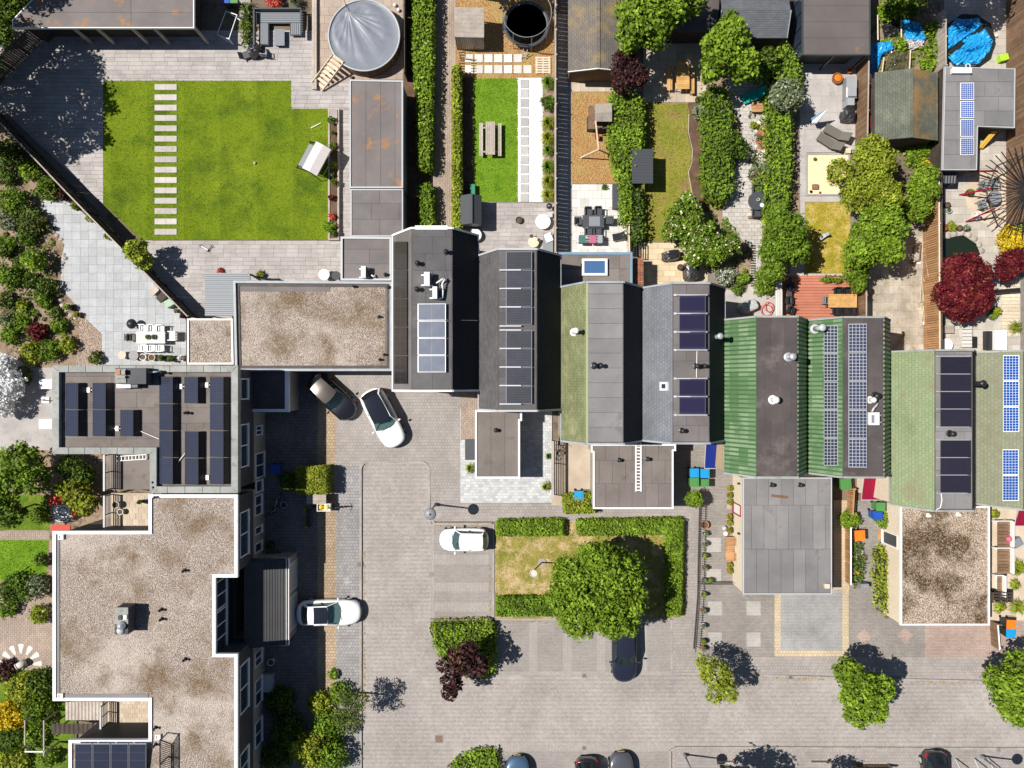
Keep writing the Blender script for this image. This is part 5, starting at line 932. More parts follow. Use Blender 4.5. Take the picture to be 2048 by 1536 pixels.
sh8 = flatb('L-shaped shed with grey felt roof and a row of panels', [(1890, 133), (2031, 137), (2030, 256), (1956, 253), (1954, 340), (1885, 340)], 2.5, m_bitb, m_lgrey, m_wooddk, cw=0.06, up=0.05, strip=(1.9, 1.0), bond=0.5, cat='shed', name='garden_shed', stripmats=[m_bitg])
flat_panels(2.47, 1920, 1947, [165, 201.5, 238, 275, 312], s_blue2, 'pale blue gridded panel on the L-shaped shed', 'panels on the L-shaped shed', m_white, 0.03, 1.0, 0.02); t = thing('roof_box', 'white roof box lying on the end of the L-shaped shed', 'box', tuple(P(1923, 141, 2.5))); part('shell', MB().pbox(1905, 135, 1944, 146, 2.48, 2.75), m_offw, t); part('handle', MB().torus(P(1936, 132, 2.6), .15, .03, 12, 5), m_white, t)
# ---------------------------------------------------------------- garden furniture builders
def S(h=0.0): return (H-h)/F
def slats(t, nm, x0, y0, x1, y1, z, th, n, mat, along='y', gap=0.25):
    """n boards filling a pixel rectangle at height z; along: direction the boards run"""
    for i in range(n):
        f0, f1 = (i+gap/2)/n, (i+1-gap/2)/n
        part(nm, MB().pbox(x0+(x1-x0)*f0, y0, x0+(x1-x0)*f1, y1, z-th, z) if along == 'y' else MB().pbox(x0, y0+(y1-y0)*f0, x1, y0+(y1-y0)*f1, z-th, z), mat, t)
def legs4(t, x0, y0, x1, y1, z, mat, w=0.05, ins=2, z0=0.0):
    for x in (x0+ins, x1-ins):
        for y in (y0+ins, y1-ins): p = P(x, y, z); part('leg', MB().box(p.x-w/2, p.y-w/2, z0, p.x+w/2, p.y+w/2, z-.05), mat, t)
def table(label, x0, y0, x1, y1, h, mat, n=6, along='y', leg=None, name='garden_table', z0=0.0, gap=0.08):
    t = thing(name, label, 'table', tuple(P((x0+x1)/2, (y0+y1)/2, z0))); slats(t, 'board', x0, y0, x1, y1, z0+h, 0.04, n, mat, along, gap); legs4(t, x0, y0, x1, y1, z0+h, leg or mat, .07, 3, z0); part('apron', MB().pbox(x0+3, y0+3, x1-3, y1-3, z0+h-.12, z0+h-.045), leg or mat, t); return t
def bench(label, x0, y0, x1, y1, h, mat, n=3, along='y', name='bench', group=None, z0=0.0):
    t = thing(name, label, 'bench', tuple(P((x0+x1)/2, (y0+y1)/2, z0)), group); slats(t, 'seat_board', x0, y0, x1, y1, z0+h, 0.04, n, mat, along, .15); legs4(t, x0, y0, x1, y1, z0+h, mat, .06, 2, z0); return t
CH = {}
def chair(label, px, py, rot, mat, group=None, h=0.45, w=0.52, name='garden_chair', z0=0.0, back=0.85, kind='frame'):
    """rot 0: the chair faces +x in the picture"""
    key = (mat.name, w, back)
    if key not in CH:
        d = {}; d['seat'] = [mk(MB().box(-w/2, -w/2, h-.05, w/2, w/2, h), (0,0,0), False, mat)]
        d['back_slat'] = [mk(MB().box(-w/2-.05, -w/2+.03+i*(w-.06)/5, h+.12, -w/2-.02, -w/2+.03+(i+.7)*(w-.06)/5, back), (0,0,0), False, mat) for i in range(5)]
        d['leg'] = [mk(MB().box(x-.02, y-.02, 0, x+.02, y+.02, zz), (0,0,0), False, mat) for x, zz in ((w/2-.03, h-.05), (-w/2+.03, h-.05)) for y in (-w/2+.03, w/2-.03)]
        d['armrest'] = [mk(MB().box(-w/2, s*w/2-.03, h+.2, w/2-.04, s*w/2+.03, h+.24).box(w/2-.1, s*w/2-.02, h, w/2-.06, s*w/2+.02, h+.2).box(-w/2+.0, s*w/2-.02, h, -w/2+.04, s*w/2+.02, h+.2), (0,0,0), False, mat) for s in (-1, 1)]
        d['back_rail'] = [mk(MB().box(-w/2-.06, -w/2, back, -w/2-.01, w/2, back+.05).box(-w/2-.06, -w/2, h-.05, -w/2-.0, w/2, h+.119), (0,0,0), False, mat)]; CH[key] = d
    p = P(px, py, z0 + h); t = thing(name, label, 'chair', (p.x, p.y, z0), group, math.radians(rot))
    for k, ms in CH[key].items():
        for me in ms: part(k, me, None, t)
    return t
def roundtable(label, px, py, rp, h, mat, z0=0.0, leg=None, name='round_table', lip=0.03):
    p = P(px, py, z0+h); r = rp*S(z0+h); t = thing(name, label, 'table', (p.x, p.y, z0)); part('top', MB().lathe((p.x, p.y, z0+h-.04), [(r*.95, 0), (r, .015), (r, .035), (r*.97, .04)], 28), mat, t); part('base', MB().lathe((p.x, p.y, z0), [(r*.5, 0), (r*.45, .03), (.05, .06), (.04, h-.04)], 16), leg or m_dgreym, t); return t
def kettle(label, px, py, rp, h=0.9, mat=None, z0=0.0):
    p = P(px, py, z0+h); r = rp*S(z0+h); t = thing('kettle_grill', label, 'grill', (p.x, p.y, z0)); c = (p.x, p.y, z0+h-r*.9); m_ = mat or m_cover
    part('bowl', MB().lathe(c, [(r*.35, -r*.6), (r*.8, -r*.35), (r, 0)], 20), m_, t, True); part('lid', MB().lathe(c, [(r*1.02, 0.01), (r*.95, r*.3), (r*.7, r*.6), (r*.3, r*.78), (0, r*.82)], 20), m_, t, True); part('handle', MB().tube((p.x-.06, p.y, c[2]+r*.86), (p.x+.06, p.y, c[2]+r*.86), .015), m_lgrey, t)
    for a in (0.5, 2.6, 4.7): part('leg', MB().tube((p.x+r*.5*math.cos(a), p.y+r*.5*math.sin(a), c[2]-r*.5), (p.x+r*.9*math.cos(a), p.y+r*.9*math.sin(a), z0), .015), m_lgrey, t)
    return t
def draped(label, px, py, w, d, h, rot, mat, name='covered_grill', cat='grill', seed=1, base=None, z0=0.0):
    """something standing under a loose cover: creased top, flared hem"""
    rr = random.Random(seed); p = P(px, py, z0+h); t = thing(name, label, cat, (p.x, p.y, z0), None, math.radians(rot)); mb = MB(); n = 28; rings = []
    for k, (f, z) in enumerate(((1.1, 0.08), (1.02, h*.35), (0.97, h*.7), (0.9, h*.93), (0.55, h), (0.0, h*1.01))):
        ring = []
        for i in range(n):
            a = 2*math.pi*i/n; e = 4.0; cx = abs(math.cos(a))**(2/e)*math.copysign(1, math.cos(a)); sy = abs(math.sin(a))**(2/e)*math.copysign(1, math.sin(a)); j = 1 + rr.uniform(-.07, .07)*(1 if k < 4 else .5); ring.append((cx*w/2*f*j, sy*d/2*f*j, z + rr.uniform(-.03, .03)*(k > 0)))
        rings.append(ring)
    for ring in rings: mb.v += ring
    for k in range(len(rings)-1):
        for i in range(n): j = (i+1) % n; mb.f.append([k*n+i, k*n+j, (k+1)*n+j, (k+1)*n+i])
    part('cover', mk(mb, (0,0,0), False, mat, 'cover'), None, t)
    for s in (-1, 1): part('caster', MB().box(s*w*.4-.05, -d*.4, 0, s*w*.4+.05, -d*.4+.08, .1), m_rubber, t, local=True)
    return t
def lounger(label, px, py, rot, mat, frame, name='sun_lounger', L=1.9, w=0.65, back=0.55, z0=0.0):
    p = P(px, py, z0+.35); t = thing(name, label, 'lounger', (p.x, p.y, z0), None, math.radians(rot)); part('seat', MB().box(-L/2, -w/2, .3, L*.15, w/2, .35), mat, t, local=True); a = (L*.15+.005, .325); b = (L/2, .325+back)
    part('backrest', MB().obox((a[0], 0, a[1]), (b[0]-.1, 0, b[1]), w, .05), mat, t, local=True)
    for s in (-1, 1): part('frame', MB().box(-L/2-.02, s*w/2-.02, .27, L*.2, s*w/2+.02, .3), frame, t, local=True)
    for x in (-L*.4, L*.12):
        for s in (-1, 1): part('leg', MB().tube((x, s*w*.45, 0), (x, s*w*.45, .27), .02), frame, t, local=True)
    part('strut', MB().tube((b[0]-.2, 0, b[1]-.1), (L*.42, 0, 0), .02), frame, t, local=True); return t
def fence(label, pts, h, mat, bw=0.14, name='garden_fence', cap=None, th=0.02, posts=1.8, postmat=None, gap=0.01, z0=0.0, group=None, at=None):
    """boarded fence; pixel points of its top edge"""
    at = h if at is None else at; W = [P(x, y, at) for x, y in pts]; t = thing(name, label, 'fence', (W[0].x, W[0].y, z0), group); key = (mat.name, bw, h, z0); me = mk(MB().box(-bw/2+gap/2, -th/2, z0+.04, bw/2-gap/2, th/2, h-.04), (0,0,0), False, mat, 'board'); cnt = 0; rest = MB()
    for A, B in zip(W[:-1], W[1:]):
        d = B-A; d.z = 0; L = d.length; n = max(1, int(L/bw)); u = d.normalized(); ang = math.atan2(u.y, u.x); sd = Vector((-u.y, u.x, 0))
        for i in range(n):
            c = A + u*((i+.5)*L/n) + sd*RN.uniform(-.008, .008)
            cnt += 1
            if cnt > 300: continue
            inst('board', me, (c.x, c.y, RN.uniform(-.015, .01)), t, ang + RN.uniform(-.03, .03))
        for z in (z0+.35, h-.3): part('rail', MB().obox(Vector((A.x, A.y, z)) + sd*.05, Vector((B.x, B.y, z)) + sd*.05, .05, .08), mat, t)
        k = max(1, round(L/posts))
        for i in range(k+1): c = A.lerp(B, i/k) + sd*.07; part('post', MB().box(c.x-.045, c.y-.045, z0, c.x+.045, c.y+.045, h+.02), postmat or mat, t)
        part('cap_rail', MB().obox(Vector((A.x, A.y, h-.01)), Vector((B.x, B.y, h-.01)), .09, .035), cap or mat, t)
    return t
def ball(label, px, py, r, mat, name='ball', z0=0.0, cat='ball'):
    p = P(px, py, z0+r); return solo(name, MB().lathe((p.x, p.y, z0+r), [(r*math.sin(a), -r*math.cos(a)) for a in [math.pi*i/8 for i in range(9)]], 14), mat, label, cat, None, True)

# ---------------------------------------------------------------- north garden: wood-look tiles, turf, pool
st = struct('terrace', MB().prism([(-60, 60), (640, 60), (640, 160), (705, 160), (705, 225), (200, 225), (200, 425), (-60, 170)], 0, 0, 0.03, False), m_joint)
tiles('paving_tile', [(-10, 62), (632, 62), (632, 160), (702, 160), (702, 218), (583, 218), (583, 162), (207, 162), (207, 408), (-10, 205)], 0.9, 0.3, m_wood_tile, st, 0.03, 0.065, rndbond=True, gap=0.014, jit=.002)
st = struct('terrace', MB().prism([(285, 481), (690, 481), (690, 570), (460, 570), (420, 640), (378, 640)], 0, 0, 0.03, False), m_joint)
tiles('paving_tile', [(300, 482), (690, 482), (690, 566), (465, 566), (465, 640), (385, 640), (262, 482)], 0.9, 0.3, m_wood_tile, st, 0.03, 0.065, rndbond=True, gap=0.014, jit=.002)
st = struct('terrace', MB().prism([(655, 218), (705, 218), (705, 482), (655, 482)], 0, 0, 0.035, False), m_joint); tiles('paving_tile', [(680, 219), (702, 219), (702, 480), (680, 480)], 0.9, 0.3, m_wood_tile, st, 0.035, 0.066, rndbond=True, gap=0.014, jit=.002)
turf = [(207, 160), (583, 162), (583, 217), (657, 218), (657, 480), (283, 480), (207, 408)]
struct('lawn', MB().sheet(turf, 0.06), m_turf); blades('grass', turf, 0.06, m_turf, 75, 0.05)
for i in range(15): p = P(332.5, 175 + i*20.65); w = inst('stepping_stone', bpy.data.meshes.get('stepping_stone') or mk(MB().box(-.79, -.205, 0, -.005, .205, .03).box(.005, -.205, 0, .79, .205, .03), (0,0,0), False, m_step, 'stepping_stone'), (p.x, p.y, 0.075)); w['label'] = 'long pale stepping stone crossing the artificial lawn'; w['category'] = 'stepping stone'; w['group'] = 'stepping stones across the artificial lawn'
tree('leafy tree outside the slanted fence whose shadow falls over the tiles', [(-95, 110, 85), (-60, 195, 42), (-110, 40, 70), (-200, 130, 85), (-150, 215, 65)], 6.2, 3.0, L_dk, 0.24, 60); tree('tree beyond the garden house dropping shade on its roof', [(-75, -110, 80)], 6.5, 2.5, L_dk, 0.24, 60)
fence('long dark board fence running slantwise between slab patio and lawn', [(-30, 214), (12, 258), (132, 384), (242, 497), (375, 633)], 1.9, m_wooddk, 0.16, cap=m_woodg); fence('dark board fence leaning beside the open garden house', [(-40, 150), (58, 52)], 2.0, m_wooddk, 0.16)
# football goal
t = thing('football_goal', 'small white football goal standing askew in the shade', 'goal', tuple(P(455, 52)))
A, B, C, D = P(452, 22, 1.0), P(474, 30, 1.0), P(460, 80, 1.0), P(434, 69, .1); C2 = P(458, 78, 1.0)
for a, b, nm in ((B, C2, 'crossbar'), (B, Vector((B.x, B.y, .07)), 'upright'), (C2, Vector((C2.x, C2.y, .07)), 'upright'), (B, P(452, 22, .1), 'brace'), (C2, P(434, 69, .1), 'brace'), (P(452, 22, .1), P(434, 69, .1), 'ground_bar'), (P(452, 22, .1), Vector((B.x, B.y, .09)), 'ground_bar'), (P(434, 69, .1), Vector((C2.x, C2.y, .09)), 'ground_bar')): part(nm, MB().tube(a, b, .035, .035, 8), m_white, t)
# lounge set with slats
t = thing('lounge_bench', 'grey slatted corner bench with three sides round a low table', 'bench', tuple(P(560, 50)))
slats(t, 'seat_slat', 513, 19, 602, 45, 0.42, 0.03, 7, m_greym, 'x'); slats(t, 'seat_slat', 520, 46, 536, 88, 0.42, 0.03, 4, m_greym, 'y'); slats(t, 'seat_slat', 582, 46, 601, 69, 0.42, 0.03, 5, m_greym, 'y')
for x0, y0, x1, y1 in ((506, 15, 602, 18), (506, 19, 509, 90), (600, 19, 603, 70)): part('backrest', MB().pbox(x0, y0, x1, y1, 0.5, 0.85), m_dgreym, t)
for i in range(8): part('back_slat', MB().pbox(603.5, 27+i*5, 606, 29.5+i*5, .3, .9), m_dgreym, t)
part('frame', MB().pbox(511, 17, 604, 47, .3, .37).pbox(518, 47.2, 538, 90, .3, .37).pbox(580, 47.2, 603, 71, .3, .37), m_dgreym, t)
for x, y in ((512, 20), (601, 20), (521, 86), (534, 86), (584, 67), (600, 67)): p = P(x, y, .3); part('leg', MB().box(p.x-.03, p.y-.03, .06, p.x+.03, p.y+.03, .3), m_dgreym, t)
table('low grey slatted coffee table inside the corner bench', 548, 58, 569, 91, .38, m_greym, 9, 'y', m_dgreym, 'coffee_table', .06)
hedge('strip of mixed lime and red plants beside the corner bench', [(482, 5), (500, 5), (498, 85), (485, 85)], 0.6, L_var, .14, 90, name='planting_strip', cat='plants', rough=.2); grassclump('lime tufted plant beside the shaded football goal', 490, 52, 14, .7, L_yel, 140)
struct('planter_border', MB().prism([(480, 0), (502, 0), (500, 95), (484, 95)], 0, .0, .12, False), m_kerb); bush('red-leaved shrub behind the corner bench', 548, 2, 18, .9, L_pnk); grassclump('tall ornamental grass behind the corner bench', 590, 2, 16, .9, L_grey, 120)
for x, l in ((452, 'blue-lidded bin standing in shade beyond the goal'), (468, 'green-lidded bin standing in shade beyond the goal')):
    t = thing('wheelie_bin', l, 'bin', tuple(P(x, 2))); part('body', MB().pbox(x-7, -5, x+6, 5, .06, .95, 1), m_binb, t); part('lid', MB().pbox(x-8, -6, x+7, 6, .95, 1.02), m_dblue if x < 460 else m_green, t)
draped('black covered grill folded beside the corner bench', 507, 98, .6, 1.0, .9, -60, m_cover, seed=3); t = lounger('folded dark garden chair lying by the covered grill', 490, 110, 200, m_dgreym, m_black, 'folding_chair', 1.0, .5, .3); chair('small blue-grey folding chair beside the covered grill', 528, 106, 90, m_greym, w=.4)
# round pool on its deck
dk = struct('pool_deck', MB().prism([(632, -60), (808, -60), (808, 165), (702, 165), (632, 185)], 0, 0, 0.055, False), m_joint); tiles('deck_slab', [(633, -20), (806, -20), (806, 160), (703, 160), (633, 182)], .6, .6, surf('deck_beige', (0.40, 0.325, 0.27), (0.34, 0.27, 0.225), .8, fa=.12, rnd=.1, stain=((0.30, 0.15, 0.08), .5, .6, .8)), dk, .055, .08)
solo('deck_step', MB().pbox(624, -30, 628, 178, 0, .22).pbox(628.5, -30, 633, 178, 0, .35), m_woodg, 'long timber step edging the pool deck', 'step')
HP = 1.25; c = P(728, 70, HP); r = 71*S(HP); t = thing('round_pool', 'round above-ground pool under a crumpled grey cover with timber sides', 'pool', (c.x, c.y, .08)); part('shell', MB().lathe((c.x, c.y, .08), [(r*.985, 0), (r*.985, HP-.5)], 56), m_woodbr, t)
for i in range(96):
    a = 2*math.pi*i/96; part('stave', MB().box(-.03, -.105, .09, .03, .105, HP-.09, 0, (0, 0)), m_woodbr, t, local=True) if False else None
me = mk(MB().box(-.02, -r*math.pi/90+.008, .09, .03, r*math.pi/90-.008, HP-.1), (0,0,0), False, m_woodbr, 'stave')
for i in range(90): a = 2*math.pi*i/90; inst('stave', me, (c.x + r*.99*math.cos(a), c.y + r*.99*math.sin(a), 0), t, a)
part('rim', MB().torus((c.x, c.y, HP-.05), r, .06, 56, 8), m_lgrey, t, True)
mb = MB(); n, m = 72, 16; pk = Vector((-32*S(HP), 47*S(HP)))       # creases fan out from the tied peak
for k in range(m+1):
    f = k/m
    for i in range(n):
        a = 2*math.pi*i/n; e = Vector((r*.985*math.cos(a), r*.985*math.sin(a))); q = pk.lerp(e, f); z = HP - .06 + .10*math.exp(-(f*9)**2) + (.022*math.sin(a*13 + 3*math.sin(a*3)) + .013*math.sin(a*29))*(1-f)**2*f*5 + (.012*math.sin(q.x*5+q.y*3) + .009*math.sin(q.x*11 - q.y*9) + .006*math.sin(q.x*19+q.y*23))*(1-f**6) - .03*(.8 < f < .95); mb.v.append((c.x+q.x, c.y+q.y, z))
for k in range(m):
    for i in range(n): j = (i+1) % n; mb.f.append([k*n+i, k*n+j, (k+1)*n+j, (k+1)*n+i])
part('cover', mb, plain('grey_pool_sheet', (0.17, 0.185, 0.22), 0.42, 0.5, var=.3), t, True); part('rope', MB().path([(c.x+pk.x, c.y+pk.y, HP+.15), (c.x+pk.x-.3, c.y+pk.y+.9, HP), (c.x+pk.x-.5, c.y+pk.y+1.1, HP)], .02, 5), m_black, t)
t = thing('pool_stairs', 'pale wooden stairs leading up to the round pool', 'stairs', tuple(P(655, 145)))
for i in range(8):
    f = i/7; q = P(676 - 38*f, 118 + 50*f, 1.15*(1-f)+.15); z = 1.15*(1-f)+.15; part('tread', MB().box(q.x-.1, q.y-.42, z-.05, q.x+.1, q.y+.42, z, math.radians(53), (q.x, q.y)), m_woodpl, t)
for s in (-1, 1): A = P(676, 118, 1.25); B = P(634, 174, .15); o = Vector((.33, -.25, 0))*s; part('stringer', MB().obox(A + o*1.15, B + o*1.15, .05, .2), m_woodpl, t)
for x, y, l in ((790, 10, 'white pool float in the very corner of the deck'), (797, 20, 'white pool float nearest the pool wall')): ball(l, x, y, .13, m_offw, 'pool_float', .08, 'float')
pot('small dark drain pot at the corner of the long garage', 702, 153, 3, .3, m_black, None)
t = thing('boundary_fence', 'dark slim boundary fence along the pool deck and garages', 'fence', tuple(P(808, 100))); [part('panel', MB().box(P(808, 0, 1.8).x, yat(a+64, 0), .05, P(808, 0, 1.8).x+.05, yat(a+1, 0), 1.8), m_wooddk, t) for a in range(-30, 160, 65)]
# raised planter between lawn and garage
t = thing('raised_planter', 'long raised planter of sleepers beside the artificial lawn', 'planter', tuple(P(668, 350))); pl = wp([(656, 216), (678, 216), (678, 480), (656, 480)], .4); part('soil', MB().wprism(inset(pl, .1), 0, .34), m_mulch, t); part('sleeper', rim(MB(), pl, .12, 0, .4), m_woodg, t); part('paved_end', MB().pbox(659, 219, 676, 248, .341, .40), m_wood_tile, t)
for x, y, r_, m_, l in ((663, 240, 9, L_dk, 'leggy dark plant at the paved end of the raised planter'), (666, 290, 8, L_mid, 'round green plant in the raised planter beside the swing seat'), (666, 330, 9, L_yel, 'light green plant in the raised planter below the swing seat'), (668, 365, 8, L_dk, 'dark clipped plant in the middle of the raised planter'), (663, 395, 7, L_red, 'reddish plant in the raised planter'), (664, 432, 8, L_pnk, 'rusty flowering plant near the foot of the raised planter'), (658, 452, 13, L_mid, 'broad leafy plant spilling from the foot of the raised planter'), (668, 466, 8, L_dk, 'dark plant at the foot of the raised planter'), (664, 265, 5, L_var, 'small brownish plant in the raised planter'), (665, 350, 5, L_var, 'small faded plant in the raised planter beside the lawn')): bush(l, x, y, r_, .5, m_, .11, 130, z0=.34, name='planter_plant', cat='plant')
# swing seat
cc = P(622, 312, 1.5); t = thing('garden_swing', 'swing seat with pale canopy and grey cushioned bench on the lawn', 'swing seat', (cc.x, cc.y, .06), None, math.radians(-28)); L2, W2 = .95, 1.05
part('canopy', MB().poly([(-.1, -W2, 1.62), (.5, -W2, 1.72), (.5, W2, 1.72), (-.1, W2, 1.62)]).poly([(.5, -W2, 1.72), (1.05, -W2, 1.55), (1.05, W2, 1.55), (.5, W2, 1.72)]).poly([(1.05, -W2, 1.55), (1.05, W2, 1.55), (1.05, W2, 1.4), (1.05, -W2, 1.4)]), m_cloth, t, local=True)
part('seat', MB().box(-.85, -.85, .4, -.1, .85, .52), m_greym, t, local=True); part('backrest', MB().obox((-.1, 0, .5), (.25, 0, 1.0), 1.7, .1), m_greym, t, local=True)
for s in (-1, 1):
    part('side_frame', MB().path([(-1.0, s*W2, .03), (-1.0, s*W2, .3), (.4, s*W2, 1.68), (1.0, s*W2, .03)], .03, 7), m_black, t, local=True); part('armrest', MB().tube((-.85, s*.92, .7), (.1, s*.92, .7), .025), m_black, t, local=True); part('hanger', MB().tube((.3, s*.95, 1.65), (-.4, s*.92, .5), .015), m_black, t, local=True)
part('ground_bar', MB().tube((-1.0, -W2, .03), (-1.0, W2, .03), .03), m_black, t, local=True)
# small things on the lawn and terrace
solo('toy', MB().lathe(P(510, 326, .1), [(0, -.08), (.1, -.04), (.12, .02), (.06, .1), (0, .12)], 10), m_stone, 'small tan toy lying alone on the artificial lawn', 'toy', None, True); A, B = P(622, 256, .1), P(642, 246, .12); solo('toy_bat', MB().tube(A, B, .05, .03), m_offw, 'white bat lying on the lawn near the planter', 'bat')
t = thing('kick_scooter', 'small kick scooter lying on the tiled terrace', 'scooter', tuple(P(413, 495, .1))); part('deck', MB().obox(P(402, 492, .15), P(416, 500, .15), .12, .03), m_lgrey, t); part('stem', MB().tube(P(416, 500, .15), P(423, 492, .2), .025), m_black, t); part('handlebar', MB().tube(P(421, 489, .2), P(425, 495, .2), .02), m_black, t); [part('wheel', MB().torus(P(x, y, .14), .08, .025, 12, 5), m_rubber, t) for x, y in ((402, 492), (416, 501))]
roundtable('white round table beside the low wing', 648, 549, 11, .72, m_white); roundtable('black round table beside the white one by the annex', 672, 551, 9, .6, m_black); bush('round boxwood beside the metal awning', 520, 548, 9, .6, L_yel, .09, 200); bush('rusty plant at the top of the metal awning', 440, 542, 8, .4, L_pnk, .09)
t = thing('side_rail', 'black guard rail beside the metal awning', 'rail', tuple(P(520, 560))); part('rail', MB().path([P(496, 546, 2.3), P(515, 558, 2.3), P(560, 558, 2.3)], .04, 6), m_black, t); [part('post', MB().tube((P(x, y, 2.3).x, P(x, y, 2.3).y, 0.03), P(x, y, 2.3), .04), m_black, t) for x, y in ((496, 546), (515, 558), (558, 558))]
tree('small broad-leaved tree standing in the corner of the slanted fence', [(268, 500, 24), (285, 520, 22), (280, 490, 14)], 2.2, .9, L_yel, .2, 70); solo('paved_corner', MB().pbox(282, 481, 305, 540, 0, .05, 0), m_cslab, 'paved corner behind the small broad-leaved tree', 'paving')
# alley and hedge
struct('path', MB().prism([(862, -80), (912, -80), (912, 480), (862, 480)], 0, 0, .03, False), m_alley); struct('soil_strip', MB().prism([(808, -80), (864, -80), (864, 480), (808, 480)], 0, 0, .02, False), m_mulch)
hedge('tall clipped hedge between dark strip and brick alley', [(828, -60), (866, -60), (864, 110), (862, 215), (860, 338), (838, 335), (836, 215), (826, 110)], 1.25, L_brt, .16, 130, rough=.14, spike=.3); hedge('short detached hedge end near the row house by the alley', [(837, 372), (862, 368), (866, 450), (842, 452)], 1.1, L_mid, .15, 140, rough=.14, spike=.2)
hedge('ivy-covered fence hedge along the alley beside the narrow garden', [(906, 130), (919, 130), (921, 460), (906, 460)], 1.45, L_yel, .15, 140, rough=.1, spike=.2)
# ---------------------------------------------------------------- west garden
struct('garden_bed', MB().prism([(-80, 230), (10, 262), (110, 375), (205, 480), (205, 735), (-80, 735)], 0, 0, .012, False), m_soil)
pt = [(88, 402), (112, 400), (128, 402), (148, 410), (246, 494), (373, 640), (373, 730), (205, 730), (205, 668), (160, 625), (150, 607), (122, 575), (123, 520), (130, 490), (95, 436), (78, 414)]
st = struct('patio', MB().prism(pt, 0, 0, .03, False), m_joint); tiles('patio_slab', pt, .6, .6, [m_slab, m_slab2], st, .03, .065, bond=0, gap=.012)
struct('gravel_bed', MB().prism([(165, 620), (206, 668), (206, 735), (150, 735), (160, 690), (158, 650)], 0, 0, .02, False), m_pgrav); pebbles(None, [(165, 625), (204, 668), (204, 725), (155, 725), (160, 650)], 0, .02, m_pgrav, 60, name='gravel')
struct('path', MB().prism([(-40, 690), (30, 715), (60, 735), (-40, 760)], 0, 0, .02, False), m_cslab)
for i, (x, y, r_, h_, m_, l) in enumerate([(57, 339, 24, 1.0, L_brt, 'bright round shrub beside the slanted fence head'), (97, 379, 28, 1.2, L_mid, 'green shrub between bright shrub and slab patio'), (122, 388, 16, .9, L_pur, 'dark bronze shrub against the slanted fence'), (60, 520, 12, .7, L_var, 'straggly brown-green plant beside the patio edge'), (70, 520, 28, 1.7, L_brt, 'dense bright dome shrub beside the patio'), (75, 664, 23, 1.0, L_red, 'low red maple shrub in the soil bed'), (26, 402, 34, 1.4, L_mid, 'big dark shrub behind the bronze shrub'), (20, 440, 25, 1.2, L_grey, 'variegated pale shrub in the bed'), (60, 440, 32, 1.3, L_var, 'mottled autumn-toned shrub by the patio corner'), (10, 490, 26, 1.0, L_mid, 'spreading green shrub above the dark bed'), (20, 555, 28, 1.2, L_mid, 'large dark shrub in the middle bed'), (95, 575, 24, 1.1, L_dk, 'dark shrub against the patio edge stones'), (88, 600, 20, .9, L_mid, 'leafy shrub with pale trunk near the pots'), (45, 612, 13, .6, L_yel, 'mid green mound in the bed near the pots'), (10, 600, 20, .8, L_var, 'sparse mottled plant between the soil bed shrubs'), (45, 640, 20, .8, L_mid, 'green mound above the red maple shrub'), (118, 652, 20, .7, L_mid, 'dark mound beside the gravel path'), (135, 690, 20, .8, L_yel, 'lime mound at the gravel path'), (100, 700, 26, .9, L_mid, 'green mound below the red maple shrub'), (62, 705, 26, .9, L_yel, 'lime mound near the concrete path'), (20, 670, 22, .7, L_mid, 'dark low mound beside the concrete path'), (15, 640, 16, .7, L_grey, 'silver tuft beside the concrete path bed'), (190, 715, 16, .7, L_var, 'yellow-green tuft at the corner of the gravel bed'), (10, 310, 36, 1.6, L_dk, 'dark shrub in shade outside the slanted fence'), (12, 355, 20, 1.0, L_dk, 'dark shrub beside the bright round shrub'), (110, 625, 14, .6, L_var, 'small brown tuft behind the terracotta pots'), (55, 475, 22, .9, L_dk, 'dark mound between mottled shrub and dome shrub'), (60, 560, 18, .8, L_dk, 'dark shrub below the bright dome shrub'), (150, 412, 9, .5, L_yel, 'small climbing plant at the fence above the patio'), (178, 436, 8, .5, L_yel, 'thin climbing plant on the fence beside the patio'), (215, 472, 9, .5, L_yel, 'sparse climbing plant low on the fence')]):
    bush(l, x, y, r_, h_, m_, .15, 100)
for k, (x, y) in enumerate(((104, 462), (112, 470), (120, 478), (126, 508), (128, 516), (124, 525), (116, 580), (113, 590), (119, 600), (122, 610), (130, 620), (140, 630), (148, 636))):
    p = P(x, y, .2); mb = MB(); r_ = RN.uniform(.12, .22); mb.lathe((p.x, p.y, .01), [(r_, 0), (r_*1.05, r_*.4), (r_*.6, r_*.8), (0, r_*.85)], 7, 1, RN.uniform(.6, 1)); solo('edging_stone', mb, m_stone, 'rough stone edging the bed beside the slab patio', 'stone', 'stones edging the slab patio')
solo('lantern', MB().pbox(78, 430, 93, 442, .05, .3), m_woodor, 'orange lantern frame on the bed edge by the patio', 'lantern'); pot('black planter bowl at the patio edge', 136, 614, 8, .45, m_black, L_yel); pot('small terracotta pot with flowers at the patio edge', 153, 629, 6, .35, m_terra, L_yel); pot('dark pot on the patio corner by the lantern', 100, 455, 5, .4, m_black, L_dk)
kettle('black kettle grill on the light slab patio', 259, 647, 10, .95)
t = thing('dining_table', 'pale grey glass dining table on the slab patio', 'table', tuple(P(301, 675))); part('top', MB().pbox(272, 663, 330, 687, .71, .74), m_lgrey, t); legs4(t, 273, 664, 329, 686, .72, m_offw); [pot(l, x, 674, 5, .12, m_black, L_dk, z0=.74, ph=.1, leaf=.05) for x, l in ((295, 'small dark bowl of plants on the pale dining table beside another'), (307, 'second small dark bowl of plants on the pale dining table'))]
for x, y, rot in ((288, 657, -90), (305, 657, -90), (322, 658, -90), (287, 696, 90), (304, 696, 90), (322, 696, 90)): chair('white folding chair tucked at the long side of the pale dining table', x, y, rot, m_white, 'chairs along the pale dining table', w=.45)
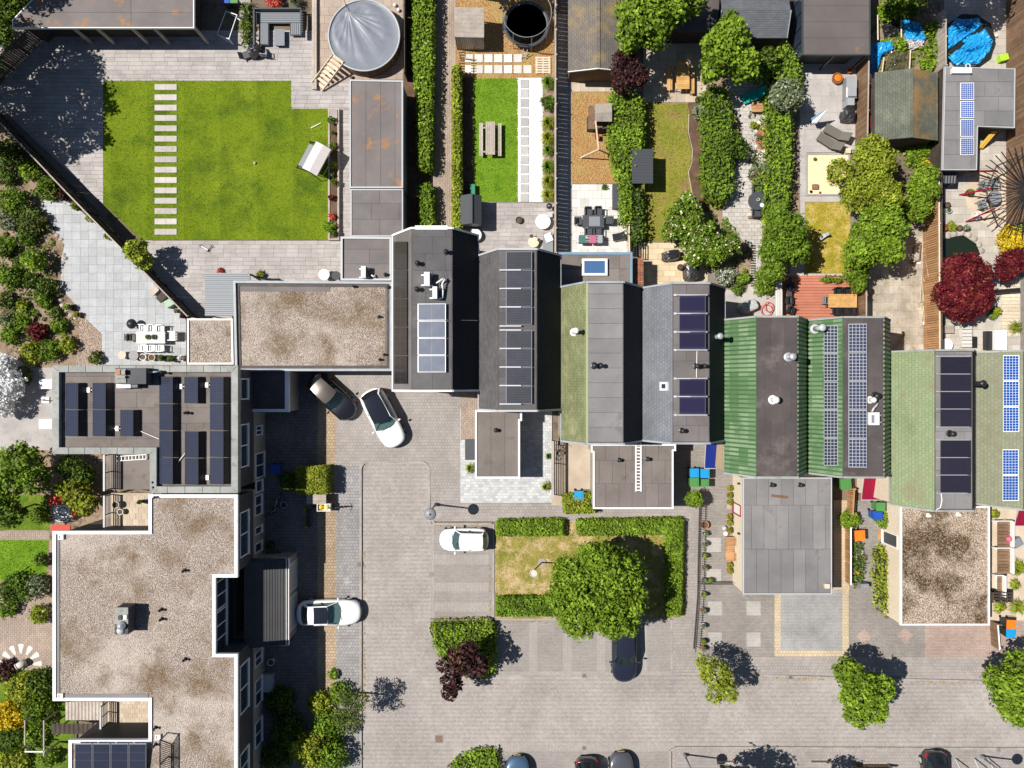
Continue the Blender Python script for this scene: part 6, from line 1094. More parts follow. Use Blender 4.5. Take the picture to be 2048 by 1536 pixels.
chair('taupe-seated chair at the kettle grill end of the pale dining table', 263, 675, 0, m_taupe, w=.5); chair('large white slatted armchair at the outhouse end of the pale dining table', 345, 672, 180, m_offw, w=.62)
roundtable('tan round tray table beside the black round grill table', 244, 710, 8, .45, m_woodpl); roundtable('black crossed round table at the patio foot', 267, 711, 10, .5, m_black)
for x, y, l, m_ in ((285, 714, 'small white crate in the row below the dining table', m_white), (303, 715, 'tan crate in the row below the dining table', m_woodpl), (323, 716, 'black dome planter in the row below the dining table', m_black), (342, 717, 'dark planter in the row near the outhouse', m_dgreym)): pot(l, x, y, 7, .4, m_, L_dk if m_ in (m_black, m_dgreym) else None)
pot('white pot with pink flowers by the outhouse corner', 362, 716, 6, .35, m_white, L_wht, fl=L_pnk)
for x, y, m_, l in ((310, 578, m_woodg, 'grey reclining chair leaning on the fence beside the patio'), (325, 592, m_wooddk, 'dark reclining chair leaning on the fence beside the patio')): lounger(l, x, y, 45, m_, m_woodg, 'recliner', .9, .5, .4)
solo('cushion_box', MB().box(P(338, 606, .5).x-.3, P(338, 606, .5).y-.25, .07, P(338, 606, .5).x+.3, P(338, 606, .5).y+.25, .55, .5), plain('sage_plastic', (.30, .42, .30), .6), 'sage green storage box against the slanted fence', 'box'); pot('white pot by the slanted fence foot', 355, 622, 5, .35, m_white, L_grey); pot('plum pot with pink blossom by the outhouse', 366, 632, 5, .35, m_dgreym, L_pur, fl=L_pnk)
cover_plants([(0, 290), (60, 310), (110, 390), (80, 420), (115, 480), (118, 570), (145, 640), (155, 715), (0, 690)], 3000, L_mid); cover_plants([(0, 400), (90, 450), (110, 560), (140, 690), (0, 680)], 2200, L_var)
[bush(l, x, y, r_, 1.3, L_dk, .18, 90) for x, y, r_, l in ((10, 20, 36, 'dark evergreen shrub behind the garden house corner'), (35, 0, 26, 'dark evergreen shrub above the garden house corner'), (5, 70, 28, 'dark evergreen shrub outside the leaning fence'))]
# ---- gardens left of the gravel block
struct('front_yard', MB().prism([(-80, 735), (110, 735), (110, 900), (-80, 900)], 0, 0, .03, False), m_cslab); tree('white blossoming shrub beside the white benches', [(10, 770, 42), (0, 810, 30), (5, 735, 30)], 1.3, .8, L_wht, .16, 80, name='blossom_shrub', cat='shrub'); bush('green shrub behind the white blossom', 45, 750, 22, .8, L_var, .13); 
for y, l in ((768, 'white slatted bench at the block wall'), (848, 'white slatted bench turned askew at the block wall')): bench(l, 78, y-10, 104, y+10, .45, m_white, 5, 'x')
solo('parasol_stand', MB().pbox(82, 794, 98, 806, .03, .12).lathe(P(88, 800, .12), [(.1, 0), (.05, .1), (.03, .8)], 10), m_offw, 'white parasol base between the two white benches', 'parasol base')
struct('lawn', MB().prism([(-80, 900), (300, 900), (300, 1420), (-80, 1420)], 0, 0, .02, False), m_soil); struct('lawn', MB().prism([(-80, 990), (100, 990), (100, 1060), (-80, 1060)], 0, 0, .03, False), m_wild); struct('lawn', MB().prism([(-80, 1080), (98, 1080), (92, 1160), (-80, 1160)], 0, 0, .03, False), m_turf2); blades('grass', [(-20, 1080), (96, 1080), (90, 1158), (-20, 1158)], .03, m_turf2, 70, .08); struct('path', MB().prism([(-80, 1062), (100, 1062), (100, 1079), (-80, 1079)], 0, 0, .035, False), m_alley)
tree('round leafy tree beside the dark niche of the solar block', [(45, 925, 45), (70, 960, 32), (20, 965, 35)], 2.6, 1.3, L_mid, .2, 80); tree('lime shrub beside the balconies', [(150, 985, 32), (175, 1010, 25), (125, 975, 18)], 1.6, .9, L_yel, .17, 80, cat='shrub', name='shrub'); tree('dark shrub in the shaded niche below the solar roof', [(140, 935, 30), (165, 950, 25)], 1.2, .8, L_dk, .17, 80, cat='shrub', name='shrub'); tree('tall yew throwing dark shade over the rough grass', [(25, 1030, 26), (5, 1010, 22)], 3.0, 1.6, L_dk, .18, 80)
bush('feathery green plant at the patio beside the red mats', 78, 1030, 20, .9, L_mid, .12); solo('picnic_blanket', MB().pbox(97, 993, 137, 1010, .02, .05), plain('red_cloth', (.62, .07, .04), .8), 'red blanket on the ground by the lime shrub', 'blanket'); solo('picnic_blanket', MB().pbox(102, 1050, 140, 1062, .02, .06), plain('red_cloth_two', (.6, .06, .04), .8), 'red mat against the white-edged gravel block', 'mat'); solo('towel', MB().box(P(153, 1022).x-.4, P(153, 1022).y-.3, .03, P(153, 1022).x+.4, P(153, 1022).y+.3, .08, .6), plain('orange_cloth', (.75, .2, .02), .8), 'orange towel beside the round mosaic', 'towel')
p = P(124, 1023); t = thing('mosaic', 'round white and dark pebble mosaic by the red blanket', 'mosaic', (p.x, p.y, .02)); part('disc', MB().lathe((p.x, p.y, .02), [(.75, 0), (.75, .02)], 24), m_offw, t); part('ring', MB().torus((p.x, p.y, .045), .68, .03, 24, 4), m_dgreym, t); part('spiral', MB().torus((p.x+.1, p.y, .05), .3, .05, 16, 4), m_greym, t)
struct('terrace', MB().prism([(-80, 1195), (110, 1195), (110, 1340), (-80, 1340)], 0, 0, .03, False), m_alley)
p = P(42, 1330); t = thing('mosaic', 'fan of white wedges set in the brick terrace', 'mosaic', (p.x, p.y, .03))
for k in range(7): a = math.radians(5 + k*28); part('wedge', MB().wprism([(p.x + q*math.cos(a+b), p.y + q*math.sin(a+b)) for q, b in ((.85, -.08), (1.5, -.14), (1.55, 0), (1.5, .14), (.85, .08))], .03, .042), m_wslab, t)
A = P(25, 1338, .9); B = P(45, 1325, .3); t = thing('urn', 'tall pale urn lying beside the white wedge mosaic', 'urn', tuple(P(35, 1331))); part('body', MB().tube((B.x+.2, B.y, .25), (A.x, A.y, .45), .28, .2, 14), m_wslab, t, True); part('rim', MB().torus((A.x, A.y, .47), .2, .04, 14, 5, (-1, -.6, .5)), m_wslab, t)
for x, y, r_, h_, m_, l in ((35, 1175, 36, 1.0, L_dk, 'dark shrub edging the small bright lawn'), (75, 1170, 26, .9, L_grey, 'white-flecked shrub below the small bright lawn'), (82, 1120, 16, .8, L_dk, 'dark shrub at the bright lawn edge'), (15, 1215, 22, .9, L_mid, 'green mound beside the brick terrace'), (78, 1228, 22, 1.1, L_yel, 'lime-green round shrub on the brick terrace'), (10, 1340, 24, .9, L_pur, 'dark shrub behind the tall urn'), (45, 1375, 38, 1.3, L_yel, 'lime shrub below the tall urn'), (80, 1365, 30, 1.4, L_dk, 'dark shrub against the gravel block'), (20, 1430, 34, 1.2, L_gold, 'golden shrub beside the pergola posts'), (75, 1420, 34, 1.3, L_mid, 'green shrub in front of the niche'), (20, 1480, 36, 1.0, L_dk, 'dark shrub behind the pergola posts'), (70, 1475, 26, .9, L_brt, 'bright plants between the pergola posts'), (30, 1525, 36, .8, L_yel, 'lime grass mound beyond the pergola posts'), (98, 1515, 20, 1.0, L_mid, 'green shrub at the steps of the gravel block')): bush(l, x, y, r_, h_, m_, .15, 100)
t = thing('pergola', 'bare pale timber pergola posts among the shrubs', 'pergola', tuple(P(70, 1470))); [part('beam', MB().obox(P(x, y0, 1.9), P(x, y1, 1.9), .08, .1), m_woodg, t) for x, y0, y1 in ((50, 1440, 1490), (88, 1440, 1512))]; part('crossbeam', MB().obox(P(50, 1503, 1.9), P(90, 1503, 1.9), .08, .1), m_offw, t); [part('post', MB().box(P(x, y, 1.9).x-.05, P(x, y, 1.9).y-.05, 0, P(x, y, 1.9).x+.05, P(x, y, 1.9).y+.05, 1.84), m_woodg, t) for x, y in ((50, 1442), (88, 1442), (50, 1500), (88, 1508))]
struct('lawn', MB().prism([(-80, 1340), (150, 1340), (150, 1640), (-80, 1640)], 0, 0, .025, False), m_wild)
# ---------------------------------------------------------------- narrow garden with turf and white gravel
struct('bark_bed', MB().prism([(910, -60), (1113, -60), (1113, 160), (910, 160)], 0, 0, .02, False), m_bark); pebbles(None, [(912, 95), (1110, 95), (1110, 157), (912, 157)], 0, .02, m_bark, 45, name='bark')
struct('lawn', MB().prism([(946, 157), (1036, 157), (1036, 406), (946, 406)], 0, 0, .03, False), m_turf2); blades('grass', [(948, 158), (1034, 158), (1034, 404), (948, 404)], .03, m_turf2, 80, .06); struct('soil_strip', MB().prism([(912, 155), (948, 155), (948, 406), (912, 406)], 0, 0, .025, False), m_mulch)
gv = struct('gravel_path', MB().prism([(1033, 156), (1090, 156), (1090, 406), (1033, 406)], 0, 0, .024, False), m_wgrav); pebbles(gv, [(1034, 157), (1088, 157), (1088, 404), (1034, 404)], 0, .024, m_wgrav, 60); struct('planting_strip', MB().prism([(1085, 150), (1114, 150), (1114, 410), (1085, 410)], 0, 0, .03, False), m_soil)
me = mk(MB().box(-.29, -.29, 0, .29, .29, .04), (0,0,0), False, m_gslab, 'garden_slab')
for i in range(13): p = P(1049, 168 + i*19); o = inst('garden_slab', me, (p.x, p.y, .03)); props(o, 'square grey slab in the line laid through white gravel', 'slab', 'slabs through the white gravel')
me = mk(MB().box(-.29, -.29, 0, .29, .29, .04), (0,0,0), False, m_wslab, 'garden_slab')
for y in (117, 139):
    for i in range(7):
        if y == 117 and i == 6: continue
        p = P(938 + i*19.5, y); o = inst('garden_slab', me, (p.x, p.y, .025)); props(o, 'pale square slab set in orange bark chips', 'slab', 'slabs in the bark chips')
st = struct('patio', MB().prism([(912, 404), (1113, 404), (1113, 520), (912, 520)], 0, 0, .035, False), m_joint); tiles('patio_tile', [(912, 406), (1112, 406), (1112, 515), (912, 515)], .9, .3, m_wood_tile, st, .035, .065, rndbond=True)
corr('small slatted shed roof of weathered brown boards in the narrow garden', 909, 14, 968, 74, 2.1, 2.0, m_woodg, .28, 'x', 'log_store', 'shed'); t = thing('log_store', 'dark boarded front of the weathered shed', 'shed', tuple(P(938, 84))); [part('board', MB().pbox(910+i*4.1, 74, 913.6+i*4.1, 76, 0, 1.95), m_woodg, t) for i in range(14)]
c = P(1053, 48, .75); r = 46*S(.75); t = thing('trampoline', 'black round trampoline with tall safety net in tree shade', 'trampoline', (c.x, c.y, 0)); part('mat', MB().lathe((c.x, c.y, .7), [(r*.86, 0), (r*.86, .02)], 32), plain('jump_mat', (.10, .10, .115), .5), t); part('pad', MB().lathe((c.x, c.y, .72), [(r*.87, 0), (r*.89, .03), (r, .03), (r*1.02, 0)], 32), m_dgreym, t, True)
for i in range(8): a = math.pi*i/4+.2; part('pole', MB().tube((c.x+r*1.04*math.cos(a), c.y+r*1.04*math.sin(a), 0), (c.x+r*1.04*math.cos(a), c.y+r*1.04*math.sin(a), 2.5), .03, .03, 6), m_greym, t)
part('net_ring', MB().torus((c.x, c.y, 2.45), r*1.04, .025, 36, 5), m_greym, t); mb = MB()
for i in range(72):
    a0 = 2*math.pi*i/72; a1 = a0
    for s in (1, -1): mb.poly([(c.x+r*1.03*math.cos(a0), c.y+r*1.03*math.sin(a0), .75), (c.x+r*1.03*math.cos(a0+.006), c.y+r*1.03*math.sin(a0+.006), .75), (c.x+r*1.03*math.cos(a0+s*.6+.006), c.y+r*1.03*math.sin(a0+s*.6+.006), 2.42), (c.x+r*1.03*math.cos(a0+s*.6), c.y+r*1.03*math.sin(a0+s*.6), 2.42)])
part('net', mb, m_black, t, kind='stuff'); part('ladder', MB().path([P(1047, 98, .7), P(1043, 118, .05)], .025).path([P(1055, 99, .7), P(1051, 119, .05)], .025).path([P(1045, 107, .4), P(1053, 108, .4)], .025).path([P(1043.6, 113, .2), P(1051.6, 114, .2)], .025), m_lgrey, t)
t = thing('pallet', 'pale wooden pallet lying beside the bark chips', 'pallet', tuple(P(1086, 130))); slats(t, 'slat', 1071, 113, 1101, 147, .14, .025, 7, m_woodpl, 'x', .3); [part('bearer', MB().pbox(x, 113, x+4, 147, .02, .11, .14), m_woodpl, t) for x in (1071, 1084, 1097)]
t = thing('climbing_frame', 'thin black trellis gate beside the slab rows', 'trellis', tuple(P(935, 125))); A = [P(919, 104, 1.2), P(931, 104, 1.2)]; [part('upright', MB().box(P(x, y, 1.2).x-.02, P(x, y, 1.2).y-.02, 0, P(x, y, 1.2).x+.02, P(x, y, 1.2).y+.02, 1.2), m_black, t) for x in (919, 930) for y in (104, 148)]; [part('bar', MB().pbox(919, 104+i*5.5, 930, 105.4+i*5.5, 1.16, 1.2), m_black, t) for i in range(9)]
t = thing('picnic_table', 'grey wooden picnic table with two benches on bright turf', 'picnic table', tuple(P(984, 278))); slats(t, 'table_board', 971, 243, 990, 309, .75, .04, 5, m_woodg, 'y', .12); slats(t, 'bench_board', 958, 246, 966, 312, .45, .04, 2, m_woodg, 'y', .12); slats(t, 'bench_board', 996, 246, 1003, 312, .45, .04, 2, m_woodg, 'y', .12)
for y in (254, 302): part('crossbar', MB().pbox(958, y, 1003, y+3, .33, .405, .4), m_woodg, t); [part('leg', MB().obox(P(x0, y+1, .7), P(x1, y+1, .05), .05, .1), m_woodg, t) for x0, x1 in ((974, 964), (987, 997))]
for y, r_, m_, k in ((165, 15, L_mid, 'arching green grass clump at the top of the white gravel'), (205, 17, L_dk, 'dark glossy shrub along the white gravel'), (245, 16, L_yel, 'yellow arching grass beside the dark shrub'), (275, 16, L_yel, 'yellow-green sedge in the middle of the strip'), (300, 12, L_mid, 'thin green tuft low in the strip'), (333, 15, L_mid, 'spiky green clump beside the gravel slabs'), (362, 15, L_yel, 'tawny grass clump above the patio'), (390, 15, L_yel, 'yellow grass clump at the patio corner')): (bush(k, 1096, y, r_, .9, m_, .13) if m_ is L_dk else grassclump(k, 1096, y, r_+2, .7, m_, 190))
fence('slim grey fence between narrow garden and bark play garden', [(1111, -40), (1111, 505)], 1.8, m_woodg, .3, th=.02)
gable('small black playhouse with ribbed roof beside the ivy hedge', 921, 391, 963, 448, 1.6, 2.1, 942, 'y', m_dgreym, m_dgreym, 'playhouse', .06); solo('green_slide', MB().pbox(940, 368, 950, 390, .1, .5), plain('slide_green', (.02, .2, .12), .5), 'green slide behind the black playhouse', 'slide')
roundtable('round white table on the narrow garden patio', 1086, 443, 15, .5, m_white); roundtable('round wicker table beside the grey lounger seat', 1067, 484, 11, .45, m_woodpl); [pot(l, x, y, 3.5, .5, m_wooddk, None) for x, y, l in ((1063, 472, 'dark wicker stool behind the wicker table'), (1078, 480, 'dark wicker stool between wicker table and lounge seat'))]; pot('round black fire bowl on the narrow patio', 1038, 440, 7, .3, m_black, None); kettle('black kettle grill at the slim grey fence', 1099, 411, 6, .9)
t = thing('lounge_sofa', 'flat grey lounge seat with white cushion by the fence', 'seat', tuple(P(1095, 485))); part('base', MB().pbox(1086, 466, 1106, 506, .06, .4), m_greym, t); part('cushion', MB().box(P(1097, 475, .5).x-.25, P(1097, 475, .5).y-.3, .401, P(1097, 475, .5).x+.25, P(1097, 475, .5).y+.3, .52, .4), m_white, t); roundtable('white round stool in the house corner', 950, 470, 13, .5, m_white); solo('grey_box', MB().pbox(1095, 424, 1105, 434, .06, .5), m_lgrey, 'small grey box beside the white round table', 'box')
# ---------------------------------------------------------------- bark play garden
struct('bark_lawn', MB().prism([(1142, 183), (1245, 183), (1245, 370), (1142, 370)], 0, 0, .03, False), m_bark); pebbles(None, [(1144, 185), (1243, 185), (1243, 368), (1144, 368)], 0, .03, m_bark, 45, name='bark'); st = struct('side_path', MB().prism([(1113, -60), (1144, -60), (1144, 520), (1113, 520)], 0, 0, .026, False), m_joint); tiles('side_slab', [(1114, 30), (1143, 30), (1143, 515), (1114, 515)], .9, 1.0, m_gslab, st, .026, .05, bond=0)
st = struct('patio', MB().prism([(1143, 368), (1262, 368), (1262, 520), (1143, 520)], 0, 0, .03, False), m_joint); tiles('patio_slab', [(1144, 369), (1260, 369), (1260, 515), (1144, 515)], .6, .6, m_wslab, st, .03, .06, bond=.5); st = struct('patio', MB().prism([(1143, 140), (1290, 140), (1290, 185), (1143, 185)], 0, 0, .033, False), m_joint); tiles('patio_slab', [(1144, 150), (1230, 150), (1230, 184), (1144, 184)], .6, .6, m_bslab, st, .033, .06)
t = thing('swing_set', 'wooden climbing tower with shingled roof and swing beam', 'swing set', tuple(P(1200, 255))); part('roof', MB().poly([P(1190, 208, 1.9), P(1224, 206, 1.9), P(1224, 224, 2.3), P(1190, 226, 2.3)]).poly([P(1190, 226, 2.3), P(1224, 224, 2.3), P(1224, 243, 1.9), P(1190, 243, 1.9)]), m_woodg, t); part('platform', MB().pbox(1177, 212, 1220, 258, .9, .98), m_woodbr, t); [part('post', MB().box(P(x, y, 1.9).x-.05, P(x, y, 1.9).y-.05, 0, P(x, y, 1.9).x+.05, P(x, y, 1.9).y+.05, 1.9), m_woodpl, t) for x in (1192, 1220) for y in (212, 240)]
part('swing_beam', MB().obox(P(1191, 242, 2.0), P(1197, 300, 2.0), .1, .1), m_woodpl, t); [part('strut', MB().obox(P(1197, 299, 2.0), P(x, y, .03), .08, .08), m_woodpl, t) for x, y in ((1161, 316), (1224, 312))]; part('swing', MB().path([P(1193, 268, 1.95), P(1193, 270, .5)], .01).path([P(1195, 275, 1.95), P(1195, 277, .5)], .01).pbox(1190, 268, 1199, 278, .42, .48), m_red, t); part('rail', MB().pbox(1190, 243, 1222, 246, 1.0, 1.5).pbox(1190, 255, 1222, 257, .98, 1.4), m_wooddk, t); part('crate', MB().pbox(1175, 232, 1188, 258, .03, .7), m_dgreym, t)
solo('cushion_box', MB().pbox(1226, 367, 1246, 416, .06, .65), m_dgreym, 'anthracite cushion box against the ivy at the pale patio', 'box')
t = thing('dining_table', 'dark grey garden dining table on the pale patio', 'table', tuple(P(1186, 442))); part('top', MB().pbox(1165, 430, 1208, 455, .7, .74), m_dgreym, t); legs4(t, 1166, 431, 1207, 454, .72, m_black, z0=.06); part('runner', MB().pbox(1178, 433, 1200, 452, .741, .75), m_greym, t)
for x, y, rot in ((1176, 424, -90), (1196, 423, -90), (1176, 463, 90), (1194, 463, 90)): chair('dark grey chair at the long side of the dark garden table', x, y, rot, m_dgreym, 'chairs at the dark garden table', w=.5, z0=.06)
chair('dark grey chair at the fence end of the dark garden table', 1157, 442, 0, m_dgreym, w=.5, z0=.06); chair('dark grey chair at the ivy end of the dark garden table', 1217, 441, 180, m_dgreym, w=.5, z0=.06)
def bike(label, px, py, rot, frame, box=None, z0=0.0, lean=0.0):
    p = P(px, py, z0+.5); t = thing('bicycle', label, 'bicycle', (p.x, p.y, z0), None, math.radians(rot)); ax = (0, 1, lean)
    for x in (-.52, .52): part('wheel', MB().torus((x, 0, .34), .31, .025, 20, 5, ax), m_rubber, t, local=True); part('hub', MB().tube((x, -.05, .34), (x, .05, .34), .03), m_alu, t, local=True)
    part('frame', MB().path([(-.52, 0, .34), (-.1, 0, .34), (-.22, 0, .85), (-.52, 0, .34)], .02).path([(-.1, 0, .34), (.38, 0, .8), (-.2, 0, .75)], .02).path([(.52, 0, .34), (.36, 0, .95)], .02), frame, t, local=True); part('saddle', MB().lathe((-.24, 0, .88), [(.1, 0), (.12, .03), (.06, .07), (0, .08)], 10, 1.2, .7), m_black, t, local=True); part('handlebar', MB().path([(.25, -.3, 1.0), (.36, -.1, 1.0), (.36, .1, 1.0), (.25, .3, 1.0)], .018), m_black, t, local=True); part('pedal', MB().box(-.15, .06, .3, -.05, .16, .33).box(-.15, -.16, .34, -.05, -.06, .37), m_black, t, local=True); return t
t = thing('drying_rack', 'white clothes rack hung with pink and teal washing', 'clothes rack', tuple(P(1180, 480))); [part('rail', MB().obox(P(1151, 471+i*3.2, .9), P(1206, 471+i*3.2, .9), .02, .02), m_white, t) for i in range(5)]; [part('leg', MB().tube(P(x, y, .9), P(x, 488-(y-470), .06), .015), m_white, t) for x in (1153, 1204) for y in (471, 484)]; [part('garment', MB().pbox(x, 470, x+w_, 486, .55, .92), m_, t) for x, w_, m_ in ((1158, 13, plain('teal_cloth', (.06, .14, .14), .9)), (1180, 12, plain('pink_cloth', (.45, .1, .2), .9)), (1196, 8, plain('grey_cloth', (.3, .3, .32), .9)))]
lounger('dark hanging chair beside the clothes rack', 1238, 473, 10, m_cover, m_lgrey, 'hanging_chair', .9, .5, .5, .06); bush('dwarf shrub by the cushion box', 1209, 374, 7, .4, L_dk, .08)
hedge('ivy hedge between bark garden and patchy lawn', [(1224, 185), (1245, 175), (1283, 195), (1286, 270), (1275, 330), (1262, 345), (1262, 440), (1248, 440), (1246, 370), (1232, 330), (1222, 280)], 1.6, L_brt, .17, 120, rough=.22, spike=.3); fence('low pale fence below the ivy by the black railing', [(1258, 440), (1259, 505)], 1.2, m_woodpl, .14)
t = thing('railing', 'black iron railing beside the beige terrace', 'railing', tuple(P(1272, 500))); [part('bar', MB().pbox(1262+i*5, 484, 1263.6+i*5, 514, 1.0, 1.04), m_black, t) for i in range(5)]; [part('post', MB().box(P(x, y, 1.04).x-.03, P(x, y, 1.04).y-.03, 0, P(x, y, 1.04).x+.03, P(x, y, 1.04).y+.03, 1.0), m_black, t) for x in (1263, 1283) for y in (485, 513)]
hedge('dark climber on the trellis beside the patchy lawn', [(1262, 380), (1284, 375), (1286, 480), (1264, 482)], 1.3, L_dk, .16, 80, rough=.25, name='climber', cat='climber')
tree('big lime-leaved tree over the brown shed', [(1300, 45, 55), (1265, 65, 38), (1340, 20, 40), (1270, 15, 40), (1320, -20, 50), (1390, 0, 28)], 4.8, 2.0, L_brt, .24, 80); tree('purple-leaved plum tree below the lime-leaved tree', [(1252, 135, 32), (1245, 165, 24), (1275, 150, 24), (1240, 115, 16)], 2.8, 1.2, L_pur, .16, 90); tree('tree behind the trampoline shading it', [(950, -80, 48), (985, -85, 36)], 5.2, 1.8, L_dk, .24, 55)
corr('black ribbed metal shelter in the corner of the patchy lawn', 1264, 298, 1306, 367, 1.9, 1.9, m_dgreym, .22, 'x', 'shelter', 'shelter')
# ---------------------------------------------------------------- patchy lawn garden
struct('lawn', MB().prism([(1282, 205), (1385, 205), (1378, 240), (1377, 280), (1386, 310), (1378, 350), (1388, 390), (1400, 490), (1282, 490)], 0, 0, .03, False), m_dry2); blades('grass', [(1286, 208), (1380, 208), (1376, 250), (1384, 310), (1380, 400), (1330, 480), (1286, 480)], .03, m_dry2, 70, .08); struct('planting_bed', MB().prism([(1376, 200), (1412, 200), (1412, 420), (1390, 400), (1376, 350), (1384, 310), (1375, 270), (1378, 230)], 0, 0, .036, False), m_mulch)
solo('lawn_edging', MB().path([P(*q, .06) for q in ((1378, 228), (1377, 265), (1385, 300), (1384, 325), (1377, 345), (1384, 385), (1390, 400))], .03, 5), m_woodg, 'thin curved edging between patchy lawn and soil bed', 'edging')
st = struct('patio', MB().prism([(1284, 94), (1414, 94), (1414, 206), (1284, 206)], 0, 0, .034, False), m_joint); tiles('patio_slab', [(1286, 60), (1412, 90), (1412, 205), (1286, 205)], .6, .6, m_bslab, st, .034, .06, bond=0); st = struct('patio', MB().prism([(1282, 484), (1430, 484), (1430, 580), (1282, 580)], 0, 0, .034, False), m_joint); tiles('patio_slab', [(1283, 486), (1415, 486), (1415, 575), (1283, 575)], .8, .4, surf('sandstone', (.62, .50, .34), (.52, .41, .27), .9, fa=.12, rnd=.14), st, .034, .06)
table('long teak table between two teak benches', 1353, 124, 1379, 178, .76, m_wood, 12, 'x', m_wood, z0=.06); bench('teak bench on the plum-tree side of the teak table', 1334, 131, 1345, 180, .45, m_wood, 3, z0=.06); bench('teak bench on the round-tree side of the teak table', 1381, 137, 1389, 187, .45, m_wood, 3, z0=.06); pot('dark watering can by the teak benches', 1396, 199, 6, .3, m_black, L_dk)
draped('glossy black covered grill in shrub shade on the sandstone terrace', 1345, 509, 1.2, .7, .8, 10, m_cover, seed=5, z0=.06); draped('large crumpled black cover on the sandstone terrace', 1386, 540, 1.0, 1.25, 1.0, 4, m_cover, seed=8, z0=.06); pot('black fire pot beside the crumpled cover', 1361, 534, 6, .5, m_black, None, z0=.06)
tree('rhododendron with cream blossom over the patchy lawn', [(1370, 440, 42), (1395, 470, 40), (1345, 460, 26), (1430, 500, 36), (1390, 510, 26), (1460, 490, 24), (1375, 405, 22)], 1.9, 1.1, L_mid, .17, 90, fl=(L_crm, .06, 1.1), name='rhododendron', cat='shrub'); bush('silver-white shrub by the cobbled walk', 1450, 550, 24, 1.0, L_grey, .13, fl=(L_wht, .25, 1.0)); bush('bright lime shrub beside the silver-white shrub', 1485, 555, 16, .8, L_brt); bush('dark shrub with rope behind the silver-white shrub', 1475, 578, 14, .6, L_dk)
# ---------------------------------------------------------------- leafy garden and cobbled walk
struct('garden_path', MB().prism([(1455, 120), (1545, 120), (1540, 240), (1530, 330), (1525, 440), (1520, 580), (1495, 580), (1505, 500), (1445, 440), (1445, 380), (1490, 300), (1480, 240), (1455, 200)], 0, 0, .03, False), pavers('pale_cobble', (.40, .37, .34), (.48, .45, .42), (.28, .25, .23), .42, .28, ms=.02)); struct('garden_bed', MB().prism([(1405, 80), (1600, 80), (1600, 640), (1405, 640)], 0, 0, .014, False), m_soil); struct('garden_bed', MB().prism([(1510, 250), (1534, 250), (1534, 300), (1512, 300)], 0, 0, .04, False), m_redbr)
tree('large round green tree beside the teak table', [(1455, 95, 52), (1490, 130, 34), (1430, 130, 34), (1460, 50, 26), (1420, 85, 20)], 4.0, 1.9, L_brt, .22, 85); tree('dark small tree behind the large round tree', [(1530, 120, 26), (1520, 150, 18)], 2.2, 1.0, L_dk, .18)
hedge('tall leafy hedge between cobbled walk and concrete patio', [(1570, 85), (1600, 130), (1600, 200), (1580, 225), (1580, 350), (1572, 430), (1545, 470), (1540, 400), (1548, 300), (1540, 210), (1548, 130)], 1.5, L_brt, .17, 120, rough=.28, spike=.3); tree('grey-green olive bulging from the leafy hedge', [(1570, 190, 36), (1590, 200, 20)], 2.6, 1.0, L_grey, .15, 90)
hedge('leafy hedge between patchy lawn garden and cobbled walk', [(1416, 170), (1455, 180), (1462, 240), (1458, 300), (1465, 380), (1445, 400), (1415, 390), (1418, 300), (1412, 240)], 1.5, L_mid, .17, 110, rough=.3, spike=.3)
for x, y, r_, h_, m_, l in ((1435, 210, 22, 1.4, L_yel, 'lime shrub above the leafy hedge by the soil bed'), (1400, 225, 18, .9, L_grey, 'grey-green shrub at the head of the soil bed'), (1450, 290, 40, 2.0, L_dk, 'big glossy dark shrub over the cobbled walk'), (1480, 300, 24, 1.6, L_dk, 'second glossy dark shrub leaning over the walk'), (1440, 340, 30, 1.6, L_mid, 'green shrub below the glossy dark shrub'), (1435, 390, 26, 1.3, L_yel, 'lime fern above the rhododendron'), (1402, 355, 11, .5, L_brt, 'small bright tuft in the soil bed'), (1405, 320, 10, .4, L_mid, 'small mound in the soil bed below the grey-green shrub'), (1508, 348, 15, .7, L_grey, 'silver mound with red blooms beside the walk'), (1525, 365, 24, .9, L_mid, 'flowering border beside the round mesh table'), (1540, 335, 20, .8, L_grey, 'pale grey shrub at the foot of the leafy hedge'), (1555, 400, 26, 1.2, L_dk, 'dark shrub behind the round mesh table'), (1508, 250, 8, .4, L_yel, 'lime tuft beside the red soil bed')): bush(l, x, y, r_, h_, m_, .15, 100, fl=(L_pnk, .05, .9) if 'bloom' in l or 'flower' in l else None)
tree('broad dense tree between cobbled walk and yellowed lawn', [(1570, 470, 48), (1550, 500, 36), (1590, 500, 34), (1545, 545, 26), (1560, 430, 26)], 3.0, 1.5, L_mid, .17, 95); hedge('narrow green hedge strip beside the log walk', [(1520, 540), (1548, 535), (1548, 580), (1522, 585)], 1.2, L_brt, .15, 120, rough=.2)
ball('grey stone ball by the turquoise lounger', 1523, 163, .22, m_lgrey, 'stone_ball'); lounger('turquoise sun lounger half under the olive', 1510, 190, 20, m_teal, m_alu); table('old wooden chest by the turquoise lounger', 1504, 204, 1527, 224, .45, m_woodor, 3, 'x', name='chest')
t = roundtable('round black mesh table with crockery beside the walk', 1514, 402, 18, .72, m_dgreym, .03); chair('black mesh chair behind the round mesh table', 1513, 382, -90, m_dgreym, w=.6, z0=.03); chair('black mesh chair in front of the round mesh table', 1512, 425, 90, m_dgreym, w=.6, z0=.03); roundtable('small white plate on the round mesh table', 1524, 410, 4, .04, m_white, .75, m_white, 'plate'); pot('white jug on the round mesh table', 1517, 399, 3, .2, m_white, None, z0=.75); solo('log', MB().tube(P(1497, 434, .2), P(1520, 436, .2), .1), m_woodbr, 'reddish log lying by the mesh chairs', 'log', None, True)
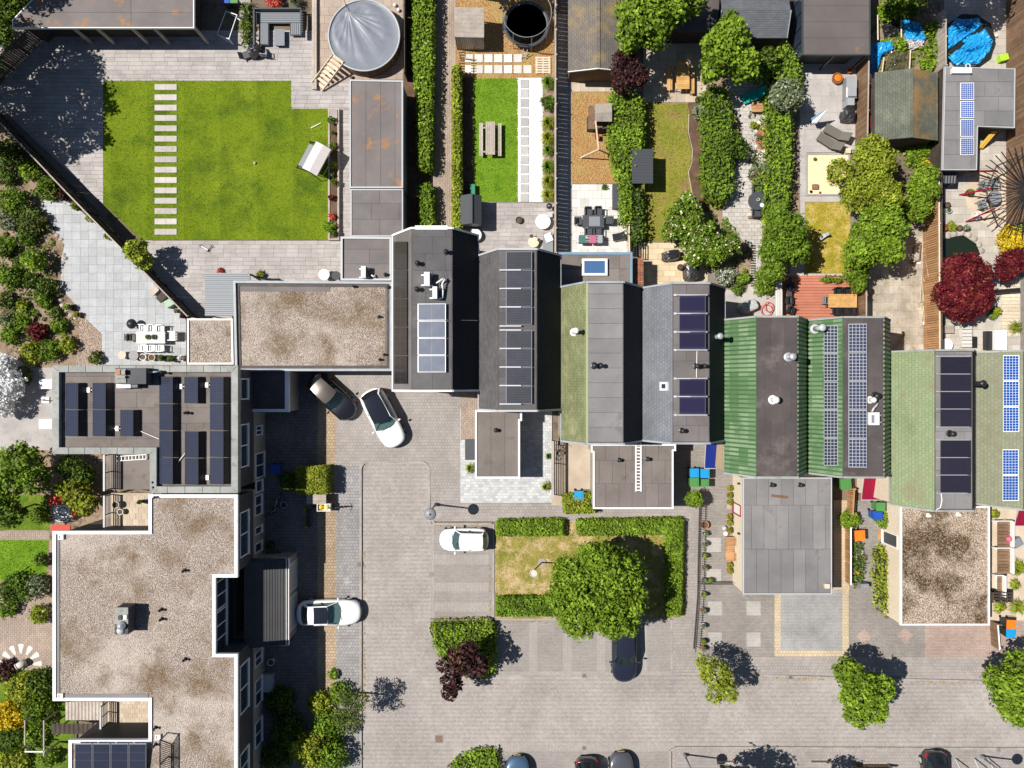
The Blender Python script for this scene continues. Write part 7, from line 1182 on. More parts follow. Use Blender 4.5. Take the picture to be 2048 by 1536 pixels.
t = thing('log_walk', 'narrow ladder-like row of log treads', 'steps', tuple(P(1507, 530))); [part('tread', MB().pbox(1502, 490+i*5, 1511, 492.6+i*5, .03, .12), m_wooddk, t) for i in range(17)]
for x, y in ((1519, 246), (1513, 262), (1514, 276), (1513, 292), (1515, 306), (1522, 310), (1528, 302), (1505, 362)): p = P(x, y, .1); r_ = RN.uniform(.12, .2); solo('rockery_stone', MB().lathe((p.x, p.y, .02), [(r_, 0), (r_*1.05, r_*.4), (r_*.5, r_*.8), (0, r_*.85)], 7), m_wslab, 'pale rock edging the red soil bed by the walk', 'rock', 'rocks edging the red soil bed')
solo('leaning_pole', MB().tube(P(1515, 298, .3), P(1552, 320, .8), .03), m_woodpl, 'long pale pole lying into the leafy hedge', 'pole')
# ---------------------------------------------------------------- concrete patio garden
st = struct('patio', MB().prism([(1590, 100), (1748, 100), (1748, 640), (1570, 640), (1600, 480)], 0, 0, .024, False), m_joint); tiles('patio_slab', [(1598, 112), (1745, 112), (1745, 305), (1613, 305), (1613, 392), (1700, 392), (1700, 404), (1610, 404), (1610, 560), (1575, 560), (1600, 430)], 1.2, 1.2, m_cslab, st, .024, .05, gap=.008, bond=0)
t = thing('sand_pit', 'square sand pit with concrete border', 'sand pit', tuple(P(1655, 348))); q = wp([(1612, 306), (1700, 306), (1700, 391), (1612, 391)], .15); part('border', rim(MB(), q, .12, 0, .15), m_kerb, t); part('sand', MB().wprism(inset(q, .1), 0, .09), m_sand, t); solo('toy_crate', MB().pbox(1626, 368, 1637, 378, .09, .3), m_woodbr, 'small brown crate standing in the sand', 'crate'); [ball(l, x, y, r_, m_, 'toy', .09, 'toy') for x, y, r_, m_, l in ((1630, 318, .12, m_dgreym, 'dark toy at the top of the sand pit'), (1622, 383, .1, m_rubber, 'black toy in the sand pit corner'), (1640, 385, .08, m_red, 'red toy low in the sand pit'))]
struct('lawn', MB().prism([(1611, 405), (1700, 405), (1700, 546), (1611, 546)], 0, 0, .055, False), m_dry3); blades('grass', [(1613, 407), (1698, 407), (1698, 544), (1613, 544)], .055, m_dry3, 75, .08); lounger('small grey seat tilted on the yellowed lawn', 1648, 472, 35, m_lgrey, m_greym, 'rocking_seat', .7, .25, .35, .06)
t = thing('deck', 'red-brown plank deck with timber edge behind the green house', 'deck', tuple(P(1650, 595))); n = 15
for i in range(n): part('plank', MB().pbox(1572, 552+i*5.8, 1735, 557.3+i*5.8, .05, .2), m_deck, t)
part('edge_board', MB().pbox(1572, 547, 1735, 551.5, .03, .3), m_woodg, t)
fence('purple-brown board fence beside the red deck', [(1733, 540), (1733, 640)], 1.9, m_woodbr, .14, cap=m_woodg); t = thing('log_fence', 'whitewashed log fence beside the red deck', 'fence', tuple(P(1559, 590))); [part('log', MB().pbox(1552+i*3.3, 546, 1554.8+i*3.3, 636, .9, 1.1, 1.1), m_wslab, t) for i in range(4)]; [part('post', MB().pbox(x, y, x+3, y+3, 0, .9, 1.0), m_wslab, t) for x in (1553, 1560) for y in (550, 590, 630)]
bench('dark slatted bench along the red deck', 1574, 555, 1584, 625, .55, m_dgreym, 3, z0=.2); [chair(l, x, y, r_, m_black, w=.5, z0=.2) for x, y, r_, l in ((1583, 574, 20, 'black folding chair at the head of the red deck'), (1580, 601, 0, 'black folding chair in the middle beside the dark bench'), (1582, 622, -20, 'black folding chair at the foot of the dark bench'))]
table('long teak table on the red deck', 1657, 588, 1714, 615, .75, m_wood, 8, 'x', m_dgreym, z0=.2, gap=.05); [chair('dark chair tucked on the lawn side of the teak deck table', x, 584, -90, m_black, 'dark chairs on the lawn side of the deck table', w=.5, z0=.2) for x in (1675, 1693)]; [chair('dark chair tucked on the house side of the teak deck table', x, 621, 90, m_black, 'dark chairs on the house side of the deck table', w=.5, z0=.2) for x in (1672, 1690, 1705)]; chair('grey chair at the head of the teak deck table', 1654, 601, 0, m_greym, w=.5, z0=.2)
hedge('low planting box on the edge of the red deck', [(1645, 553), (1683, 556), (1682, 565), (1645, 562)], .55, L_mid, .12, 110, z0=.2, name='planter_hedge', rough=.15)
pot('rusty fire bowl glowing orange inside on the concrete patio', 1675, 156, 11, .35, plain('rust', (.3, .1, .02), .8), None, z0=.05); p = P(1675, 156, .3); solo('fire_bowl_ash', MB().lathe((p.x, p.y, .33), [(.22, 0), (.24, .03), (.1, .05), (0, .055)], 16), m_orange, 'orange leaves lying in the rusty fire bowl', 'leaves')
t = thing('outdoor_kitchen', 'steel outdoor kitchen with grill hood along the fence', 'grill', tuple(P(1702, 180))); part('cabinet', MB().pbox(1694, 153, 1713, 195, .05, .85), m_greym, t); part('worktop', MB().pbox(1693, 152, 1714, 196, .851, .9), m_alu, t); part('hood', MB().pbox(1697, 172, 1713, 192, .901, 1.15), m_alu, t); part('shelf', MB().pbox(1690, 175, 1693, 200, .6, .65), m_woodor, t); solo('smoker', MB().pbox(1695, 195.5, 1709, 210, .05, 1.0), m_zinc, 'blue-grey smoker box at the end of the outdoor kitchen', 'smoker'); draped('round black covered kettle grill beside the outdoor kitchen', 1702, 226, .8, .8, 1.0, 0, m_cover, seed=12, z0=.05); pot('orange parasol foot by the veranda', 1700, 140, 5, .4, m_orange, None)
t = thing('closed_parasol', 'closed blue and white striped parasol leaning over the patio', 'parasol', tuple(P(1630, 243, .05))); A = P(1628, 242, 1.0); B = P(1656, 217, 2.0); [part('fold', MB().tube(A + Vector((dx, dy, 0)), B, .13, .02, 7), m_white if k % 2 else plain('stripe_blue', (.12, .25, .38), .8), t) for k, (dx, dy) in enumerate(((-.12, .1), (-.05, -.05), (.06, .1), (.12, -.08), (0, .16)))]; part('pole', MB().tube(P(1630, 243, .05), P(1640, 232, 1.5), .025), m_offw, t); part('foot', MB().pbox(1622, 241, 1638, 249, .05, .14), m_lgrey, t)
lounger('taupe sun lounger nearer the fence', 1674, 267, -29, m_taupe, m_dgreym, z0=.05); lounger('taupe sun lounger nearer the sand pit', 1660, 285, -33, m_taupe, m_dgreym, z0=.05); solo('side_crate', MB().pbox(1692, 296, 1702, 306, .05, .4), m_woodpl, 'small pale crate between the loungers and the tree', 'crate'); bench('dark wooden stool in the hedge shade', 1580, 340, 1592, 354, .4, m_wooddk, 3)
fence('brown board fence between concrete patio and mossy shed', [(1738, 112), (1735, 275)], 2.0, m_woodbr, .13, cap=m_woodg)
tree('large feathery tree between sand pit and weathered yard', [(1750, 330, 50), (1720, 385, 42), (1765, 390, 44), (1680, 345, 30), (1740, 300, 34)], 4.0, 1.4, L_yel, .15, 85); tree('broad bright green tree below the feathery tree', [(1760, 440, 48), (1742, 475, 46), (1722, 505, 38), (1772, 500, 34), (1790, 460, 26)], 3.8, 1.5, L_brt, .18, 85); tree('green shrub tree below the feathery tree at the deck', [(1710, 545, 28), (1715, 570, 18)], 2.0, .9, L_mid, .16, 90); tree('bright green bush tree between feathery tree and black store', [(1845, 380, 36), (1835, 420, 26), (1850, 350, 24)], 2.4, 1.2, L_brt, .17, 90)
# ---------------------------------------------------------------- weathered yard with tarpaulins
struct('yard', MB().prism([(1742, 20), (1890, 20), (1890, 300), (1742, 300)], 0, 0, .02, False), m_soil); st = struct('patio', MB().prism([(1732, 440), (1850, 440), (1850, 720), (1732, 720)], 0, 0, .024, False), m_joint); tiles('patio_slab', [(1736, 450), (1848, 450), (1848, 705), (1736, 705)], .6, .6, m_old, st, .024, .05, jit=.008)
def tarp(label, pts, z, mat, seed):
    rr = random.Random(seed); W = [P(x, y, z) for x, y in pts]; c = sum(W, Vector())/len(W); mb = MB(); n = len(W); K = 9; ring = []; per = []
    for i in range(n):
        A, B = W[i], W[(i+1) % n]
        for j in range(8): per.append(A.lerp(B, j/8) + Vector((rr.uniform(-.05, .05), rr.uniform(-.05, .05), 0)))
    N = len(per)
    for k in range(K+1):
        for i in range(N): f = k/K; q = c.lerp(per[i], f); mb.v.append((q.x, q.y, max(.06, z + rr.uniform(-.11, .11)*(f < 1) - .12*(f > .99))))
    for k in range(K):
        for i in range(N): j = (i+1) % N; mb.f.append([k*N+i, k*N+j, (k+1)*N+j, (k+1)*N+i])
    return solo('tarpaulin', mb, mat, label, 'tarpaulin')
m_tblue = plain('blue_tarp', (.015, .30, .62), .35, .5, var=.25); tarp('crumpled bright blue tarpaulin near the veranda corner top', [(1805, 35), (1840, 45), (1856, 70), (1848, 85), (1815, 78), (1806, 55)], .35, m_tblue, 1); tarp('blue tarpaulin strip beside the veranda wall', [(1743, 85), (1785, 80), (1790, 95), (1760, 112), (1752, 148), (1742, 145)], .3, m_tblue, 2); tarp('olive green tarpaulin weighted with poles', [(1780, 100), (1822, 102), (1820, 142), (1770, 142)], .35, plain('olive_tarp', (.09, .085, .045), .25, .6, var=.25), 3); tarp('black plastic sheet among the brush', [(1764, 48), (1797, 42), (1798, 70), (1770, 74)], .3, m_cover, 4); tarp('pale torn sheet below the bright blue tarpaulin', [(1808, 80), (1850, 75), (1848, 95), (1820, 98)], .3, m_cloth, 5)
for a, b, l in (((1821, 100), (1819, 140), 'pale pole holding down the olive tarpaulin'), ((1768, 115), (1764, 145), 'old pole lying at the edge of the olive tarpaulin'), ((1755, 30), (1756, 80), 'pole lying along the black plastic sheet'), ((1802, 38), (1803, 75), 'pole between black sheet and bright blue tarpaulin')): solo('pole', MB().tube(P(*a, .5), P(*b, .5), .05), m_woodpl, l, 'pole')
for x, y, r_, l in ((1870, 100, 24, 'bramble climbing the fence beside the tarpaulins'), (1865, 60, 20, 'bramble above the bright blue tarpaulin'), (1800, 90, 14, 'weeds sprouting between the tarpaulins'), (1775, 22, 26, 'overhanging green branch over the tarpaulin yard'), (1790, 8, 30, 'leafy bush at the head of the tarpaulin yard'), (1855, 130, 18, 'bramble at the corner of the mossy shed'), (1820, 20, 22, 'dark bush behind the tarpaulins'), (1835, 305, 30, 'wild green bush below the mossy shed'), (1880, 290, 22, 'green bush between mossy shed and L-shaped shed')): bush(l, x, y, r_, .9, L_brt if r_ != 22 else L_mid, .16, 100)
bush('golden-leaved shrub below the mossy shed', 1850, 330, 15, .8, L_gold, .13); fence('weathered plank fence along the tarpaulin yard and mossy shed', [(1892, 15), (1892, 130)], 1.8, m_woodg, .14); fence('grey plank fence between mossy shed and L-shaped shed', [(1886, 150), (1884, 290)], 1.8, m_woodpl, .14); fence('tall orange-brown plank fence along the weathered yard', [(1878, 345), (1880, 700)], 2.2, m_woodor, .16, cap=m_woodpl, gap=.03)
for i in range(9): x, y = RN.uniform(1838, 1852), RN.uniform(490, 620); solo('cane', MB().tube(P(x, y, .2), P(x + RN.uniform(-5, 18), y + RN.uniform(25, 60), RN.uniform(.2, .9)), .018), m_woodpl, 'long yellow cane heaped at the orange-brown fence', 'cane', 'canes heaped at the orange-brown fence')
t = thing('window_frame', 'old wooden frame leaning in the weathered yard', 'frame', tuple(P(1833, 505))); A, B, C, D = P(1828, 493, .1), P(1841, 487, .5), P(1838, 520, .5), P(1825, 527, .1); [part('bar', MB().obox(a, b, .06, .05), m_woodbr, t) for a, b in ((A, B), (B, C), (C, D), (D, A))]; [solo('tile', MB().pbox(x, y, x+9, y+6, .05, .12), m_white, l, 'tile') for x, y, l in ((1832, 522, 'white tile below the leaning frame'), (1850, 488, 'white tile near the orange fence top'), (1846, 643, 'white slab low at the orange fence'))]
cover_plants([(1745, 25), (1880, 25), (1880, 140), (1745, 140)], 2500, L_brt); cover_plants([(1408, 200), (1450, 200), (1450, 420), (1500, 560), (1415, 560)], 2500, L_mid); cover_plants([(1500, 230), (1545, 230), (1540, 400), (1505, 390)], 1500, L_var); cover_plants([(1880, 280), (1790, 300), (1800, 440), (1870, 440)], 1500, L_mid)
# ---------------------------------------------------------------- paved garden at the right edge
st = struct('patio', MB().prism([(1880, -40), (2150, -40), (2150, 720), (1880, 720)], 0, 0, .024, False), m_joint); tiles('patio_slab', [(1888, 0), (2012, 0), (2012, 440), (2040, 560), (2040, 705), (1886, 705)], .55, .55, surf('grey_beige_slab', (.46, .42, .37), (.39, .355, .31), 1, fa=.12, rnd=.12), st, .024, .05, bond=.5)
c = P(1940, 78, .7); r = 52*S(.7); t = thing('covered_pool', 'blue-covered octagonal pool partly in shade', 'pool', (c.x, c.y, .05)); part('wall', MB().lathe((c.x, c.y, .05), [(r, 0), (r, .5)], 10), m_tblue, t); mb = MB(); rr = random.Random(4)
for k in range(9):
    for i in range(40):
        a = 2*math.pi*i/40; pol = math.cos(math.pi/10)/math.cos((a % (math.pi/5)) - math.pi/10); f = k/8; mb.v.append((c.x + r*1.02*pol*f*math.cos(a), c.y + r*1.02*pol*f*math.sin(a), .62 - .1*(1-f) + rr.uniform(-.02, .02) + .03*math.sin(a*5+f*6)))
for k in range(8):
    for i in range(40): j = (i+1) % 40; mb.f.append([k*40+i, k*40+j, (k+1)*40+j, (k+1)*40+i])
part('water', mb, plain('pool_water', (.02, .022, .02), .15), t, True); tarp('crumpled blue sheet over the pool half by the L-shaped shed', [(1898, 112), (1935, 86), (1972, 55), (1987, 78), (1984, 98), (1962, 126), (1915, 129)], .72, m_tblue, 31); tarp('crumpled blue sheet over the shaded half of the pool', [(1891, 66), (1912, 36), (1960, 34), (1966, 50), (1925, 80), (1892, 102)], .72, m_tblue, 32); tree('tree behind the blue pool shading it', [(1905, -72, 58), (1965, -80, 58)], 5.5, 2.2, L_dk, .24, 55); tree('leafy branch of a tree behind the tarpaulins', [(1800, -40, 45), (1850, -45, 50)], 4.5, 1.8, L_mid, .2, 70)
solo('lime_box', MB().box(P(2009, 114, .5).x-.3, P(2009, 114, .5).y-.22, .05, P(2009, 114, .5).x+.3, P(2009, 114, .5).y+.22, .5, .25), m_bright, 'lime green box beside the big brown fence', 'box'); ball('white ball on the paving by the blue pool', 1993, 71, .12, m_white, z0=.05); fence('tall dark brown fence beside the lime green box', [(2050, -40), (2050, 440)], 2.1, m_woodbr, .15); corr('small black ribbed store below the L-shaped shed', 1885, 344, 1914, 366, 1.4, 1.3, m_dgreym, .2, 'y', 'store', 'store', legs=m_black)
for k, (x, l) in enumerate(((1958, 'yellow plank leaning under the L-shaped shed roof'), (1963, 'second yellow plank leaning under the L-shaped shed roof'))): solo('plank', MB().obox(P(x, 296, .3), P(x+38, 252, 1.8), .18, .04), plain('yellow_plank', (.75, .45, .06), .7), l, 'plank')
cp = P(2052, 380, 2.6); t = thing('parasol_pergola', 'round pergola of dark radial poles with red supports over a seat', 'pergola', (cp.x, cp.y, .03)); R_ = 3.1
for i in range(40): a = 2*math.pi*i/40; part('radial_pole', MB().obox((cp.x+.1*math.cos(a), cp.y+.1*math.sin(a), 2.75), (cp.x+R_*math.cos(a), cp.y+R_*math.sin(a), 2.15), .05, .05), m_black, t)
part('ring_beam', MB().path([(cp.x+2.5*math.cos(2*math.pi*i/8), cp.y+2.5*math.sin(2*math.pi*i/8), 2.2) for i in range(9)], .05), m_wooddk, t); [part('support', MB().obox((cp.x+R_*math.cos(a), cp.y+R_*math.sin(a), .05), (cp.x+2.2*math.cos(a), cp.y+2.2*math.sin(a), 2.2), .1, .1), m_red, t) for a in (2.45, 3.05, 3.7)]
roundtable('round wire garden table below the pole pergola', 1990, 395, 14, .7, m_greym, .05); [chair(l, x, y, r_, m_greym, w=.55, z0=.05) for x, y, r_, l in ((1968, 372, -20, 'wire chair beside the red support'), (1965, 408, 20, 'wire chair below the round wire table'), (1988, 368, -90, 'wire chair behind the round wire table'))]
struct('round_paving', MB().prism(arc(1985, 395, 55, 60, 300, 14), 0, .05, .058, False), m_bslab); p_ = (1905, 495)
struct('pond', MB().prism([(1886, 478), (1925, 470), (1952, 488), (1960, 510), (1886, 520)], 0, .05, .062, False), plain('pond_water', (.012, .02, .012), .08, .6)); [solo('pond_stone', MB().lathe((P(x, y).x, P(x, y).y, .05), [(.2, 0), (.22, .06), (.1, .14), (0, .15)], 7), m_stone, 'flat stone on the rim of the dark pond', 'stone', 'stones on the pond rim') for x, y in ((1895, 472), (1908, 468), (1922, 466), (1936, 470), (1948, 478), (1957, 490), (1962, 502))]
tree('large dark red maple beside the pond', [(1925, 560, 52), (1905, 590, 42), (1950, 590, 40), (1930, 610, 38), (1960, 550, 30), (1905, 540, 28), (1940, 530, 26)], 2.2, 1.2, L_red, .13, 130, cr=.24, elong=2.6); tree('small dark red maple beside the golden shrub', [(2018, 530, 30), (2010, 545, 20), (2030, 515, 20)], 1.8, .9, L_red, .13, 120, elong=2.6); bush('golden yellow shrub above the small red maple', 2020, 478, 30, 1.2, L_gold, .13, 130); bush('green shrub between pole pergola and golden shrub', 2045, 460, 18, 1.2, L_brt); bush('green shrub between golden shrub and small maple', 2050, 520, 18, 1.4, L_brt)
pot('red pot with lime plant by the pond', 1890, 455, 7, .4, m_red, None); bush('lime plant spreading from the pots by the pond', 1903, 452, 12, .5, L_yel, z0=.05); pot('black round pot above the pond', 1920, 456, 6, .35, m_black, None); pot('pale tuft pot above the pond', 1932, 456, 6, .3, m_potg, L_grey); pot('red pot with tuft beside the red support', 1939, 385, 7, .35, m_red, L_yel); pot('pale flowering pot at the end of the red support', 1953, 432, 8, .35, m_offw, L_wht); pot('black bag and pale green can by the plank wall', 1896, 410, 6, .4, m_black, None); pot('mint watering can by the black bag', 1899, 420, 6, .3, plain('mint', (.35, .55, .45), .5), None)
solo('garden_wall', MB().pbox(1880, 340, 1885, 700, 0, 2.0), m_wooddk, 'dark backing wall of the orange-brown fence', 'wall'); pot('red pot with young plant by the deck strip', 1993, 622, 9, .4, m_red, L_yel); pot('green leafy pot below the red pot', 1985, 632, 8, .35, m_potg, L_brt); t = thing('deck_strip', 'pale plank deck strip beside the black trough', 'deck', tuple(P(2022, 620))); [part('plank', MB().pbox(2004, 560+i*7, 2040, 566.4+i*7, .05, .14), m_woodpl, t) for i in range(16)]; solo('gutter_trough', MB().obox(P(1990, 584, .5), P(2038, 580, .5), .3, .3), m_black, 'black trough beside the pale plank deck strip', 'trough'); grassclump('wild tuft at the pale plank deck strip', 2030, 655, 18, .8, L_yel, 100)
roundtable('white round stool at the back of the mint house', 1893, 690, 13, .5, m_white, .05); solo('white_chest', MB().pbox(1991, 660, 2014, 700, .05, .85), m_white, 'white chest with dark front against the house', 'chest'); solo('grill_front', MB().pbox(1973, 662, 1989, 700, .05, .5), m_black, 'black glazed box beside the white chest', 'box'); bench('grey slatted bench by the mint house', 1884, 650, 1908, 666, .45, m_woodg, 4, 'x', z0=.05); bench('pale slatted bench below the red maple', 1924, 652, 1944, 695, .45, m_wslab, 6, 'x', z0=.05); solo('black_box', MB().pbox(1945, 673, 1954, 695, .05, .5), m_black, 'small black box beside the pale slatted bench', 'box')
# behind houses
struct('patio', MB().prism([(1448, 580), (1575, 580), (1575, 645), (1448, 645)], 0, 0, .03, False), m_cslab); draped('grey and white heap under a sheet behind the green metal house', 1500, 612, 1.3, .8, .8, 20, m_lgrey, 'covered_heap', 'heap', 21); solo('red_hoops', MB().torus(P(1533, 620, .3), .4, .03, 16, 5).torus(P(1538, 614, .35), .35, .03, 16, 5, (.2, .1, 1)), plain('red_plastic', (.6, .06, .04), .5), 'red hoops lying by the whitewashed fence', 'hoops')
# ---------------------------------------------------------------- cars
m_carglass = glassm('car_glass', (0.02, 0.045, 0.05), 0.03); m_pano = glassm('roof_glass', (0.012, 0.014, 0.02), 0.04); [None for g_ in [m_carglass.node_tree] for tr in [g_.nodes.new('ShaderNodeBsdfTransparent')] for mx in [g_.nodes.new('ShaderNodeMixShader')] if [setattr(tr.inputs[0], 'default_value', (.45, .58, .58, 1)), setattr(mx.inputs[0], 'default_value', .42), g_.links.new(tr.outputs[0], mx.inputs[1]), g_.links.new(g_.nodes['Principled BSDF'].outputs[0], mx.inputs[2]), g_.links.new(mx.outputs[0], g_.nodes['Material Output'].inputs[0])]]; m_lamp = plain('lamp_glass', (.6, .62, .64), .1, .6); m_tail = plain('tail_lamp', (.4, .01, .01), .2); m_seat = plain('car_interior', (.10, .10, .10), .8)
def car(label, px, py, rot, L, W, HC, paint, ws=(.20, .04), rg=(-.46, -.36), roof=None, belt=.92, nose=.62, tailz=.95, pano=None, trunk=None):
    """local x forward; ws/rg: windscreen and rear glass (bottom, top) as parts of the length"""
    p = P(px, py, .8); t = thing('parked_car', label, 'car', (p.x, p.y, .012), None, math.radians(rot)); NS = 40; mb = MB(); K = 15
    def hw(f): return W/2*(1 - abs(f*2)**5*.16)*(1 - .05*max(0, f)*2)*(1 if abs(f) < .49 else .97)
    def zt(f):
        if f > ws[0]: u = (f-ws[0])/(.5-ws[0]); return belt - (belt-nose)*(u**2.2)
        if f < rg[0]: u = (rg[0]-f)/(.5+rg[0]+1e-6); return tailz - .12*u**2
        return belt + (tailz-belt)*max(0, -f)*1.6
    for s in range(NS+1):
        f = -.5 + s/NS; f = math.copysign(.5*(abs(f)*2)**.75, f); w = hw(f)*(1 - max(0, (abs(f)-.44)/.06)**2*.16); z = zt(f); e = 1; zb = .22 + max(0, (abs(f)-.4))*1.2
        for k in range(K):
            a = k/(K-1)*2-1; b = abs(a); sg = math.copysign(1, a)
            if b > .72: u = (b-.72)/.28; y = w*(1 - .05*u*u); zz = z*.80 - (z*.80-zb)*u
            elif b > .5: u = (b-.5)/.22; y = w*(.90 + .10*math.sin(u*1.571)); zz = z - (z*.20)*(1-math.cos(u*1.571))
            else: y = w*.90*(b/.5); zz = z + .045*(1-(b/.5)**2)
            g_ = max(0, (abs(f)-.30)/.20); mb.v.append((f*L*e if abs(f) > .46 else f*L, sg*y, zz*(1 if abs(f) < .485 else .93))); mb.v[-1] = (mb.v[-1][0] - math.copysign(.42 if f > 0 else .3, f)*g_**1.5*(abs(y)/(W/2))**2.4, mb.v[-1][1], mb.v[-1][2])
    for s in range(NS):
        for k in range(K-1): a = s*K+k; mb.f.append([a, a+1, a+K+1, a+K])
    mb.f.append(list(range(K))[::-1]); mb.f.append([NS*K+k for k in range(K)]); part('body', mk(mb, (0,0,0), True, paint, 'body'), None, t)
    # cabin: glass solid with painted roof and pillars
    wb, wt = W/2*.87, W/2*.68; zb = belt+.01; X = lambda f: f*L; n = 9; mb = MB(); ys = [-1+2*i/(n-1) for i in range(n)]
    fb = [(X(ws[0])-.24*abs(y)**2, y*wb, zb+.02*(1-y*y)) for y in ys]; ft = [(X(ws[1])-.10*y*y, y*wt, HC-.03-.03*y*y) for y in ys]; rt = [(X(rg[1])+.05*y*y, y*wt*.93, HC-.07-.03*y*y) for y in ys]; rb = [(X(rg[0])+.16*y*y, y*wb*.90, tailz+.015) for y in ys]
    for i in range(n-1): mb.poly([fb[i], fb[i+1], ft[i+1], ft[i]])
    part('windscreen', mk(mb, (0,0,0), True, m_carglass, 'windscreen'), None, t); mb = MB()
    for i in range(n-1): mb.poly([rt[i], rt[i+1], rb[i+1], rb[i]])
    part('rear_window', mk(mb, (0,0,0), True, m_pano, 'rear_window'), None, t)
    for i, sg in ((0, -1), (n-1, 1)): part('side_windows', MB().poly([fb[i], ft[i], rt[i], rb[i]]), m_carglass, t, local=True)
    def xp(f): return X(ws[1] + (rg[1]-ws[1])*f)
    mb = MB(); M_ = 12; G_ = []
    for j in range(M_+1):
        f = j/M_; x = xp(f); cr = HC + .035*math.sin(math.pi*min(1, f*.9+.1)) - .07*max(0, f-.6)
        for i, y in enumerate(ys): bx = -.10*y*y*(1-f) + .05*y*y*f; G_.append((x+bx, y*wt*1.02*(1-.07*f), cr - .03 - .035*y*y + (.012))); mb.v.append(G_[-1])
    for j in range(M_):
        for i in range(n-1): mb.f.append([j*n+i, j*n+i+1, (j+1)*n+i+1, (j+1)*n+i])
    part('roof', mk(mb, (0,0,0), True, roof or paint, 'roof'), None, t)
    if pano:
        for a, b in pano:
            mb = MB()
            for j in range(M_):
                f0, f1 = a + (b-a)*j/M_, a + (b-a)*(j+1)/M_
                for i in range(0, n-1):
                    def q(f, y): return (xp(f)-.10*y*y*(1-f), y*wt*.94, HC + .035*math.sin(math.pi*min(1, f*.9+.1)) - .07*max(0, f-.6) - .03 - .035*y*y + .018)
                    mb.poly([q(f0, ys[i]), q(f0, ys[i+1]), q(f1, ys[i+1]), q(f1, ys[i])])
            part('sunroof', mk(mb, (0,0,0), True, m_pano, 'sunroof'), None, t)
    for i, sg in ((0, -1), (n-1, 1)):
        o = Vector((0, sg*.012, .01)); part('front_pillar', MB().tube(Vector(fb[i])+o, Vector(ft[i])+o, .035, .035, 6), paint, t, local=True); part('rear_pillar', MB().obox(Vector(rt[i])+o, Vector(rb[i])+o, .10, .16), paint, t, local=True); m_ = Vector(fb[i]).lerp(Vector(rb[i]), .48) + o; u_ = Vector(ft[i]).lerp(Vector(rt[i]), .45) + o; part('middle_pillar', MB().obox(m_, u_, .03, .09), m_black, t, local=True); part('roof_rail', MB().tube(Vector(ft[i])+o*1.5, Vector(rt[i])+o*1.5, .03, .03, 6), paint, t, local=True)
        part('mirror', MB().lathe((X(ws[0])-.22, sg*(W/2+.09), belt+.02), [(0, -.07), (.10, -.04), (.11, .03), (.06, .08), (0, .09)], 10, .7, 1.15), paint if paint not in (m_cblack,) else m_black, t, True, True); part('headlight', MB().wprism([(X(.45), sg*W*.33), (X(.375), sg*W*.43), (X(.35), sg*W*.42), (X(.425), sg*W*.27)], nose-.05, nose+.045), m_lamp, t, local=True); part('tail_light', MB().wprism([(X(-.468), sg*W*.36), (X(-.425), sg*W*.465), (X(-.40), sg*W*.45), (X(-.455), sg*W*.32)], tailz-.25, tailz-.06), m_tail, t, local=True)
    for x in (X(.31), X(-.30)):
        for sg in (-1, 1): w_ = part('wheel', MB().tube((x, sg*(W/2-.21), .32), (x, sg*(W/2-.005), .32), .32, .32, 20), m_rubber, t, local=True); part('rim', MB().tube((x, sg*(W/2-.03), .32), (x, sg*(W/2+.005), .32), .2, .2, 16), m_alu, w_, local=True)
    part('wiper', MB().tube((X(ws[0])+.02, -W*.3, zb+.04), (X(ws[0])-.10, W*.05, zb+.06), .012).tube((X(ws[0])+.02, W*.05, zb+.04), (X(ws[0])-.13, W*.32, zb+.06), .012), m_black, t, local=True); part('dashboard', MB().box(X(ws[0])-.45, -wb*.9, belt-.1, X(ws[0])-.15, wb*.9, belt-.02), m_seat, t, local=True)
    part('steering_wheel', MB().torus((X(ws[1])+.12, .36, belt+.04), .18, .02, 16, 5, (-.8, 0, .6)), m_black, t, local=True)
    for x in (X(ws[1])-.35, X(ws[1])-1.2):
        for sg in (-1, 1): part('seat', MB().box(x-.1, sg*.36-.24, belt-.05, x+.06, sg*.36+.24, belt+.22).box(x-.08, sg*.36-.12, belt+.23, x+.03, sg*.36+.12, belt+.38), m_seat, t, local=True)
    part('number_plate', MB().obox((X(.5)+.005, -.26, .42), (X(.5)+.005, .26, .42), .015, .11), plain('plate_yellow', (.7, .5, .05), .5), t, local=True); return t
def paint(n, c, r=.25, metal=0.0): return plain(n, c, r, .5, metal, 1.0, 0.0)
m_cwhite = paint('white_car_paint', (.80, .80, .80)); m_cblack = paint('black_car_paint', (.012, .012, .015)); m_crefl = paint('bronze_roof_reflection', (.075, .06, .05), .3, .4); m_cnavy = paint('navy_car_paint', (.014, .017, .03)); m_csil = paint('grey_car_paint', (.10, .105, .12), .3, .4); m_csky = paint('blue_car_paint', (.06, .12, .2), .3, .3)  # bronze stands in for a reflection on the black hatchback's roof
car('black hatchback with a painted bronze roof reflection parked askew by the porch', 664, 794, -43, 4.0, 1.72, 1.47, m_cblack, roof=m_crefl); car('white crossover with black glass roof parked askew beside dark hatchback', 766, 836, -63, 4.45, 1.85, 1.60, m_cwhite, (.19, .05), (-.47, -.38), m_pano, 1.02, .78, 1.08, ((.22, .62),)); car('white sedan with panoramic roof parked across the pavement', 657, 1226, 1, 4.55, 1.82, 1.44, m_cwhite, (.21, .03), (-.42, -.30), None, .90, .64, .98, ((.0, .68),)); car('small white city car in the first parking bay', 928, 1080, 180, 3.5, 1.62, 1.48, m_cwhite, (.24, .09), (-.46, -.39), None, .93, .68, .95); car('black estate car nosing out below the large round tree', 1249, 1302, -90, 4.5, 1.80, 1.48, m_cnavy, (.21, .05), (-.47, -.38), None, .92, .66, .95)
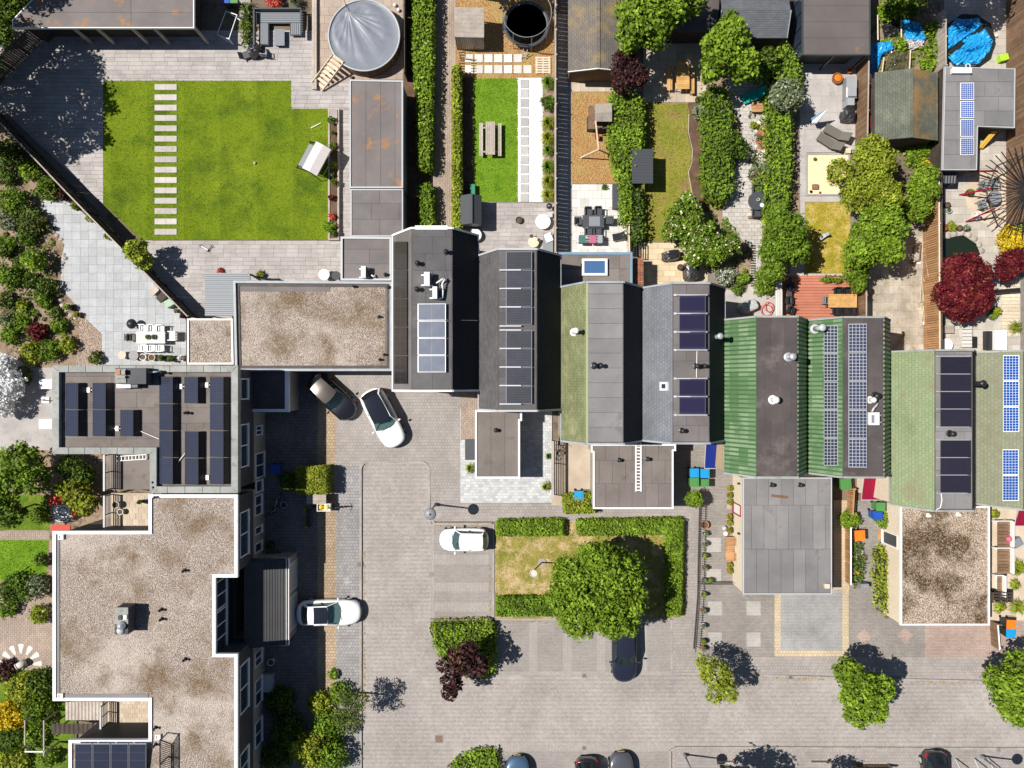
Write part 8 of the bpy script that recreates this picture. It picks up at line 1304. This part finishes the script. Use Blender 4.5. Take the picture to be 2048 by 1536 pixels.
car('blue-grey car with pale windscreen across the road from the black estate', 1036, 1574, 92, 4.2, 1.75, 1.48, m_csky, (.22, .06), (-.46, -.37)); car('dark car with red tail lights backed in beside the grey car', 1175, 1575, -90, 4.2, 1.74, 1.48, m_cblack, (.22, .06), (-.46, -.37)); car('dark grey car facing the road beside a backed-in dark car', 1243, 1568, 90, 4.3, 1.78, 1.48, m_csil, (.22, .06), (-.46, -.37)); car('black car under the pale-framed carport with one red tail light', 1872, 1562, -90, 4.2, 1.75, 1.48, m_cblack)
# ---------------------------------------------------------------- street lamps and signs
def lamp(label, bx, by, hx, hy, h):
    b = P(bx, by); q = P(hx, hy, h); t = thing('street_lamp', label, 'street lamp', (b.x, b.y, .0)); top = Vector((b.x, b.y, h)); part('pole', MB().tube((b.x, b.y, 0), (b.x, b.y, h-.15), .07, .05, 10), m_greym, t, True); part('foot', MB().lathe((b.x, b.y, 0), [(.12, 0), (.12, .5), (.08, .6)], 10), m_greym, t); part('lamp_head', MB().lathe((q.x, q.y, h-.2), [(.08, 0), (.18, .05), (.36, .14), (.40, .2), (.34, .27), (.12, .32), (0, .33)], 20), m_greym, t, True); part('lamp_glass', MB().lathe((q.x, q.y, h-.36), [(.1, 0), (.2, .06), (.17, .17)], 16), m_lamp, t, True); part('finial', MB().lathe((q.x, q.y, h+.12), [(.07, 0), (.05, .06), (0, .08)], 10), m_black, t); part('sign_arm', MB().tube((b.x-.3, b.y-.0, h-.35), (b.x+.3, b.y, h-.35), .02), m_black, t)
    if (q-top).length > .3: part('arm', MB().tube((b.x, b.y, h-.2), (q.x, q.y, h-.15), .04), m_greym, t)
    return t
lamp('dark street lamp at the rounded pavement corner', 871, 1008, 860.5, 1028, 4.1); lamp('street lamp by the short low brick wall', 1368, 1507, 1396, 1566, 4.1); lamp('street lamp by the pale-framed carport', 1960, 1510, 2032, 1566, 4.1)
b = P(1084, 1124); q = P(1067, 1147, 3.6); t = thing('basket_hoop', 'leaning dark pole with white-rimmed ring on the dry green', 'hoop', (b.x, b.y, .085)); part('base', MB().lathe((b.x, b.y, .085), [(.3, 0), (.3, .06), (.1, .08)], 18), m_stone, t); part('pole', MB().tube((b.x, b.y, .1), (q.x, q.y+.15, 3.5), .05), m_black, t); part('ring', MB().torus((q.x, q.y, 3.6), .24, .035, 20, 6), m_lgrey, t); part('net', MB().lathe((q.x, q.y, 3.25), [(.14, 0), (.23, .33)], 16), m_woodpl, t)
# ---------------------------------------------------------------- hedges and trees of the street
hedge('clipped green hedge along the path by the dry green', [(996, 1042), (1126, 1040), (1127, 1070), (995, 1071)], .8, L_brt, .13, 170, spike=.12, z0=.085); hedge('L-shaped clipped hedge round the corner of the dry green', [(1155, 1042), (1366, 1038), (1363, 1232), (1334, 1232), (1335, 1068), (1158, 1070)], .8, L_brt, .13, 170, spike=.12, z0=.085); hedge('clipped hedge between dry green and the bays of the black estate', [(994, 1197), (1150, 1197), (1150, 1232), (994, 1232)], .8, L_mid, .13, 170, spike=.12, z0=.085)
tree('large round dense tree on the dry green', [(1194, 1176, 96), (1150, 1160, 52), (1245, 1150, 52), (1160, 1230, 52), (1235, 1235, 50), (1195, 1120, 46), (1265, 1195, 34), (1128, 1195, 38)], 4.2, 2.5, L_brt, .18, 95, cr=.18); hedge('planted corner of mixed low shrubs by the parking bays', [(866, 1250), (985, 1246), (988, 1340), (965, 1352), (910, 1345), (872, 1295)], .8, L_brt, .15, 130, rough=.25, spike=.3, z0=.09, name='shrub_bed', cat='shrubs'); tree('dark purple tree leaning from the planted corner', [(925, 1320, 36), (905, 1360, 26), (900, 1385, 18), (955, 1330, 26), (885, 1330, 14), (945, 1300, 18)], 3.0, 1.3, L_pur, .22, 80, base=(930, 1290), thin=.6); bush('lime shrub at the tip of the planted corner', 968, 1345, 14, .7, L_brt, z0=.09)
hedge('low green bed beside the blue-grey car', [(898, 1545), (915, 1520), (960, 1503), (990, 1504), (998, 1545)], .6, L_brt, .15, 130, rough=.2, z0=.09, name='shrub_bed', cat='shrubs'); hedge('square clipped hedge block beside the cargo bike', [(592, 937), (652, 935), (653, 986), (593, 987)], 1.6, L_yel, .12, 200, z0=.1, rough=.08); hedge('yellow-green square hedge by the extension corner', [(1128, 992), (1185, 988), (1186, 1025), (1130, 1026)], 1.1, L_yel, .12, 190, z0=.1); tree('ball-shaped bright tree by the wheelie bins', [(1388, 998, 19)], 1.6, .65, L_brt, .11, 200, cr=.3, r=.05)  # hedge block by the cargo bike is cut to its sunlit part
tree('young thin tree with wispy crown at the kerb', [(698, 1418, 32), (682, 1438, 20), (718, 1402, 24), (712, 1435, 20), (690, 1395, 18)], 3.1, .8, L_var, .11, 60, base=(716, 1384), r=.08, thin=.42); tree('lime-leaved street tree by the picket fence', [(1432, 1350, 36), (1452, 1378, 26), (1412, 1325, 22), (1428, 1392, 18)], 3.3, 1.3, L_yel, .14, 70, base=(1405, 1325), thin=.75); tree('full green street tree below the yellow-edged drive', [(1722, 1385, 48), (1698, 1342, 30), (1745, 1418, 32), (1762, 1372, 28), (1680, 1342, 16), (1712, 1430, 24)], 4.0, 1.8, L_brt, .2, 85, base=(1668, 1330)); tree('full green street tree by the leaning slatted fence', [(2030, 1385, 52), (2000, 1360, 30), (2040, 1330, 32), (2030, 1425, 28)], 4.0, 1.8, L_brt, .2, 85, base=(1965, 1330))
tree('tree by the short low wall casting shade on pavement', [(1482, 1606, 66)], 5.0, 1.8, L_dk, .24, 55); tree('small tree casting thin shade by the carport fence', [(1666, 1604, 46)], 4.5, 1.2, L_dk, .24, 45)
for x, y, r_, h_, m_, l in ((577, 962, 22, .8, L_dk, 'added dark low shrub standing in for the shaded side of the hedge block'), (640, 1405, 28, 1.0, L_yel, 'lime shrub in the front yard near the thin tree'), (683, 1385, 26, .9, L_mid, 'leafy green shrub by the kerb near the thin tree'), (667, 1349, 12, .5, L_brt, 'small round clipped plant on the pavement'), (655, 1450, 36, 1.3, L_mid, 'tangled shrub between lime shrub and conifers'), (620, 1500, 42, 2.0, L_yel, 'big lime-green conifer bush in the front yard'), (665, 1510, 38, 1.8, L_mid, 'green conifer bush leaning on the pavement'), (560, 1400, 34, 1.0, L_dk, 'dark shrub in shade below the windows'), (575, 1460, 40, 1.4, L_dk, 'dark overgrown shrub beside the facade'), (550, 1515, 34, 1.2, L_dk, 'shaded shrub beside the lime-green conifer'), (700, 1455, 18, .8, L_grey, 'wispy pale shrub by the kerb'), (1745, 1035, 0, 0, None, '')):  # first shrub is added: its dark leaves stand in for the hedge block's shade
    if m_: bush(l, x, y, r_, h_, m_, .16, 100, z0=.1)
bush('round light green shrub between the fence and blue bin', 1700, 1040, 22, 1.1, L_brt, .12, 140, z0=.1); bush('leafy shrub around the blue bin', 1768, 1038, 20, .9, L_brt, .12, 120, z0=.1); hedge('row of lime shrubs along the white-edged garage wall', [(1757, 1095), (1772, 1100), (1788, 1110), (1796, 1140), (1797, 1225), (1788, 1235), (1760, 1215), (1755, 1150)], .8, L_yel, .15, 100, rough=.3, z0=.1, name='shrub_row'); hedge('flower border with red and yellow blooms by the slatted fence', [(1707, 1085), (1722, 1085), (1728, 1110), (1726, 1170), (1708, 1172)], .5, L_var, .13, 100, rough=.2, z0=.1, name='flower_border', cat='flowers'); [bush(l, x, y, 6, .4, m_, .1, z0=.1) for x, y, m_, l in ((1710, 1072, L_pnk, 'red flower tuft at the slatted fence'), (1712, 1110, L_wht, 'white flower tuft in the border'), (1713, 1145, L_gold, 'yellow flower tuft in the border'))]
for x, y, l in ((940, 936, 'lime fern against the white-edged extension'), (1092, 973, 'spiky plant at the black trellis'), (1097, 912, 'small round shrub at the black trellis')): grassclump(l, x, y, 13 if y != 912 else 7, .5, L_yel if y != 912 else L_mid, 90, z0=.1)
# ---------------------------------------------------------------- bins, fences, small things on the street side
def wbin(label, px, py, lid, body=None, rot=0.0, w=.58, h=1.05, z0=.11):
    p = P(px, py, z0+h); t = thing('wheelie_bin', label, 'bin', (p.x, p.y, z0), None, math.radians(rot)); mb = MB(); a, b = w*.40, w*.5; mb.v = [(sx*a, sy*a, .05) for sx, sy in ((-1,-1), (1,-1), (1,1), (-1,1))] + [(sx*b, sy*b, h-.06) for sx, sy in ((-1,-1), (1,-1), (1,1), (-1,1))]; mb.f = [[3,2,1,0], [4,5,6,7], [0,1,5,4], [1,2,6,5], [2,3,7,6], [3,0,4,7]]; part('body', mb, body or m_binb, t, local=True)
    part('lid', MB().box(-b-.03, -b-.03, h-.055, b+.03, b+.02, h-.0).box(-b*.7, -b*.7, h, b*.7, b*.6, h+.03), lid, t, local=True); part('handle', MB().tube((-b, b+.07, h-.1), (b, b+.07, h-.1), .02), m_black, t, local=True); [part('wheel', MB().tube((sx*a-.03, a+.04, .1), (sx*a+.03, a+.04, .1), .1, .1, 12), m_rubber, t, local=True) for sx in (-1, 1)]
wbin('bright blue lidded bin nearest the dark extension wall', 1389, 946, m_blue); wbin('bright blue lidded bin nearest the navy awning', 1410, 947, m_blue); wbin('green lidded bin by the ball tree', 1389, 965, m_green, m_green); wbin('small green lidded bin nearest the navy awning', 1410, 966, m_green, m_green, w=.5); wbin('green lidded bin under the house by the maroon awning', 1692, 968, m_green, m_green, 4, .7); wbin('green lidded bin behind the round light green shrub', 1762, 1014, m_green, m_green); wbin('dark blue lidded bin in the leafy shrub', 1756, 1031, m_dblue, m_dblue); wbin('orange lidded bin by the flower border', 1720, 1071, m_orange, rot=3, w=.66); wbin('orange lidded bin beside the trellis palms', 2023, 1249, m_orange, rot=-3); wbin('bright blue lidded bin beside the orange bin at the palms', 2022, 1267, m_blue); wbin('dark bin with blue lid in the shaded front yard', 549, 938, m_dblue, m_dblue); wbin('bright blue lidded bin behind the yellow-green square hedge', 1158, 991, m_blue)
solo('bin_lid', MB().pbox(1140, 988, 1148, 997, .11, .9), m_green, 'green bin beside the blue bin behind the square hedge', 'bin')
def awning(label, x0, y0, x1, y1, h0, h1, mat):
    A, B, C, D = P(x0, y0, h0), P(x1, y0, h0), P(x1, y1, h1), P(x0, y1, h1); A.x = D.x = (A.x+D.x)/2; B.x = C.x = (B.x+C.x)/2; t = thing('awning', label, 'awning', tuple(D)); part('cloth', MB().poly([A, B, C, D]).poly([D, C, C-Vector((0, 0, .2)), D-Vector((0, 0, .2))]), mat, t); part('front_bar', MB().tube(D, C, .03), m_lgrey, t); part('cassette', MB().obox(A + Vector((0, .1, .02)), B + Vector((0, .1, .02)), .14, .12), m_white, t); [part('arm', MB().tube(Vector((q.x, A.y, h0-.2)), q, .02), m_lgrey, t) for q in (D, C)]
awning('navy blue awning folded out between extension and green house', 1411, 886, 1435, 937, 3.0, 2.5, m_navy); awning('maroon awning below the green ribbed house', 1726, 950, 1770, 1000, 3.0, 2.5, m_maroon); awning('maroon awning on the grey-green slope house', 2034, 1018, 2090, 1052, 3.0, 2.5, m_maroon)
t = thing('picket_fence', 'black iron picket fence with hanging pots along the footpath', 'fence', tuple(P(1400, 1160))); pts = [(1404, 1012), (1402, 1100), (1400, 1200), (1392, 1306)]; me = mk(MB().box(-.015, -.02, .1, .015, .02, .95).box(-.03, -.03, .951, .03, .03, 1.0), (0,0,0), False, m_black, 'picket')
for a, b in zip(pts[:-1], pts[1:]):
    A, B = P(*a, 1.0), P(*b, 1.0); n = int((B-A).length/.16); [inst('picket', me, (A.lerp(B, i/n).x, A.lerp(B, i/n).y, 0), t) for i in range(n)]; [part('rail', MB().obox(Vector((A.x, A.y, z)), Vector((B.x, B.y, z)), .03, .04), m_black, t) for z in (.25, .85)]
t2 = thing('picket_fence', 'short black iron picket fence beside the cream garage wall', 'fence', tuple(P(1435, 1168))); A, B = P(1403, 1169, 1.0), P(1466, 1169, 1.0); [inst('picket', me, (A.lerp(B, i/14).x, A.y, 0), t2, 1.571) for i in range(15)]; [part('rail', MB().obox((A.x, A.y, z), (B.x, A.y, z), .03, .04), m_black, t2) for z in (.25, .85)]
for i, (y, m_, l) in enumerate(((1050, m_terra, 'big terracotta pot at the picket fence by the pale square'), (1067, m_offw, 'white pot below the big terracotta pot'), (1087, m_offw, 'white pot with grey plant at the picket fence'), (1112, m_potg, 'grey pot with silver plant at the picket fence'), (1136, m_terra, 'small pot with yellow plant above the short picket fence'), (1162, m_potg, 'dark pot in the corner of the picket fences'), (1189, m_offw, 'pale pot just below the fence corner'), (1222, m_terra, 'pot with lime plant at the picket fence beside pale squares'), (1252, m_offw, 'pale pot with wispy plant at the picket fence beside pale squares'), (1283, m_potg, 'grey pot with green plant at the picket fence beside pale squares'), (1297, m_terra, 'terracotta pot at the picket fence end'))): pot(l, 1410 - (3 if i > 5 else 0), y, 8 if i == 0 else 5.5, .4, m_, None if i == 0 else (L_grey if i % 3 else L_yel), z0=.11, ph=.35)
pot('dark pot with fern beside the fence corner', 1419, 1161, 6, .35, m_potg, L_brt, z0=.11)
for y, l in ((976, 'dark tuft pot at the head of the cream wall'), (990, 'pale tuft pot second along the cream wall'), (1004, 'bright tuft pot above the red door'), (1033, 'lime pot just below the red door'), (1045, 'trailing pot along the cream wall'), (1060, 'yellowish pot above the wooden chairs'), (1130, 'grey pot below the wooden chairs'), (1142, 'round lime pot near the end of the cream wall')): pot(l, 1459, y, 6, .3, m_terra, L_yel, z0=.11, ph=.3)
for y, l in ((1082, 'reddish wooden chair above its side table at the cream wall'), (1112, 'reddish wooden chair below its side table at the cream wall')): chair(l, 1460, y, 180, m_woodor, w=.6, z0=.11)
table('small wooden side table between the two reddish chairs', 1452, 1092, 1468, 1104, .5, m_woodor, 4, 'x', z0=.11); [solo('garden_sculpture', MB().lathe((P(x, y).x, P(x, y).y, .11), [(.14, 0), (.2, .15), (.12, .3), (0, .35)], 12), m_, l, 'sculpture', None, True) for x, y, m_, l in ((1447, 1055, m_lgrey, 'grey stone bird on the drive beside the cream wall'), (1450, 1066, m_offw, 'white stone bird on the drive beside the cream wall'))]; solo('door_mat', MB().pbox(1454, 1004, 1463, 1018, .112, .13), m_woodg, 'grey door mat before the red door', 'mat'); solo('door_mat', MB().pbox(1755, 1060, 1767, 1079, .112, .13), m_woodor, 'orange door mat before the white door', 'mat')
fence('brown slatted fence with white rail beside the flower border', [(1702, 1055), (1702, 1170)], 1.1, m_woodor, .15, cap=m_white, gap=.03); fence('short brown slatted fence by the green bin', [(1709, 978), (1706, 1030)], 1.2, m_woodor, .15, gap=.03); pot('white watering pot in the flower border', 1722, 1104, 5, .35, m_offw, None, z0=.11); solo('letter_box', MB().pbox(1722, 1168, 1738, 1177, .11, 1.0).tube(P(1730, 1172, .2), P(1730, 1172, 1.0), .05), m_greym, 'grey letter box at the end of the flower border', 'letter box')
t = thing('panel_fence', 'brown panel fence with white frame by the mossy gravel garage', 'fence', tuple(P(2012, 1090)))
for y0, y1 in ((1043, 1095), (1097, 1148), (1152, 1195)): x1 = 2026 if y1 < 1150 else 2010; [part('board', MB().pbox(1996, y0 + (y1-y0)*i/8 + .6, x1, y0 + (y1-y0)*(i+1)/8 - .3, .9, .98, 1.0), m_woodbr, t) for i in range(8)]; part('white_frame', MB().pbox(x1, y0, x1+3, y1, .2, 1.3).pbox(1993, y0-1.5, x1, y0, .8, 1.1), m_white, t); part('post', MB().pbox(1994, y0, 1997, y0+3, 0, .9, 1.0), m_white, t)
for x, y, r_, l in ((2035, 1135, 20, 'palm-like plant at the panel fence'), (2035, 1215, 20, 'palm-like plant by the orange palm bin'), (2000, 1215, 14, 'climber on the dark trellis by the mossy garage'), (2030, 1170, 12, 'small fern at the panel fence foot'), (1990, 1028, 10, 'golden plant at the mossy garage corner')): grassclump(l, x, y, r_, .8, L_yel, 110, z0=.1, w=.06)
ball('pink ball behind the panel fence', 2018, 1078, .2, m_pink, z0=.98); solo('grey_box', MB().box(P(2036, 1086, .6).x-.3, P(2036, 1086, .6).y-.3, .1, P(2036, 1086, .6).x+.3, P(2036, 1086, .6).y+.3, .6, .5), m_greym, 'grey box beside the panel fence', 'box'); t = thing('trellis', 'dark wooden trellis frame by the mossy garage', 'trellis', tuple(P(2008, 1195))); [part('bar', MB().pbox(1986, 1185+i*6, 2026, 1186.5+i*6, 1.4, 1.45), m_wooddk, t) for i in range(4)]; [part('upright', MB().pbox(x, 1185, x+2, 1206, .1, 1.39, 1.4), m_wooddk, t) for x in (1986, 2000, 2014, 2024)]; fence('slatted brown fence leaning by the right street tree', [(1996, 1250), (2000, 1300)], 1.1, m_woodbr, .14, cap=m_white)
# trellis arch by the first extension, mat, bikes, benches
t = thing('trellis', 'black slatted trellis casting striped shade beside the wide extension', 'trellis', tuple(P(1106, 940))); [part('post', MB().box(P(x, y, 1.7).x-.03, P(x, y, 1.7).y-.03, .1, P(x, y, 1.7).x+.03, P(x, y, 1.7).y+.03, 1.7), m_black, t) for x in (1106,) for y in (884, 930, 995)]; [part('slat', MB().box(P(1106, 0, 1.7).x-.015, yat(995, 1.7), .35+i*.2, P(1106, 0, 1.7).x+.015, yat(884, 1.7), .43+i*.2), m_black, t) for i in range(6)]; part('top_beam', MB().pbox(1103, 882, 1108, 998, 1.7, 1.78), m_woodg, t); bike('black bicycle leaning on the slatted trellis', 1116, 898, 80, m_black, z0=.1)
solo('ribbed_mat', MB().pbox(930, 879, 950, 920, .11, .5), m_dgreym, 'ribbed anthracite box against the white-edged extension', 'box'); bike('bicycle parked in deep shade by the facade', 553, 1007, 70, m_lgrey, z0=.1); bike('second bicycle leaning in shade by the blue basin', 548, 1022, 30, m_lgrey, z0=.1); pot('pale blue basin in the shaded front yard', 567, 1010, 7, .4, plain('pale_blue', (.3, .4, .7), .5), None, z0=.1); bench('long dark bench below the shaded windows', 612, 1020, 621, 1054, .45, m_wooddk, 3, z0=.1); [pot(l, 611, y, 4, .4, m_potg, L_yel, z0=.1) for y, l in ((1018, 'yellow plant pot at the bench head'), (1053, 'yellow plant pot at the bench foot'))]
table('slatted grey bike store lid beside the hedge block', 613, 989, 652, 1008, 1.0, m_woodg, 9, 'x', m_woodg, 'bike_store', .1); t = bike('black cargo bike with white box carrying two yellow bundles', 672, 1014, 0, m_black, z0=.1); part('cargo_box', rim(MB(), [(-1.3, -.27), (-.35, -.27), (-.35, .27), (-1.3, .27)], .04, .35, .75).box(-1.26, -.23, .35, -.39, .23, .4), m_white, t, local=True); [part('bundle', MB().lathe((x, 0, .42), [(.18, 0), (.2, .12), (.1, .25), (0, .27)], 10), m_, t, True, True) for x, m_ in ((-1.05, plain('yellow_cloth', (.75, .45, .03), .8)), (-.66, plain('cream_cloth', (.8, .65, .25), .8)))]; part('front_wheel', MB().torus((-1.5, 0, .25), .2, .03, 16, 5, (0, 1, 0)), m_rubber, t, local=True)
pot('white leaning parasol base in the shaded front yard', 541, 1325, 7, .5, m_offw, None, z0=.1); solo('cold_frame', MB().pbox(525, 1350, 545, 1385, .1, .6), m_lgrey, 'grey cold frame against the facade', 'cold frame'); pot('round black planter beside the garage porch', 541, 1090, 8, .5, m_black, L_dk, z0=.1); [pot('small dark pot in the row at the porch side', 535+i*8, 1107, 4, .3, m_potg, L_dk, group='pots at the porch side', z0=.1) for i in range(4)]
# bottom edge: carport and planting
t = thing('carport', 'pale-framed dark carport across the road', 'carport', tuple(P(1850, 1590))); part('roof', MB().pbox(1735, 1580, 1900, 1680, 2.3, 2.4), m_wooddk, t); [part('rafter', MB().obox(P(x, 1520, .4), P(x+20, 1560, 2.2), .08, .08), m_offw, t) for x in (1912, 1950, 1978)]; fence('brown fence beside the pale-framed carport', [(1720, 1545), (1790, 1545)], 1.2, m_woodbr, .14); solo('low_wall', MB().pbox(1435, 1525, 1470, 1529, .1, .4), m_stone, 'short low brick wall by a street lamp', 'wall'); solo('low_wall', MB().pbox(1625, 1525, 1665, 1529, .1, .4), m_stone, 'low brick wall by the carport fence', 'wall')
print('leaves', LC[0])
